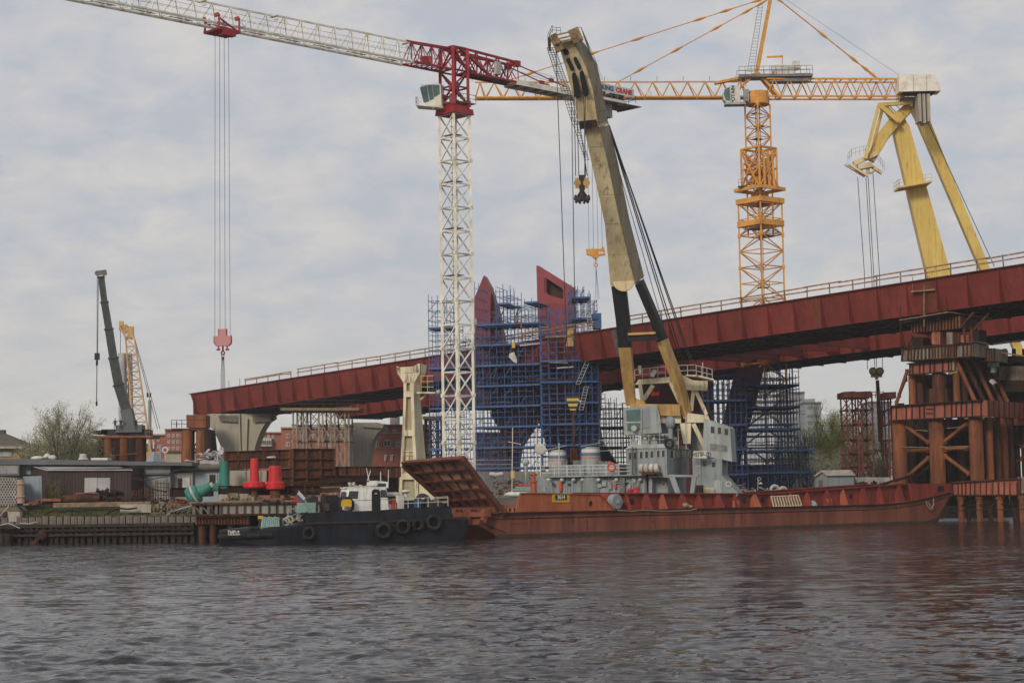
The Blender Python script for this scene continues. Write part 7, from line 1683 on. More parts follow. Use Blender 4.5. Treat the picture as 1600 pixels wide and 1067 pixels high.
    for p0, p1 in (((1500, 512), (1522, 488)), ((1522, 515), (1545, 490)), ((1416, 545), (1426, 525)), ((1506, 513), (1508, 535)), ((1518, 513), (1520, 535))): g = MB(); g.bar(f.pp(*p0, -.9), f.pp(*p1, -.9), .25); g.build('prop', 'rust', r)
    g = MB(); f.poly(g, [(1423, 454.5), (1461, 451.5), (1461, 453.5), (1423, 456.5)], -1.6, 1.2); g.build('hanging_cradle', 'rail_wood', r)
    g = MB(); g.bar(f.pp(1444, 446, -1.2), f.pp(1444, 510, -1.2), .16); g.bar(f.pp(1426, 455, -1.2), f.pp(1426, 433, -1.2), .07); g.bar(f.pp(1456, 453, -1.2), f.pp(1452, 431, -1.2), .07); g.build('cradle_hanger', 'plank', r)
    box(1398, 655, 1575, 790, 15.5, .3, 'rust_dark', 'rear_sheet'); box(1496, 556, 1700, 600, 15.8, .3, 'rust_dark', 'rear_sheet'); box(1420, 590, 1560, 632, 15.2, .3, 'rust_dark', 'rear_sheet'); box(1575, 664, 1700, 700, 16, .3, 'rust_dark', 'rear_sheet')  # dark backing sheets, added to close bright gaps between the columns
    # deeper mass behind, right side
    for x0, y0, x1, y1, b, m in ((1554, 558, 1680, 566, 11, 'rust_dark'), (1560, 572, 1680, 594, 12, 'steel_panel'), (1562, 594, 1700, 612, 11, 'rust_dark'), (1580, 630, 1700, 664, 13, 'rust_pink'), (1545, 600, 1700, 630, 14, 'rust_dark')): box(x0, y0, x1, y1, b, 1.5, m, 'rear_beam')
    for px in (1588, 1598, 1618, 1640, 1660, 1678, 1694): col(px-4, px+4, 560 if px > 1600 else 660, 830, 14, 'rust_dark', 'rear_column')
    for px in (1570, 1584, 1600): col(px-3, px+3, 545, 575, 13, 'rust_dark', 'rear_column')
    g = MB(); f.box(g, 1543, 566, 1558, 573, 6, .8); f.box(g, 1548, 573, 1554, 582, 6, .8); g.build('jack', 'rope_green', r)
    g = MB(); f.poly(g, [(1545, 596), (1549, 592), (1555, 598), (1551, 601)], 5, .8); g.build('white_bundle', 'sheet', r)
    strut((1582, 690), (1600, 700), 13.5, .2, 'rust'); strut((1582, 725), (1600, 715), 13.5, .2, 'rust')
    g = MB(); g.bar(f.pp(1521, 534, 1), f.pp(1541, 538, 3), 1.2, .12); g.bar(f.pp(1553, 538, 8), f.pp(1640, 526, 8), .8, .15); g.bar(f.pp(1551, 549, 7), f.pp(1640, 562, 7), .8, .2); g.build('walkway', 'plank', r)
    # painted figure-like rust marks are left to the material
pile_tower()
# ------------------------------------------------------------------ quay front at the left
QLf = Fr(QL[1], QL[2]-QL[1], V(0, 1, 0)); QLf.n = V(-QLf.d.y, QLf.d.x, 0)
rq = random.Random(11)
def qpt(px, y, b=0.0): return QLf.pp(px, y, b)
px = 2; k = 0
while px < 302:
    w_ = rq.uniform(8.4, 10.2); y0 = 807+rq.uniform(-.8, 1.4)+(1.5 if px < 40 else 0)-(px/300)*1.2; g = MB()
    bb = rq.uniform(-.28, -.1); g.prism([qpt(px, 820, bb), qpt(px+w_, 820, bb), qpt(px+w_+rq.uniform(-.2, .2), y0+rq.uniform(-.4, .4), bb), qpt(px+rq.uniform(-.2, .3), y0, bb)], QLf.n*.5)
    o = single(g, 'quay_block', 'concrete_dark', 'weathered grey concrete block in the row along the top of the old quay wall', 'block', 'concrete blocks along the quay edge'); px += w_+rq.uniform(1.2, 2.2); k += 1
for y0, y1, b, m, lb in ((821, 826, -.5, 'timber_dark', 'uppermost dark waling beam of the old quay wall, just under the concrete blocks'), (829, 832.5, -.6, 'rust_dark', 'rusty middle waling beam of the old quay wall'), (836, 839.5, -.7, 'timber_dark', 'lowest dark waling beam of the old quay wall, just above the water')):
    g = MB(); a, c = qpt(-60, y0, b), qpt(303, y0-2.0, b); h_ = (qpt(100, y0, b).z-qpt(100, y1, b).z); g.bar(a-UP*h_/2, V(c.x, c.y, a.z)-UP*h_/2, .4, h_); single(g, 'waling_beam', m, lb, 'beam')
for k in range(34):
    px = -30+k*10+rq.uniform(-1.5, 1.5); g = MB(); c = qpt(px, 826, -.35); g.bar(V(c.x, c.y, -1), V(c.x, c.y, 1.75), .42, .3, up=QLf.n); single(g, 'timber_pile', 'timber_dark', 'dark timber pile in the face of the old quay wall', 'pile', 'timber piles of the quay wall')
g = MB()
for px in (3, 12): c = qpt(px, 826, -1.6); g.tube(V(c.x, c.y, -1), V(c.x, c.y, 1.2), .35, 10)
c = qpt(8, 824, -1.6); g.bar(c-_X*1.0, c+_X*1.2, .3, .25); single(g, 'mooring_dolphin', 'timber_dark', 'dark timber mooring dolphin at the far left below the mesh bags', 'dolphin')
g = MB(); g.bar(qpt(50, 852, -1.4), qpt(67, 834, -1.2), .5, .4); g.sphere(qpt(66, 836, -1.2), .5, 8, 6, (1, .6, 1.1)); single(g, 'driftwood', 'rust', 'reddish brown broken stump leaning out of the water against the quay', 'driftwood')
g = MB(); g.path([qpt(-8, 822, -1.7), qpt(14, 817, -1.7), qpt(31, 825, -1.6)], .06); g.path([qpt(-2, 808, -.8), qpt(14, 790, -.3)], .05); g.path([qpt(31, 817, -.6), qpt(45, 818, -.6), qpt(58, 815, -.5)], .06); single(g, 'mooring_rope', 'zinc', 'pale mooring rope slung over the dolphin at the far left', 'rope')
# grass and weeds on the slope
def tuft_field(name, n, fn, h, mats, seed, label_=None):
    r = random.Random(seed); g = MB()
    for _ in range(n):
        p, hh = fn(r); a = r.uniform(0, 6.28); w_ = r.uniform(.03, .07); l = V(r.uniform(-.5, .5), r.uniform(-.5, .5), 1)*hh; s = V(math.cos(a), math.sin(a), 0)*w_
        g.add([p-s, p+s, p+l], [(0, 1, 2)])
    o = g.build(name, mats); o['kind'] = 'stuff'; return o
mat('scrap_dark', (.10, .085, .07), (.16, .14, .11), None, .5, 2, .9); mat('grass', (.07, .095, .03), (.14, .12, .055), None, .45, .5, .9); mat('weed', (.10, .12, .03), (.16, .13, .06), None, .5, 2, .9)
def slope(t, b): # t along quay px, b inland 0..9
    p = qpt(t, 807, b); z = QZ+.1*b/3 if b < 3 else QZ+.1+(GZ-QZ-.1)*(b-3)/6; return V(p.x, p.y, z)
tuft_field('grass', 15000, lambda r: (slope(r.choice((r.uniform(25, 190), r.gauss(65, 18), r.gauss(140, 20))), r.uniform(.4, 7.5)), r.uniform(.12, .5)), 1, 'grass', 3)
tuft_field('grass', 2500, lambda r: (slope(r.uniform(190, 300), r.uniform(.5, 6)), r.uniform(.08, .25)), 1, 'weed', 5)
g = MB(); r = random.Random(9)
for _ in range(420):
    p = slope(r.uniform(30, 300), r.uniform(.5, 8)); s = r.uniform(.05, .22); g.cb(p+UP*s*.3, s*1.5, s, s*.8, r.uniform(0, 3))
o = g.build('rubble', 'earth'); o['kind'] = 'stuff'
# hoses lying on the slope
def hose(pts, r, m, lb, name='hose', b=1.0):
    P_ = []
    for i in range(len(pts)-1):
        for k in range(6):
            t = k/6; p0 = pts[max(0, i-1)]; p1, p2 = pts[i], pts[i+1]; p3 = pts[min(len(pts)-1, i+2)]
            q = [0.5*((2*p1[j])+(-p0[j]+p2[j])*t+(2*p0[j]-5*p1[j]+4*p2[j]-p3[j])*t*t+(-p0[j]+3*p1[j]-3*p2[j]+p3[j])*t**3) for j in range(2)]; P_.append(qpt(q[0], q[1], b))
    g = MB(); g.path(P_, r, 6); return single(g, name, m, lb, 'hose')
hose([(29, 790), (38, 798), (52, 805), (68, 804), (84, 797), (97, 799), (112, 796), (118, 797), (132, 804), (148, 807), (160, 806), (172, 799), (185, 794), (200, 795), (215, 793)], .11, 'black', 'thick black hose winding along the grassy quay slope')
hose([(113, 808), (113, 799), (121, 797), (135, 800), (150, 804)], .07, 'black', 'thin black hose looping on the middle of the grassy slope')
hose([(206, 748), (215, 747), (224, 751), (231, 760), (240, 764), (262, 769)], .09, 'black', 'black cable drooping on the grey concrete wall', b=7.5)
hose([(205, 749), (228, 750), (255, 745), (266, 744)], .05, 'black', 'thin black cable running level across the grey concrete wall', b=7.4)
hose([(258, 806), (275, 797), (295, 791), (305, 787)], .06, 'zinc', 'pale cable hanging from the jetty to the quay blocks')
def q_box(x0, y0, x1, y1, b, th, m, name, lb, cat, group=None):
    g = MB(); QLf.box(g, x0, y0, x1, y1, b, th); return single(g, name, m, lb, cat, group)
def q_poly(pts, b, th, m, name, lb, cat):
    g = MB(); QLf.poly(g, pts, b, th); return single(g, name, m, lb, cat)
g = MB(); g.bar(qpt(84, 789, 3.2), qpt(236, 786.5, 4.2), .5, .5); single(g, 'timber_beam', 'plank', 'long pale timber beam lying on top of the slope before the sheds', 'timber')
g = MB(); g.bar(qpt(190, 794, 2.2), qpt(238, 794, 2.2), .9, .9); single(g, 'concrete_slab', 'concrete', 'pale concrete slab lying on the slope right of the grass', 'slab')
g = MB(); g.tube(qpt(97, 779, 6), qpt(158, 779, 6.2), .46, 14); g.tube(qpt(96.5, 779, 6), qpt(97.5, 779, 6), .52, 14); single(g, 'steel_pipe', 'rust', 'large rusty pipe lying on the ground in front of the brown shed', 'pipe')
g = MB(); g.bar(qpt(65, 780.5, 5.5), qpt(96, 781, 5.5), .4, .3); single(g, 'steel_channel', 'rust_pink', 'reddish steel channel lying left of the large rusty pipe', 'beam')
g = MB(); g.bar(qpt(120, 771, 6.8), qpt(152, 769, 6.8), .9, .12); single(g, 'steel_plate', 'rust_pink', 'reddish plate lying on top of the large rusty pipe', 'plate')
r = random.Random(21)
def scrapheap(x0, x1, y0, y1, b, n, m, name, lb, cat='scrap', th=.09, sp=2.5):
    g = MB()
    base = qpt((x0+x1)/2, y1, b)
    for _ in range(n):
        x, y = r.uniform(x0, x1), r.uniform(y0, y1); a = qpt(x, y, b+r.uniform(-.6, .6)); c = qpt(x+r.uniform(-sp*3, sp*3), y+r.uniform(-sp, sp), b+r.uniform(-.8, .8)); g.bar(a, c, th*r.uniform(.6, 1.8), th*r.uniform(.5, 2.5))
    g.cb(qpt((x0+x1)/2, y1-.5, b), (qpt(x1, y1, b)-qpt(x0, y1, b)).length*.9, 1.2, .15); return single(g, name, m, lb, cat)
scrapheap(150, 190, 765, 784, 6.2, 34, 'rust_dark', 'scrap_heap', 'tangle of dark rusty frames in front of the brown shed, right of the big pipe', th=.16, sp=5)
scrapheap(40, 62, 779, 786, 4.6, 18, 'rust_pink', 'scrap_heap', 'low heap of reddish scrap at the foot of the blue grey sheet')
scrapheap(206, 232, 776, 786, 5.6, 30, 'rust_dark', 'scrap_heap', 'dark scrap lying at the foot of the grey concrete wall')
scrapheap(232, 262, 778, 788, 4.6, 34, 'rust', 'rebar_heap', 'flat heap of brown reinforcing bars left of the jetty', th=.07)
scrapheap(236, 268, 788, 802, 2.6, 40, 'earth', 'rubbish_heap', 'muddy rubbish heap on the slope left of the jetty', th=.22)
scrapheap(262, 300, 797, 806, 1.6, 34, 'scrap', 'rubbish_heap', 'pale rubbish caught between the slope and the jetty', th=.12)
for x0, x1, y0, lb in ((206, 222, 762, 'rusty upright rebar cage at the left end of the grey concrete wall'), (227, 240, 758, 'taller rusty rebar cage in the middle of the grey concrete wall'), (243, 264, 750, 'tallest rusty rebar cage at the right end of the grey concrete wall')):
    g = MB()
    for k in range(6): a = qpt(x0+(x1-x0)*k/5, 784, 6.5+k*.1); c = qpt(x0+(x1-x0)*k/5+r.uniform(-1, 1), y0+r.uniform(0, 6), 6.5+k*.1); g.bar(a, c, .08)
    for k in range(4): y = y0+5+k*6; g.bar(qpt(x0, y, 6.6), qpt(x1, y, 6.8), .07)
    single(g, 'rebar_cage', 'rust', lb, 'rebar cage')
# mesh bags at the far left
g = MB(); QLf.poly(g, [(-12, 742), (27, 746), (26, 790), (0, 793), (-12, 794)], 3.4, 2.0); o = g.build('stone', 'sheet'); root = thing('mesh_stack', 'pale stack wrapped in diamond mesh at the far left edge', 'mesh stack', qpt(5, 793, 3.4)); bpy.data.objects.remove(o)
g = MB(); QLf.poly(g, [(-12, 744), (26, 747), (25.5, 790), (0, 792), (-12, 793)], 3.5, 1.8); g.build('filling', 'scrap_dark', root)
g = MB()
for k in range(-10, 11):
    for sgn in (-1, 1):
        x0 = 2+k*4.4; pts = []
        for y in (746, 791):
            pass
        xa, xb = (x0-12*sgn, x0+12*sgn)
        def clip(xa, ya, xb, yb):
            ts = [0, 1]
            for lim, s_ in ((-11, 1), (25.8, -1)):
                fa, fb = s_*(xa-lim), s_*(xb-lim)
                if fa < 0 and fb < 0: return None
                if fa < 0: ts[0] = max(ts[0], fa/(fa-fb))
                if fb < 0: ts[1] = min(ts[1], fa/(fa-fb))
            return ts if ts[0] < ts[1] else None
        t = clip(xa, 747, xb, 790)
        if t: g.bar(qpt(xa+(xb-xa)*t[0], 747+43*t[0], 3.36), qpt(xa+(xb-xa)*t[1], 747+43*t[1], 3.36), .10, .06)
g.build('mesh', 'sheet', root)
g = MB(); g.tube(qpt(32.5, 786, 3.6), qpt(32, 749, 3.6), .42, 14); g.torus(qpt(32, 756, 3.6), .45, .1, UP, 16, 6); g.torus(qpt(32.3, 776, 3.6), .45, .1, UP, 16, 6); single(g, 'fabric_roll', 'brick_pale', 'brown upright roll between the mesh stack and the blue grey sheet', 'roll')
for i, (x0, y0, x1, y1) in enumerate(((12, 799, 31, 811), (14, 806, 26, 815))): q_box(x0, y0, x1, y1, .2-i*.4, .8, 'concrete', 'concrete_block', ['pale concrete block lying under the mesh stack', 'small pale concrete block below the one under the mesh stack'][i], 'block')
q_poly([(-10, 793), (26, 791), (31, 798), (-10, 800)], 1.5, 2.0, 'earth', 'earth_ledge', 'muddy ledge carrying the mesh stack', 'ledge')

mat('yellow_wall', (.36, .25, .13), (.28, .2, .12), None, .4, .4, .9); mat('roof_brown', (.13, .105, .085), (.10, .085, .075), None, .4, .3, .9); mat('red_cloth', (.55, .07, .08), (.35, .03, .05), None, .5, 2, .8)
mat('tower_win', (.16, .18, .20), (.12, .14, .15), None, .4, .3, .4)
# ------------------------------------------------------------------ sheds
SF = Fr(QLf.o+QLf.n*11, QLf.d, QLf.n)
def house(root, fr, name, x0, y0, x1, y1, b, th, m): g = MB(); fr.box(g, x0, y0, x1, y1, b, th); return g.build(name, m, root)
root = thing('workshop_building', 'long low grey workshop with flat dark roof, behind the brown shed', 'building', SF.pt(20, 10, GZ))
def hb_(x0, y0, x1, y1, b, th, m, name='wall', par=None): g = MB(); SF.box(g, x0, y0, x1, y1, b, th); return g.build(name, m, par or root)
g = MB(); SF.poly(g, [(-60, 716.5), (40, 717), (300, 722.5), (300, 727.5), (120, 726), (-60, 725.5)], 1.0, 15); g.build('roof', 'roof_grey', root)
hb_(-60, 726, 205, 790, 3.2, 10, 'ship_grey'); hb_(203, 727, 266, 787, 2.0, 11, 'shed_grey'); hb_(28, 726.5, 48, 741, 2.4, .3, 'ship_grey', 'panel')
g = MB(); SF.box(g, -60, 724, 29, 740, 1.2, .4); pn = g.build('panel', 'shed_grey', root)
g = MB(); SF.box(g, -60, 739.5, 31, 742.5, .9, .8); SF.box(g, 28, 723, 30, 741, 1.1, .4); g.build('ledge', 'roof_grey', root)
g = MB(); g.bar(SF.pp(203, 740, 1.7), SF.pp(265, 739, 1.7), .2, .25); g.build('ledge', 'roof_grey', root)
root = thing('shed', 'dark brown corrugated shed with pale lean-to roof and grey double doors', 'shed', SF.pt(15, 2, GZ))
def corr(fr, x0, y0, x1, y1, b, th, m, name, par, pitch=.32, amp=.05):
    a, c = fr.pp(x0, y1, b), fr.pp(x1, y1, b); top = fr.pp(x0, y0, b).z; Ln = (c-a).dot(fr.d); n = int(Ln/pitch)*4; vs = []; fs = []
    for k in range(n+1):
        s = Ln*k/n; o = -amp if (k % 4) in (1, 2) else 0; p = a+fr.d*s+fr.n*o; vs += [V(p.x, p.y, a.z), V(p.x, p.y, top)]
    for k in range(n): fs.append((2*k, 2*k+2, 2*k+3, 2*k+1))
    m_ = len(vs); g = MB(); g.add(vs, fs); g.hexa([a+fr.n*.02, a+fr.d*Ln+fr.n*.02, a+fr.d*Ln+fr.n*th, a+fr.n*th], [V(p.x, p.y, top) for p in (a+fr.n*.02, a+fr.d*Ln+fr.n*.02, a+fr.d*Ln+fr.n*th, a+fr.n*th)]); return g.build(name, m, par)
corr(SF, 73, 733, 205, 784, -2.0, 4.4, 'shed_brown', 'wall', root)
g = MB(); a0, a1 = SF.pp(73, 784, -2.0), SF.pp(48, 784, 2.5); g.hexa([a1, a0, a0+SF.n*.1+SF.d*.2, a1+SF.d*.3], [V(a1.x, a1.y, SF.pp(48, 727, 2.5).z), V(a0.x, a0.y, SF.pp(73, 733, -2).z), V(a0.x, a0.y, SF.pp(73, 733, -2).z)+SF.n*.1+SF.d*.2, V(a1.x, a1.y, SF.pp(48, 727, 2.5).z)+SF.d*.3]); g.build('side_wall', 'shed_brown', root)
g = MB(); q = [SF.pp(72, 734, -2.4), SF.pp(207.5, 733.6, -2.4), SF.pp(180, 728, 2.4), SF.pp(47, 727, 2.4)]; g.hexa([p-UP*.08 for p in q], q); g.build('roof', 'zinc', root)
for x0, x1 in ((132, 151.5), (152.2, 172)): corr(SF, x0, 746.5, x1, 771, -2.16, .05, 'zinc', 'door', root, .25, .03)
corr(SF, 36, 744, 62, 787, -4.5, .15, 'blue_grey', 'sheet', thing('metal_sheet', 'blue grey ribbed metal sheet standing left of the brown shed', 'metal sheet', SF.pt(7, -4, GZ)), .7, .05)
g = MB(); g.bar(SF.pp(63, 743, -4.4), SF.pp(63.5, 787, -4.4), .14, .3); single(g, 'green_post', 'rope_green', 'thin green post at the right edge of the blue grey sheet', 'post')
g = MB(); r = random.Random(2)
for k in range(34):
    x = r.choice((r.gauss(79, 2.5), r.gauss(88, 3))); a = SF.pp(x, 783, -3.2); c = SF.pp(x+r.uniform(-6, 6), r.uniform(745, 772), -3.2+r.uniform(-.5, .5)); g.bar(a, c, .03)
    for _ in range(9): p = a.lerp(c, r.uniform(.3, 1)); e = V(r.uniform(-.2, .2), r.uniform(-.2, .2), r.uniform(-.1, .2)); g.add([p, p+e, p+e+V(.06, .02, .09)], [(0, 1, 2)])
single(g, 'shrub', 'weed', 'thin leafless yellowish shrub in front of the brown shed', 'shrub')
# roof clutter of the workshop
g = MB(); r = random.Random(8)
for k in range(9): g.sphere(SF.pp(70+k*1.8, 714.5-r.uniform(-1, 2.5), 5+r.uniform(-.4, .4)), r.uniform(.25, .42), 8, 5, (1, 1, .8))
single(g, 'white_bundle', 'white', 'crumpled white bundle on the workshop roof in front of the bare tree', 'bundle', smooth=True)
g = MB(); g.sphere(SF.pp(58.5, 715.5, 5), .42, 10, 6, (1.9, 1, .6)); single(g, 'white_sack', 'white', 'small flat white sack at the left on the workshop roof', 'sack', smooth=True)
c = SF.pp(130, 718, 5); g = MB(); g.lathe([(.62, 0), (.45, .25), (.42, .6), (.3, .68)], c, 16); g.lathe([(.3, .0), (.3, .1)], c, 16); single(g, 'roof_vent', 'sheet', 'white round roof vent on the workshop, right of the bare tree', 'vent')
q_ = [(142, 715, 168, 718.5, 'flat white boards on the workshop roof under the pile platform'), (232, 716, 250, 719.5, 'flat pale tarpaulin on the workshop roof near the crawler crane')]
for x0, y0, x1, y1, lb in q_: g = MB(); SF.box(g, x0, y0, x1, y1, 5, 1.2); single(g, 'board', 'white', lb, 'board')
g = MB(); g.lathe([(1.1, 0), (.35, 1.0), (.1, 1.15)], SF.pp(242, 721, 4), 4); g.tube(SF.pp(251, 720, 4), SF.pp(251, 694, 4), .14, 8); single(g, 'tent_roof', 'blue_grey', 'small pale blue pyramid roof with a white post on the workshop', 'roof')
g = MB(); c = SF.pp(258, 703, 4); g.torus(c, .3, .09, V(0, -1, 0), 16, 6); g.tube(c-UP*.3, SF.pp(258, 720, 4), .05, 6); g.tube(SF.pp(240, 701, 4), SF.pp(240, 690, 4), .1, 6); single(g, 'floodlight', 'white', 'round white lamp on a post beside the pale pyramid roof', 'lamp')
# grey rooms right of the workshop
root = thing('site_cabin', 'pale blue grey site cabin with dark doorway, behind the lying green buoy', 'cabin', SF.pt(40, 2, GZ))
hb_(301, 734, 356, 790, 3.5, 5, 'blue_grey'); o = hb_(327, 741.5, 337, 756, 3.4, .15, 'black', 'doorway'); hb_(298, 731, 357, 734.5, 3.0, 6, 'roof_grey', 'roof')
g = MB(); SF.box(g, 325.5, 740.5, 327, 757, 3.38, .12); SF.box(g, 337, 740.5, 338.5, 757, 3.38, .12); g.build('door_frame', 'sheet', root)
root = thing('lean_to', 'grey lean-to with a white door between the workshop and the cabin', 'lean-to', SF.pt(34, 1, GZ))
hb_(266, 738, 301, 790, 3.0, 5, 'shed_grey'); hb_(277.5, 747, 284, 761, 2.9, .12, 'black', 'doorway'); hb_(285, 746, 296.5, 762, 2.85, .12, 'sheet', 'door'); g = MB(); SF.poly(g, [(262, 735), (290, 730), (303, 733), (303, 736), (290, 734), (262, 738.5)], 2.4, 3); g.build('roof', 'roof_grey', root)
g = MB(); g.tube(SF.pp(285, 732, 3), SF.pp(345, 729, 3), .35, 10); single(g, 'roof_pipe', 'concrete_dark', 'grey pipe lying along the lean-to and cabin roofs', 'pipe')
r = random.Random(31)
for i, (x0, x1, y0, y1, lb) in enumerate(((288, 318, 716, 726, 'pale flat sheet metal pile on the roofs, left of the folded ones'), (316, 336, 707, 722, 'folded zinc sheets heaped on the cabin roof'), (334, 352, 706, 724, 'zinc ducts heaped on the cabin roof next to the concrete pier'))):
    g = MB()
    for k in range(13): c = SF.pp(r.uniform(x0+2, x1-2), r.uniform(y0+1, y1), 4+r.uniform(-.8, .8)); g.bar(c, c+V(r.uniform(-1.2, 1.2), r.uniform(-.5, .5), r.uniform(-.2, .9 if i else .2)), r.uniform(.3, .9), .05)
    g.cb(SF.pp((x0+x1)/2, y1, 4), 1.8, 1.2, .4); single(g, 'sheet_metal_pile', 'zinc' if i else 'sheet', lb, 'sheet metal')
g = MB(); g.tube(SF.pp(339.5, 730, 3), SF.pp(339.5, 705, 3), .06, 6); single(g, 'pole', 'white', 'thin white pole above the cabin roof beside the concrete pier', 'pole')

# ------------------------------------------------------------------ jetty with the buoys
JF = frame(300, 199.5, 620, 202)
root = thing('jetty', 'steel framed jetty with grey panels and rusty stiffeners along its edge', 'jetty', JF.pt(12, 5, 0))
def jb(x0, y0, x1, y1, b, th, m, name, par=None): g = MB(); JF.box(g, x0, y0, x1, y1, b, th); return g.build(name, m, par or root)
g = MB(); JF.poly(g, [(296, 784), (345, 783), (620, 779), (620, 782.5), (345, 786.5), (296, 787.5)], -.3, 7.5); g.build('deck', 'plank', root)
pn = None
g = MB(); JF.poly(g, [(343, 787), (470, 784), (620, 783), (620, 800), (470, 803), (343, 804)], 0, .4); pn = g.build('side_panel', 'jetty_panel', root)
g = MB()
for px in (331, 345, 356, 369, 382, 394, 406, 420, 432, 444, 457, 470, 486, 500, 515, 530): g.bar(JF.pp(px, 786, -.15), JF.pp(px, 804, -.15), .18, .14)
g.bar(JF.pp(300, 787.5, -.2), JF.pp(620, 783, -.2), .25, .22); g.bar(JF.pp(300, 804.5, -.2), JF.pp(620, 801.5, -.2), .3, .2); g.build('stiffener', 'rust', pn)
g = MB()
for x0, x1 in ((303, 314), (314, 326), (326, 338), (345, 356), (356, 369)): g.bar(JF.pp(x0, 788, .1), JF.pp(x1, 803, .1), .14)
for x in (303, 314, 326, 338): g.bar(JF.pp(x, 787, .1), JF.pp(x, 804, .1), .3)
g.build('lattice', 'concrete_dark', root)
jb(300, 788, 345, 804, 2.5, .3, 'rust_dark', 'rear_panel')
g = MB(); JF.poly(g, [(306, 808), (390, 806.5), (390, 819), (306, 819)], -.5, .5); lb_ = g.build('lower_beam', 'rust_orange', root)
g = MB()
for px in range(308, 392, 5): g.bar(JF.pp(px, 808.5, -.62), JF.pp(px, 819, -.62), .13, .12)
g.bar(JF.pp(306, 808, -.7), JF.pp(390, 806.5, -.7), .3, .12); g.build('stiffener', 'rust_dark', lb_)
for px in (316, 333, 360, 385, 410, 440, 470, 500, 540, 580): g = MB(); c = JF.pp(px, 818, 0); g.tube(V(c.x, c.y, -2), V(c.x, c.y, 2.6), .38, 12); g.build('pile', 'rust', root)
jb(306, 819, 620, 850, 6.5, .4, 'timber_dark', 'rear_sheet')
def jpt(px, y, b=2.0): return JF.pp(px, y, b)
def JB(x0, y0, x1, y1, b, th, m, name, lb, cat, group=None): g = MB(); JF.box(g, x0, y0, x1, y1, b, th); return single(g, name, m, lb, cat, group)
# long rusty I-beams carrying the buoys
def ibeam(a, c, h, w_, m, name, lb, stiff=0, group=None):
    root = thing(name, lb, 'steel beam', (Vector(a)+Vector(c))/2, 0, group); a, c = Vector(a), Vector(c); g = MB(); g.bar(a, c, .06, h); g.bar(a+UP*h/2, c+UP*h/2, w_, .07); g.bar(a-UP*h/2, c-UP*h/2, w_, .07); g.build('profile', m, root)
    if stiff:
        g = MB(); n = max(1, int((c-a).length/stiff)); d = (c-a).normalized()
        for k in range(n+1): p = a.lerp(c, k/n); s_ = d.cross(UP).normalized(); g.bar(p+s_*w_*.25-UP*h*.48, p+s_*w_*.25+UP*h*.48, .07, w_*.48); g.bar(p-s_*w_*.25-UP*h*.48, p-s_*w_*.25+UP*h*.48, .07, w_*.48)
        g.build('stiffener', m, root)
    return root
ibeam(jpt(267, 769, 3.4), jpt(332, 768, 3.4), .95, .5, 'rust_dark', 'steel_beam', 'dark rusty beam lying behind the fallen green buoy', 1.6)
ibeam(jpt(341, 766, 2.6), jpt(500, 766, 2.6), .95, .5, 'rust_dark', 'steel_beam', 'long dark rusty beam lying right behind the two red buoys', 0)
for i, (x0, x1, y0, y1) in enumerate(((342, 356, 772, 784), (357, 372, 770, 784), (372, 388, 771, 783))): JB(x0, y0, x1, y1, 1.2+i*.3, 1.0, 'concrete' if i != 1 else 'plank', 'block', ['pale block on the jetty deck below the standing green buoy', 'brown wooden block on the jetty deck between two pale blocks', 'pale block on the jetty deck left of the tall red buoy'][i], 'block')
def buoy(px, yb, yf, yt, wt, wb, wf, b, m, lb, ped=True, flange=True, top=None):
    c = jpt(px, yb, b); k = (jpt(px+10, yb, b)-c).length/10; root = thing('buoy', lb, 'buoy', V(c.x, c.y, jpt(px, yb, b).z), 0, None)
    z = lambda y: jpt(px, y, b).z-c.z
    g = MB(); g.lathe([(wb*k/2, z(yf)), (wb*k/2*.98, z(yf)+.3), (wt*k/2*1.03, z(yt)-.12), (wt*k/2, z(yt)-.04), (wt*k/2*.85, z(yt))], c, 28); g.build('tower', m, root, smooth=False)
    if flange:
        g = MB(); R = wf*k/2; g.lathe([(R*.35, z(yb)), (R*.93, z(yb)+.12), (R, z(yb)+.22), (R, z(yb)+.42), (R*.96, z(yb)+.46), (R*.96, z(yf)-.12), (R*.9, z(yf)), (wb*k/2, z(yf)+.02)], c, 32); f_ = g.build('float', m, root)
        g = MB()
        for q in range(12): t = q*math.pi/6; p = c+V(R*.99*math.cos(t), R*.99*math.sin(t), z(yb)+.42); g.cb(p, .12, .12, .16, t)
        g.build('bolt_lug', m, f_)
    if ped: g = MB(); g.lathe([(wt*k*.42, z(yb+12)), (wt*k*.42, z(yb)+.1)], c, 16); g.build('pedestal', 'rust_orange', root)
    if top:
        g = MB(); g.lathe([(.28, z(yt)), (.28, z(yt)+.1), (.12, z(yt)+.14), (.10, z(yt)+.4), (.16, z(yt)+.42), (.14, z(yt)+.62), (.03, z(yt)+.7)], c, 14); g.build('lantern', 'dark_steel', root)
    return root
buoy(397.5, 764, 752.5, 716, 11.5, 16, 35, 1.2, 'buoy_red', 'tall slim red conical buoy on the jetty, left of the stout one')
buoy(430, 766, 752.5, 728, 19, 21.5, 30, 1.1, 'buoy_red', 'stout red cylindrical buoy with a small lantern on top', top=True)
r_ = buoy(350, 765, 757.5, 720.5, 11.5, 16.5, 22, 3.2, 'buoy_green', 'green conical buoy standing upright on the jetty', ped=False)
c = jpt(337, 761, 3); g = MB(); g.cb(c, 1.4, .8, .9, .2); single(g, 'green_bracket', 'buoy_green', 'small green bracket at the foot of the standing green buoy', 'bracket')
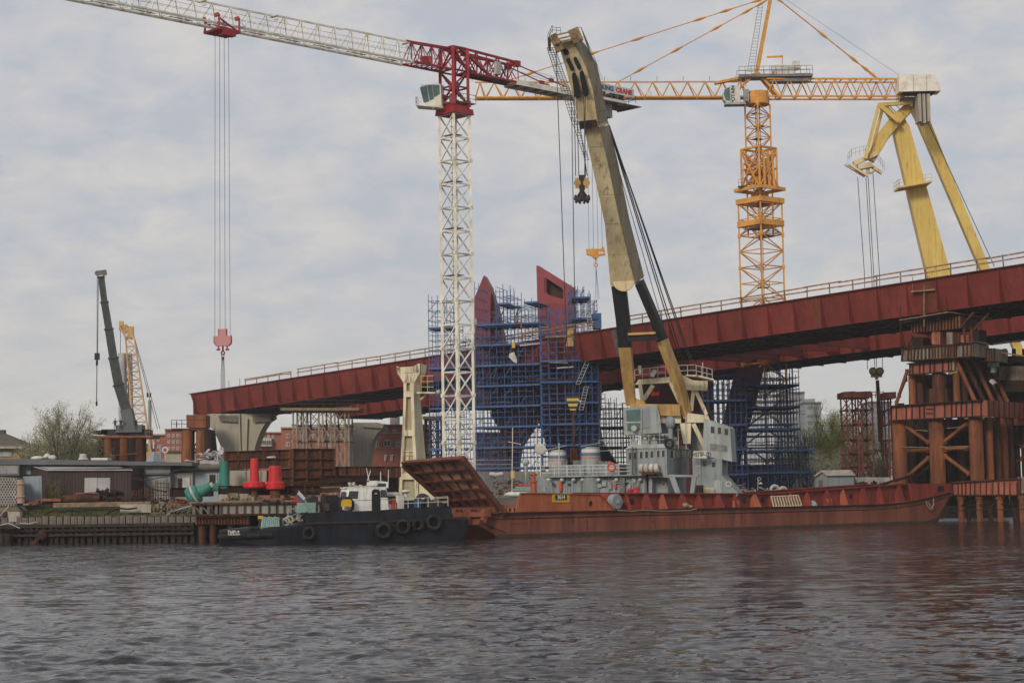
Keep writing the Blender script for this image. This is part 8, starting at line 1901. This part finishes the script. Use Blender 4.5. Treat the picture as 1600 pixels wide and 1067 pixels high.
# the fallen green buoy
b0, b1 = jpt(299, 776, 1.5), jpt(329, 759, 1.2); ax = (b1-b0).normalized(); root = thing('buoy', 'green buoy lying tilted on its side at the left end of the jetty', 'buoy', V(b0.x, b0.y, b0.z-.8)); Ln = (b1-b0).length
g = MB(); g.lathe([(.35, .9), (.62, 1.0), (.5, Ln)], b0, 22, ax=ax); g.build('tower', 'buoy_green', root)
g = MB(); g.lathe([(.4, -.45), (.95, -.3), (1.08, -.1), (1.08, .15), (1.0, .25), (1.0, .75), (.92, .9), (.5, 1.0)], b0, 26, ax=ax); g.build('float', 'buoy_green', root)
g = MB(); g.lathe([(1.06, .3), (1.10, .35), (1.10, .5), (1.02, .55)], b0, 26, ax=ax); g.lathe([(.3, Ln), (.35, Ln+.3), (.1, Ln+.35)], b0, 12, ax=ax); g.build('worn_band', 'sheet', root)
# pale concrete pieces behind the buoys
for i, (x0, x1) in enumerate(((359, 384), (384, 407), (407, 416.5))): JB(x0, 735, x1, 764, 6+i*.2, 2, 'concrete', 'concrete_slab', ['pale upright concrete panel under the stacked beams, leftmost of three', 'pale upright concrete panel behind the tall red buoy', 'narrow pale concrete panel between the two red buoys'][i], 'panel')
JB(416.5, 735, 421, 764, 7, 2, 'black', 'dark_post', 'dark post between the two red buoys', 'post')

# stacked steel box walls (four tiers): left and right faces meet in a corner
SFB = Fr(jpt(456, 730, 9), V(-.86, .5, 0), V(.5, .86, 0)); SFC = Fr(jpt(456, 730, 9), V(.9, .42, 0), V(-.42, .9, 0))
def wallbeam(fr, x0, x1, yt0, yt1, yb0, yb1, lb, step=1.75):
    a, c = fr.pp(x0, (yt0+yb0)/2), fr.pp(x1, (yt1+yb1)/2); h = fr.pp((x0+x1)/2, (yt0+yt1)/2).z-fr.pp((x0+x1)/2, (yb0+yb1)/2).z; c.z = a.z = (a.z+c.z)/2; return ibeam(a, c, h*.97, .7, 'rust', 'steel_beam', lb, step)
names = ['topmost', 'second from the top', 'third from the top', 'lowest']
for i, (x0, yt0, yt1, yb0, yb1) in enumerate(((353.5, 707, 700.5, 718, 716.5), (353.5, 718, 717, 732, 731), (438, 732, 731.5, 746, 746), (438, 746, 746, 762, 762))):
    wallbeam(SFB, x0, 455.5, yt0, yt1, yb0, yb1, 'stacked rusty beam facing left above the buoys, %s of its stack' % names[i]); wallbeam(SFC, 456.5, 521, yt1, yt1+1, yb1, yb1+.5, 'stacked rusty beam right of the stack corner, %s of its stack' % names[i], 1.3)
g = MB(); g.sphere(SFB.pp(425, 714.5, -.3), .3, 10, 6, (2.2, .8, .5)); single(g, 'rope_bundle', 'sheet', 'pale bundle lying on the topmost stacked beam', 'bundle', smooth=True)
for i, (x0, x1, y, h, m, lb) in enumerate(((518, 625, 737.5, 1.2, 'rust', 'upper rusty beam reaching right from the beam stack to the cream boom rest'), (500, 600, 749, .8, 'rust_dark', 'middle dark beam right of the stack, behind the tug wheelhouse'), (470, 600, 759, .9, 'rust_dark', 'lower dark beam right of the stack, behind the tug wheelhouse'))):
    ibeam(jpt(x0, y, 11-i), jpt(x1, y-.5, 11-i), h, .5, m, 'steel_beam', lb, 1.5)
for i, (x0, x1, y0, y1) in enumerate(((574, 596, 742, 778), (598, 622, 742, 778))): JB(x0, y0, x1, y1, 12+i, 2, 'black' if i == 0 else 'dark_steel', 'dark_hut', ['dark site hut behind the tug antennas', 'charcoal site hut beside the cream boom rest'][i], 'hut')
r = random.Random(44)
for k in range(7):
    g = MB(); y = 762.5+(k % 4)*2.0; x0 = 487+r.uniform(-1, 5)+(k//4)*2; g.tube(jpt(x0, y+r.uniform(-.6, .6), 3+k*.25), jpt(x0+r.uniform(36, 46), y+r.uniform(-1, 1)-1, 3+k*.25), .13, 8, .1); single(g, 'log', 'plank', 'pale weathered log in the loose pile behind the tug', 'log', 'logs piled on the jetty')
g = MB(); railing(g, [jpt(450, 778, 2), jpt(530, 776, 2)], 1.6, 2.0, .035, (1, .5)); single(g, 'railing', 'rust', 'thin rusty railing on the jetty right of the red buoys', 'railing')
scrapheap(442, 482, 773, 780, 2.0, 30, 'rust_dark', 'scrap_heap', 'dark scrap on the jetty behind the tug flag')
scrapheap(345, 440, 779, 783, .9, 46, 'earth', 'debris_strip', 'strip of muddy debris along the jetty edge under the red buoys', th=.12)
scrapheap(268, 300, 781, 788, 2.5, 30, 'rust_pink', 'scrap_heap', 'reddish debris at the left end of the jetty under the fallen buoy', th=.12)

# ------------------------------------------------------------------ shore behind the floating crane and the barge
def sbox(px, Y, x0, y0, x1, y1, th, m, name, lb, cat): g = MB(); a = [P(x, y, Y) for x, y in ((x0, y0), (x1, y0), (x1, y1), (x0, y1))]; g.prism(a, V(0, th, 0)); return single(g, name, m, lb, cat)
root = thing('retaining_wall', 'grey concrete retaining wall behind the raised barge ramp', 'wall', P(780, 765, 262))
g = MB(); g.prism([P(x, y, 262) for x, y in ((690, 737), (990, 735), (990, 790), (690, 790))], V(0, 1, 0)); g.build('wall', 'shed_grey', root)
g = MB(); railing(g, [P(681, 736, 261.8), P(800, 736, 261.8)], 1.6, 5, .05, (1, .6)); g.build('handrail', 'zinc', root)
r = random.Random(61)
def heap(x0, x1, y0, y1, Y, n, m, name, lb, th=.12, sp=8, cat='scrap'):
    g = MB()
    for _ in range(n): x, y = r.uniform(x0, x1), r.uniform(y0, y1); a = P(x, y, Y+r.uniform(-1, 1)); c = P(x+r.uniform(-sp, sp), y+r.uniform(-sp*.5, sp*.5), Y+r.uniform(-1, 1)); g.bar(a, c, th*r.uniform(.6, 1.6))
    g.cb(P((x0+x1)/2, y1, Y), (x1-x0)*Y/F, 1.2, .2); return single(g, name, m, lb, cat)
heap(768, 832, 742, 775, 243.5, 70, 'scrap', 'scrap_heap', 'tangled heap of pale bars on the shore behind the ramp and the samson post', .13, 9)
heap(775, 820, 752, 772, 244.2, 40, 'rust_pink', 'scrap_heap', 'reddish tangle of bars within the pale heap behind the ramp', .13, 9)
heap(1153, 1165, 757, 771, 262, 26, 'plank', 'scrap_heap', 'small brown heap right of the sloping grey aft house', .12, 4)
heap(1165, 1200, 764, 772, 262, 30, 'sheet', 'scrap_heap', 'pale scrap behind the barge hold, below the dark scaffold', .14, 7)
heap(1340, 1392, 753, 763, 276, 40, 'rust_dark', 'scrap_heap', 'dark scrap at the foot of the red brown trestle', .16, 7)
g = MB()
for k in range(6): g.sphere(P(769+k*2.8, 742-abs(k-2.5)*.6, 243), .42, 8, 5, (1, 1, .7))
single(g, 'white_sacks', 'sheet', 'row of white sacks on top of the scrap behind the ramp', 'sacks', smooth=True)
g = MB(); g.cb(P(801, 741, 243), .5, .4, 1.0); single(g, 'yellow_box', 'yellow_plain', 'small yellow box above the scrap heap', 'box')
# small boat on the shore, left of the samson post
c = P(812, 776, 228); root = thing('dinghy', 'small white and teal dinghy left of the samson post', 'dinghy', c)
g = MB(); g.sphere(c+UP*.3, .75, 14, 8, (2.6, 1, .55)); g.build('hull', 'white', root, smooth=True)
g = MB(); g.cb(c+V(.3, 0, .85), 2.2, 1.1, .3); g.cb(c+V(.5, 0, 1.15), 2.0, .9, .22); g.build('cover', 'rope_green', root); g = MB(); g.cb(c+V(.6, -.1, 1.35), 2.1, .8, .16); g.build('red_strip', 'red_plain', root)
for i, (x, y, R) in enumerate(((1211, 765.5, .62), (1224, 767, .5))):
    g = MB(); c = P(x, y, 262); g.torus(c, R, .24, V(.3, -1, .2), 18, 8); g.tube(c-_X*1.0-UP*.4, c+_X*.6, .25, 8); single(g, 'hose_reel', 'sheet', ['pale coiled hose behind the barge hold, left of a smaller coil', 'smaller pale coiled hose behind the barge hold'][i], 'hose coil', smooth=True)
g = MB(); a = P(1184, 766, 262); g.tube(a, P(1184.5, 748, 262), .05, 6); g.torus(P(1186, 748, 262), .22, .04, V(0, 1, 0), 12, 5); g.lathe([(.3, 0), (.1, .25)], P(1188.5, 756, 262), 10); single(g, 'lamp_post', 'white', 'small white hooked lamp in front of the dark scaffold', 'lamp')
# hut, fence, low buildings at the right
root = thing('hut', 'small grey gabled hut behind the barge, left of the pale fence', 'hut', P(1305, 768, 282))
g = MB(); g.prism([P(x, y, 282) for x, y in ((1274, 743), (1283, 737.5), (1293, 743), (1293, 775), (1274, 775))], V(1.0, 7, 0)); g.build('gable', 'shed_grey', root)
g = MB(); g.prism([P(x, y, 282.1) for x, y in ((1293, 741), (1334, 741), (1335, 775), (1293, 775))], V(1.0, 7, 0)); g.build('wall', 'blue_grey', root)
g = MB(); g.prism([P(x, y, 281.6) for x, y in ((1282, 736), (1329, 735.5), (1337, 742.3), (1292, 743))], V(0, .2, .15)); g.prism([P(x, y, 281.6) for x, y in ((1282, 736), (1283.5, 737.5), (1274, 744), (1271.5, 743.5))], V(1, 7, 0)); g.build('roof', 'sheet', root)
g = MB(); g.prism([P(x, y, 281.9) for x, y in ((1279, 750), (1285, 750), (1285, 773), (1279, 773))], V(0, .1, 0)); g.build('door', 'roof_grey', root)
root = thing('fence', 'pale corrugated fence right of the grey hut', 'fence', P(1360, 762, 286))
for k in range(8):
    x0 = 1309+k*10.4; g = MB(); a, c = P(x0, 757+(.4 if k % 2 else 0), 286), P(x0+10.2, 757, 286); n = 12; vs = []
    zt = P(x0, 745.5+r.uniform(-.3, .6), 286).z
    for i in range(n+1): p = a.lerp(c, i/n)+V(0, -.1 if i % 2 else 0, 0); vs += [V(p.x, p.y, GZ-2), V(p.x, p.y, zt)]
    g.add(vs, [(2*i, 2*i+2, 2*i+3, 2*i+1) for i in range(n)]); g.build('panel', 'sheet' if k % 3 else 'zinc', root)
def bldg(name, lb, Y, x0, y0, x1, y1, th, m, wins=(), roof=None, winm='glass_dark', frame=True, depthx=0, cat='building'):
    root = thing(name, lb, cat, V(P((x0+x1)/2, y1, Y).x, Y, GZ)); g = MB(); g.prism([P(x, y, Y) for x, y in ((x0, y0), (x1, y0), (x1, y1), (x0, y1))], V(depthx, th, 0)); g.build('wall', m, root)
    if roof: g = MB(); g.prism([P(x, y, Y-.8) for x, y in ((x0-.8, y0-1.2), (x1+.8, y0-1.2), (x1+.8, y0+.8), (x0-.8, y0+.8))], V(depthx, th+1.6, 0)); g.build('roof', roof, root)
    for (wx, wy, ww, wh) in wins:
        g = MB(); g.prism([P(x, y, Y-.12) for x, y in ((wx, wy), (wx+ww, wy), (wx+ww, wy+wh), (wx, wy+wh))], V(0, .1, 0)); w_ = g.build('window', winm, root)
        if frame:
            g = MB(); e = .5
            for a, b in (((wx, wy), (wx+ww, wy)), ((wx+ww, wy), (wx+ww, wy+wh)), ((wx+ww, wy+wh), (wx, wy+wh)), ((wx, wy+wh), (wx, wy)), ((wx+ww/2, wy), (wx+ww/2, wy+wh))): g.bar(P(*a, Y-.2), P(*b, Y-.2), .10, .12)
            g.build('frame', 'white', w_)
    return root
bldg('low_building', 'long low building with pinkish gable roof behind the red brown trestle', 380, 1328, 702, 1388, 760, 10, 'sheet', roof='brick_pale')
bldg('wall_building', 'beige windowless building behind the right edge of the dark scaffold', 360, 1232, 722, 1296, 790, 8, 'concrete', roof='zinc')
W1 = [(1226+c*7.5, 622+r_*10, 4.5, 4) for c in range(4) for r_ in range(7)]
bldg('block_of_flats', 'tall grey block of flats seen through the top right of the scaffold', 720, 1222, 613, 1257, 790, 18, 'tower_grey', W1, 'roof_grey', 'tower_win', False)
W2 = [(1262, 634, 7, 5), (1272, 634, 7, 5), (1262, 648, 18, 4), (1262, 658, 8, 5), (1272, 658, 8, 5), (1264, 669, 7, 4)]
bldg('block_of_flats', 'lower grey block of flats with flat roof, right of the taller one', 690, 1257, 629, 1283, 790, 16, 'tower_grey', W2, 'roof_grey', 'tower_win', False)
g = MB(); a = P(1264, 629, 695); g.cb(a+UP*.5, 4, 4, 1.6); single(g, 'roof_plant', 'tower_grey', 'small box on the roof of the lower block of flats', 'roof box')
bldg('glass_building', 'pale glassy building seen between the two red brown trestles', 600, 1358, 628, 1393, 790, 15, 'tower_grey', [(1360+c*8, 632+r_*9, 6.5, 6.5) for c in range(4) for r_ in range(6)], 'roof_grey', 'tower_win', False)
# brick housing at the left and middle
bldg('brick_building', 'red brick building far left behind the crawler crane, with pale bands', 520, 258, 671, 291, 790, 14, 'brick', [(262+c*7, 678+r_*10, 3.4, 4.5) for c in range(4) for r_ in range(3)], 'brick', 'glass_dark', True)
bldg('brick_building', 'lower red brick building left of the one behind the crawler crane', 540, 234, 679, 258, 790, 14, 'brick', [(238, 685, 3, 4), (246, 685, 3, 4), (238, 696, 3, 4), (246, 696, 3, 4)], 'brick_pale', 'glass_dark', True)
r0 = bldg('brick_building', 'brick block with pale balconies seen left of the grey trestle', 500, 402, 676, 445, 790, 14, 'brick', [(406, 680, 3.4, 6), (418, 677, 3, 6), (425, 680, 3, 5)], 'brick', 'glass_dark', True)
g = MB()
for y0, y1 in ((684, 697),): g.prism([P(x, y, 498) for x, y in ((403, y0), (424, y0), (424, y1), (403, y1))], V(0, 2, 0))
bl = g.build('balcony', 'sheet', r0)
g = MB()
for k in range(5): g.prism([P(x, y, 497.8) for x, y in ((404.5+k*4, 688), (407.5+k*4, 688), (407.5+k*4, 694), (404.5+k*4, 694))], V(0, .1, 0))
g.build('balcony_glass', 'tower_win', bl)
bldg('brick_building', 'brick block with paired white windows seen through the grey trestle', 480, 439, 668, 545, 790, 14, 'brick', [(447, 678, 5, 6), (447, 691, 5, 6), (470, 678, 5, 6), (470, 691, 5, 6), (488, 678, 5, 6), (509, 678, 5, 6), (509, 691, 5, 6), (530, 678, 5, 6)], 'brick_pale')
rb = bldg('brick_building', 'large red brick building between the second concrete pier and the boom rest', 430, 570, 664, 668, 790, 16, 'brick', [(584, 672, 5, 6), (602, 671, 5, 6), (614, 671, 5, 6), (585, 690, 6, 7), (600, 688, 10, 9), (619, 690, 6, 7), (571, 713, 4, 9), (601, 712, 4, 8), (611, 712, 4, 8)], 'brick')
g = MB()
for y in (675.5, 698.5): g.prism([P(x, y_, 429.7) for x, y_ in ((571, y), (668, y), (668, y+1.6), (571, y+1.6))], V(0, .2, 0))
g.build('pale_band', 'brick_pale', rb)
g = MB(); g.prism([P(x, y_, 427) for x, y_ in ((568, 702), (625, 700), (625, 790), (568, 790))], V(0, 3, 0)); g.build('front_bay', 'brick', rb)
for wx in (601, 611): g = MB(); g.prism([P(x, y, 426.8) for x, y in ((wx, 711), (wx+4, 711), (wx+4, 720), (wx, 720))], V(0, .1, 0)); w_ = g.build('window', 'glass_dark', rb); g = MB(); g.bar(P(wx, 711, 426.7), P(wx, 720, 426.7), .2); g.bar(P(wx, 711, 426.7), P(wx+4, 711, 426.7), .2); g.bar(P(wx+2, 711, 426.7), P(wx+2, 720, 426.7), .15); g.build('frame', 'white', w_)
g = MB(); g.cb(P(617, 660, 432), 2.2, 2, 3.0); single(g, 'chimney_box', 'sheet', 'small pale box on the roof of the large brick building', 'roof box')
bldg('brick_building', 'brick building seen through the blue scaffold near the ground', 420, 742, 676, 800, 790, 14, 'brick', [(752, 686, 5, 7), (770, 686, 5, 7), (752, 702, 5, 7), (770, 702, 5, 7), (786, 690, 5, 7)], 'brick_pale')
bldg('low_building', 'low pale building behind the crawler crane and the pile platform', 400, 258, 705, 345, 790, 12, 'concrete', roof='brick')
# hip roofed house far left and the brownish wall behind the trees
root = thing('house', 'old yellowish house with a grey brown hipped roof at the far left', 'house', V(P(10, 715, 330).x, 330, GZ))
g = MB(); g.prism([P(x, y, 330) for x, y in ((-60, 700), (33, 699), (33, 790), (-60, 790))], V(0, 12, 0)); g.build('wall', 'yellow_wall', root)
g = MB(); e = [P(-60, 697, 329), P(37, 697, 329), P(37, 697, 329)+V(0, 14, 0), P(-60, 697, 329)+V(0, 14, 0)]; t = [P(-60, 676, 336), P(6, 676, 336), P(6, 676, 338), P(-60, 676, 338)]; g.hexa(e, t); g.cb(P(1, 676, 336), 1.6, 1.5, 1.0); g.build('roof', 'roof_brown', root)
g = MB(); g.prism([P(x, y, 328.6) for x, y in ((-60, 697), (38, 697), (38, 700.5), (-60, 700.5))], V(0, 1.2, 0)); g.build('cornice', 'concrete', root)
g = MB(); g.prism([P(x, y, 329.8) for x, y in ((-20, 705), (18, 705), (18, 713), (-20, 713))], V(0, .1, 0)); g.build('window_band', 'ship_grey_light', root)
bldg('long_wall', 'long low brown building behind the bare tree', 420, 34, 694, 232, 790, 8, 'roof_brown', [(60+k*26, 700, 6, 5) for k in range(6)], 'roof_grey', 'tower_win', False)

# ------------------------------------------------------------------ trees
def tree(name, lb, px, yb, Y, Hpx, Wpx, seed, m_leaf, nleaf, leaf, cat='tree', trunk_r=.22, levels=5, sparse=1.0, stems=3, group=None):
    r = random.Random(seed); b = P(px, yb, Y); b.z = GZ; H = P(px, yb-Hpx, Y).z-b.z; Wd = Wpx*Y/F
    root = thing(name, lb, cat, b, 0, group); g = MB(); tips = []
    def grow(p, d, ln, rad, lv):
        q = p
        for k in range(3):
            d2 = (d+V(r.gauss(0, .10), r.gauss(0, .10), .05)).normalized(); e = q+d2*ln/3; g.tube(q, e, max(.012, rad*(1-k*.12)), 4 if lv > 1 else 7, max(.01, rad*(1-(k+1)*.14)), cap=False); q = e; d = d2
            if lv >= 1: tips.append(q)
            if lv < levels and k < 2 and r.random() < .75:
                a = r.uniform(0, 6.28); nd = (d*.9+V(math.cos(a), math.sin(a), .25)*r.uniform(.45, .8)).normalized(); grow(q, nd, ln*r.uniform(.45, .65), rad*.5, lv+1)
        if lv >= levels: tips.append(q); return
        for k in range(2):
            a = r.uniform(0, 6.28); nd = (d+V(math.cos(a), math.sin(a), .2)*r.uniform(.2, .5)).normalized(); grow(q, nd, ln*r.uniform(.6, .8), rad*.6, lv+1)
    for k in range(stems):
        a = 6.28*k/stems+r.uniform(-.4, .4); t = min(.75, Wd/H*.42); grow(b+V(math.cos(a), math.sin(a), 0)*trunk_r*.8, V(math.cos(a)*t, math.sin(a)*t, 1).normalized(), H*.36, trunk_r*r.uniform(.6, 1), 0)
    zs = sorted(t.z for t in tips); sc = H/(zs[int(len(zs)*.985)]-b.z); xs = sorted(abs(t.x-b.x) for t in tips); sx_ = (Wd/2)/max(.1, xs[int(len(xs)*.93)])
    def tr(p): return V(b.x+(p[0]-b.x)*sx_, b.y+(p[1]-b.y)*sx_, b.z+(p[2]-b.z)*sc)
    g.v = [tuple(tr(p)) for p in g.v]; g.build('trunk', 'bark', root)
    c = MB(); den = [r.random()**1.5+.08 for _ in tips]; cum = np.cumsum(den); cum = cum/cum[-1]
    for i in np.searchsorted(cum, [r.random() for _ in range(nleaf)]):
        p = tr(tips[int(i)])+V(r.gauss(0, .38), r.gauss(0, .38), r.gauss(0, .3))*sparse; a = V(r.gauss(0, 1), r.gauss(0, 1), r.gauss(0, 1)).normalized()*leaf*r.uniform(.6, 1.4); bb = a.orthogonal().normalized()*leaf*r.uniform(.3, .7)
        c.add([p-a*.5, p+bb*.5, p+a*.5, p-bb*.5], [(0, 1, 2, 3)])
    c.build('crown', m_leaf, root); return root
mat('leaf_spring', (.42, .44, .10), (.27, .31, .07), (.36, .36, .12), .45, .8, .8)
mat('leaf_bud', (.34, .34, .19), (.24, .25, .13), (.34, .35, .18), .45, .8, .8)
mat('leaf_olive', (.15, .17, .065), (.10, .11, .045), (.22, .23, .08), .45, .8, .8)
mat('blossom', (.42, .42, .34), (.28, .3, .2), None, .5, 1, .8)
for a in (('tree', 'tall thinly leaved tree behind the workshop roof at the left', 96, 790, 285, 150, 92, 3, 'leaf_bud', 19000, .2, 'tree', .22, 4, 1.0, 5),
    ('tree', 'bushy olive tree between the tall thin tree and the pile platform', 133, 790, 292, 106, 54, 5, 'leaf_bud', 11000, .21, 'tree', .2, 3, 1.5, 4),
    ('tree', 'low thin tree to the left of the tall thin tree', 62, 790, 296, 108, 50, 6, 'leaf_bud', 6500, .2, 'tree', .18, 4, 1.2, 4),
    ('tree', 'dense olive bush under the tall thin tree', 92, 790, 300, 92, 80, 12, 'leaf_bud', 6500, .18, 'tree', .2, 3, 1.8, 5),
    ('tree', 'light green spring tree left of the red brown trestle, tallest there', 1303, 790, 330, 150, 56, 7, 'leaf_spring', 15000, .22, 'tree', .25, 4, 1.6, 4),
    ('tree', 'round yellow green tree in front of the tallest green one', 1308, 790, 318, 112, 56, 8, 'leaf_spring', 16000, .2, 'tree', .22, 4, 1.8, 4),
    ('tree', 'yellow green tree behind the right edge of the scaffold', 1262, 790, 345, 122, 56, 9, 'leaf_spring', 15000, .22, 'tree', .22, 4, 1.8, 4),
    ('tree', 'green tree behind the middle of the red brown trestle', 1344, 790, 350, 142, 56, 10, 'leaf_spring', 14000, .22, 'tree', .24, 4, 1.6, 4),
    ('tree', 'green tree behind the narrow trestle, next to the glassy building', 1380, 790, 360, 112, 46, 13, 'leaf_olive', 6000, .24, 'tree', .22, 3, 1.6, 4),
    ('tree', 'olive tree seen through the lower right of the scaffold', 1232, 790, 350, 92, 46, 14, 'leaf_olive', 6000, .24, 'tree', .22, 3, 1.8, 4),
    ('shrub', 'pale flowering shrub behind the grey hut', 1306, 790, 300, 86, 50, 11, 'blossom', 6000, .17, 'shrub', .12, 3, 1.4, 5),
    ('shrub', 'grey green shrub right of the pale flowering one', 1370, 790, 300, 70, 42, 15, 'leaf_olive', 4000, .18, 'shrub', .12, 3, 1.4, 5)): tree(*a)
# ------------------------------------------------------------------ people and small things on the barge
c = BF.pp(862, 775, 3.0); ob = person(862, 775, c.y, 1.75, 'work_dark', 'bareheaded person in dark clothes standing on the barge left of the orange bag', 0)
for ch in list(ob.children): bpy.data.objects.remove(ch)
g = MB(); o_ = ob.location; g.sphere(V(o_.x, o_.y, o_.z+1.72), .115, 12, 6, (1, 1.1, 1)); g.build('hair', 'work_dark', ob, smooth=True)
ob.location.z = BZG
c = BF.pp(1003, 775, 3.2); ob = person(1003, 775, c.y, 1.75, 'plank', 'person in light brown clothes standing by the red bundle on the barge', 0); ob.location.z = BZG
g = MB(); c = BF.pp(991, 771, 2.5); r = random.Random(77)
for k in range(14): g.sphere(V(c.x+r.uniform(-.55, .55), c.y+r.uniform(-.3, .3), BZG+.3+k*.16), r.uniform(.3, .45), 8, 6, (1, 1, 1))
single(g, 'red_bundle', 'red_cloth', 'tall crumpled pinkish red bundle on the barge below the wheelhouse', 'bundle', smooth=True)
c = BF.pp(997.5, 772, 2.2); g = MB(); g.tube(V(c.x, c.y, BZG), V(c.x, c.y, BZG+1.9), .25, 12); g.sphere(V(c.x, c.y, BZG+1.9), .25, 12, 6); single(g, 'gas_cylinder', 'blue_plain', 'blue gas cylinder standing right of the red bundle', 'gas cylinder')
# ------------------------------------------------------------------ the hazy river air
g = MB(); g.box(-900, 900, -30, 1400, -2.5, 130); hz_o = g.build('haze', 'cable'); hz_o['kind'] = 'stuff'
m = bpy.data.materials.new('haze'); m.use_nodes = True; t = m.node_tree
for n_ in list(t.nodes): t.nodes.remove(n_)
o_ = t.nodes.new('ShaderNodeOutputMaterial'); pv = t.nodes.new('ShaderNodeVolumePrincipled'); pv.inputs['Color'].default_value = (.86, .88, .92, 1); pv.inputs['Density'].default_value = .00017; pv.inputs['Anisotropy'].default_value = .2
t.links.new(pv.outputs[0], o_.inputs['Volume']); hz_o.data.materials.clear(); hz_o.data.materials.append(m)
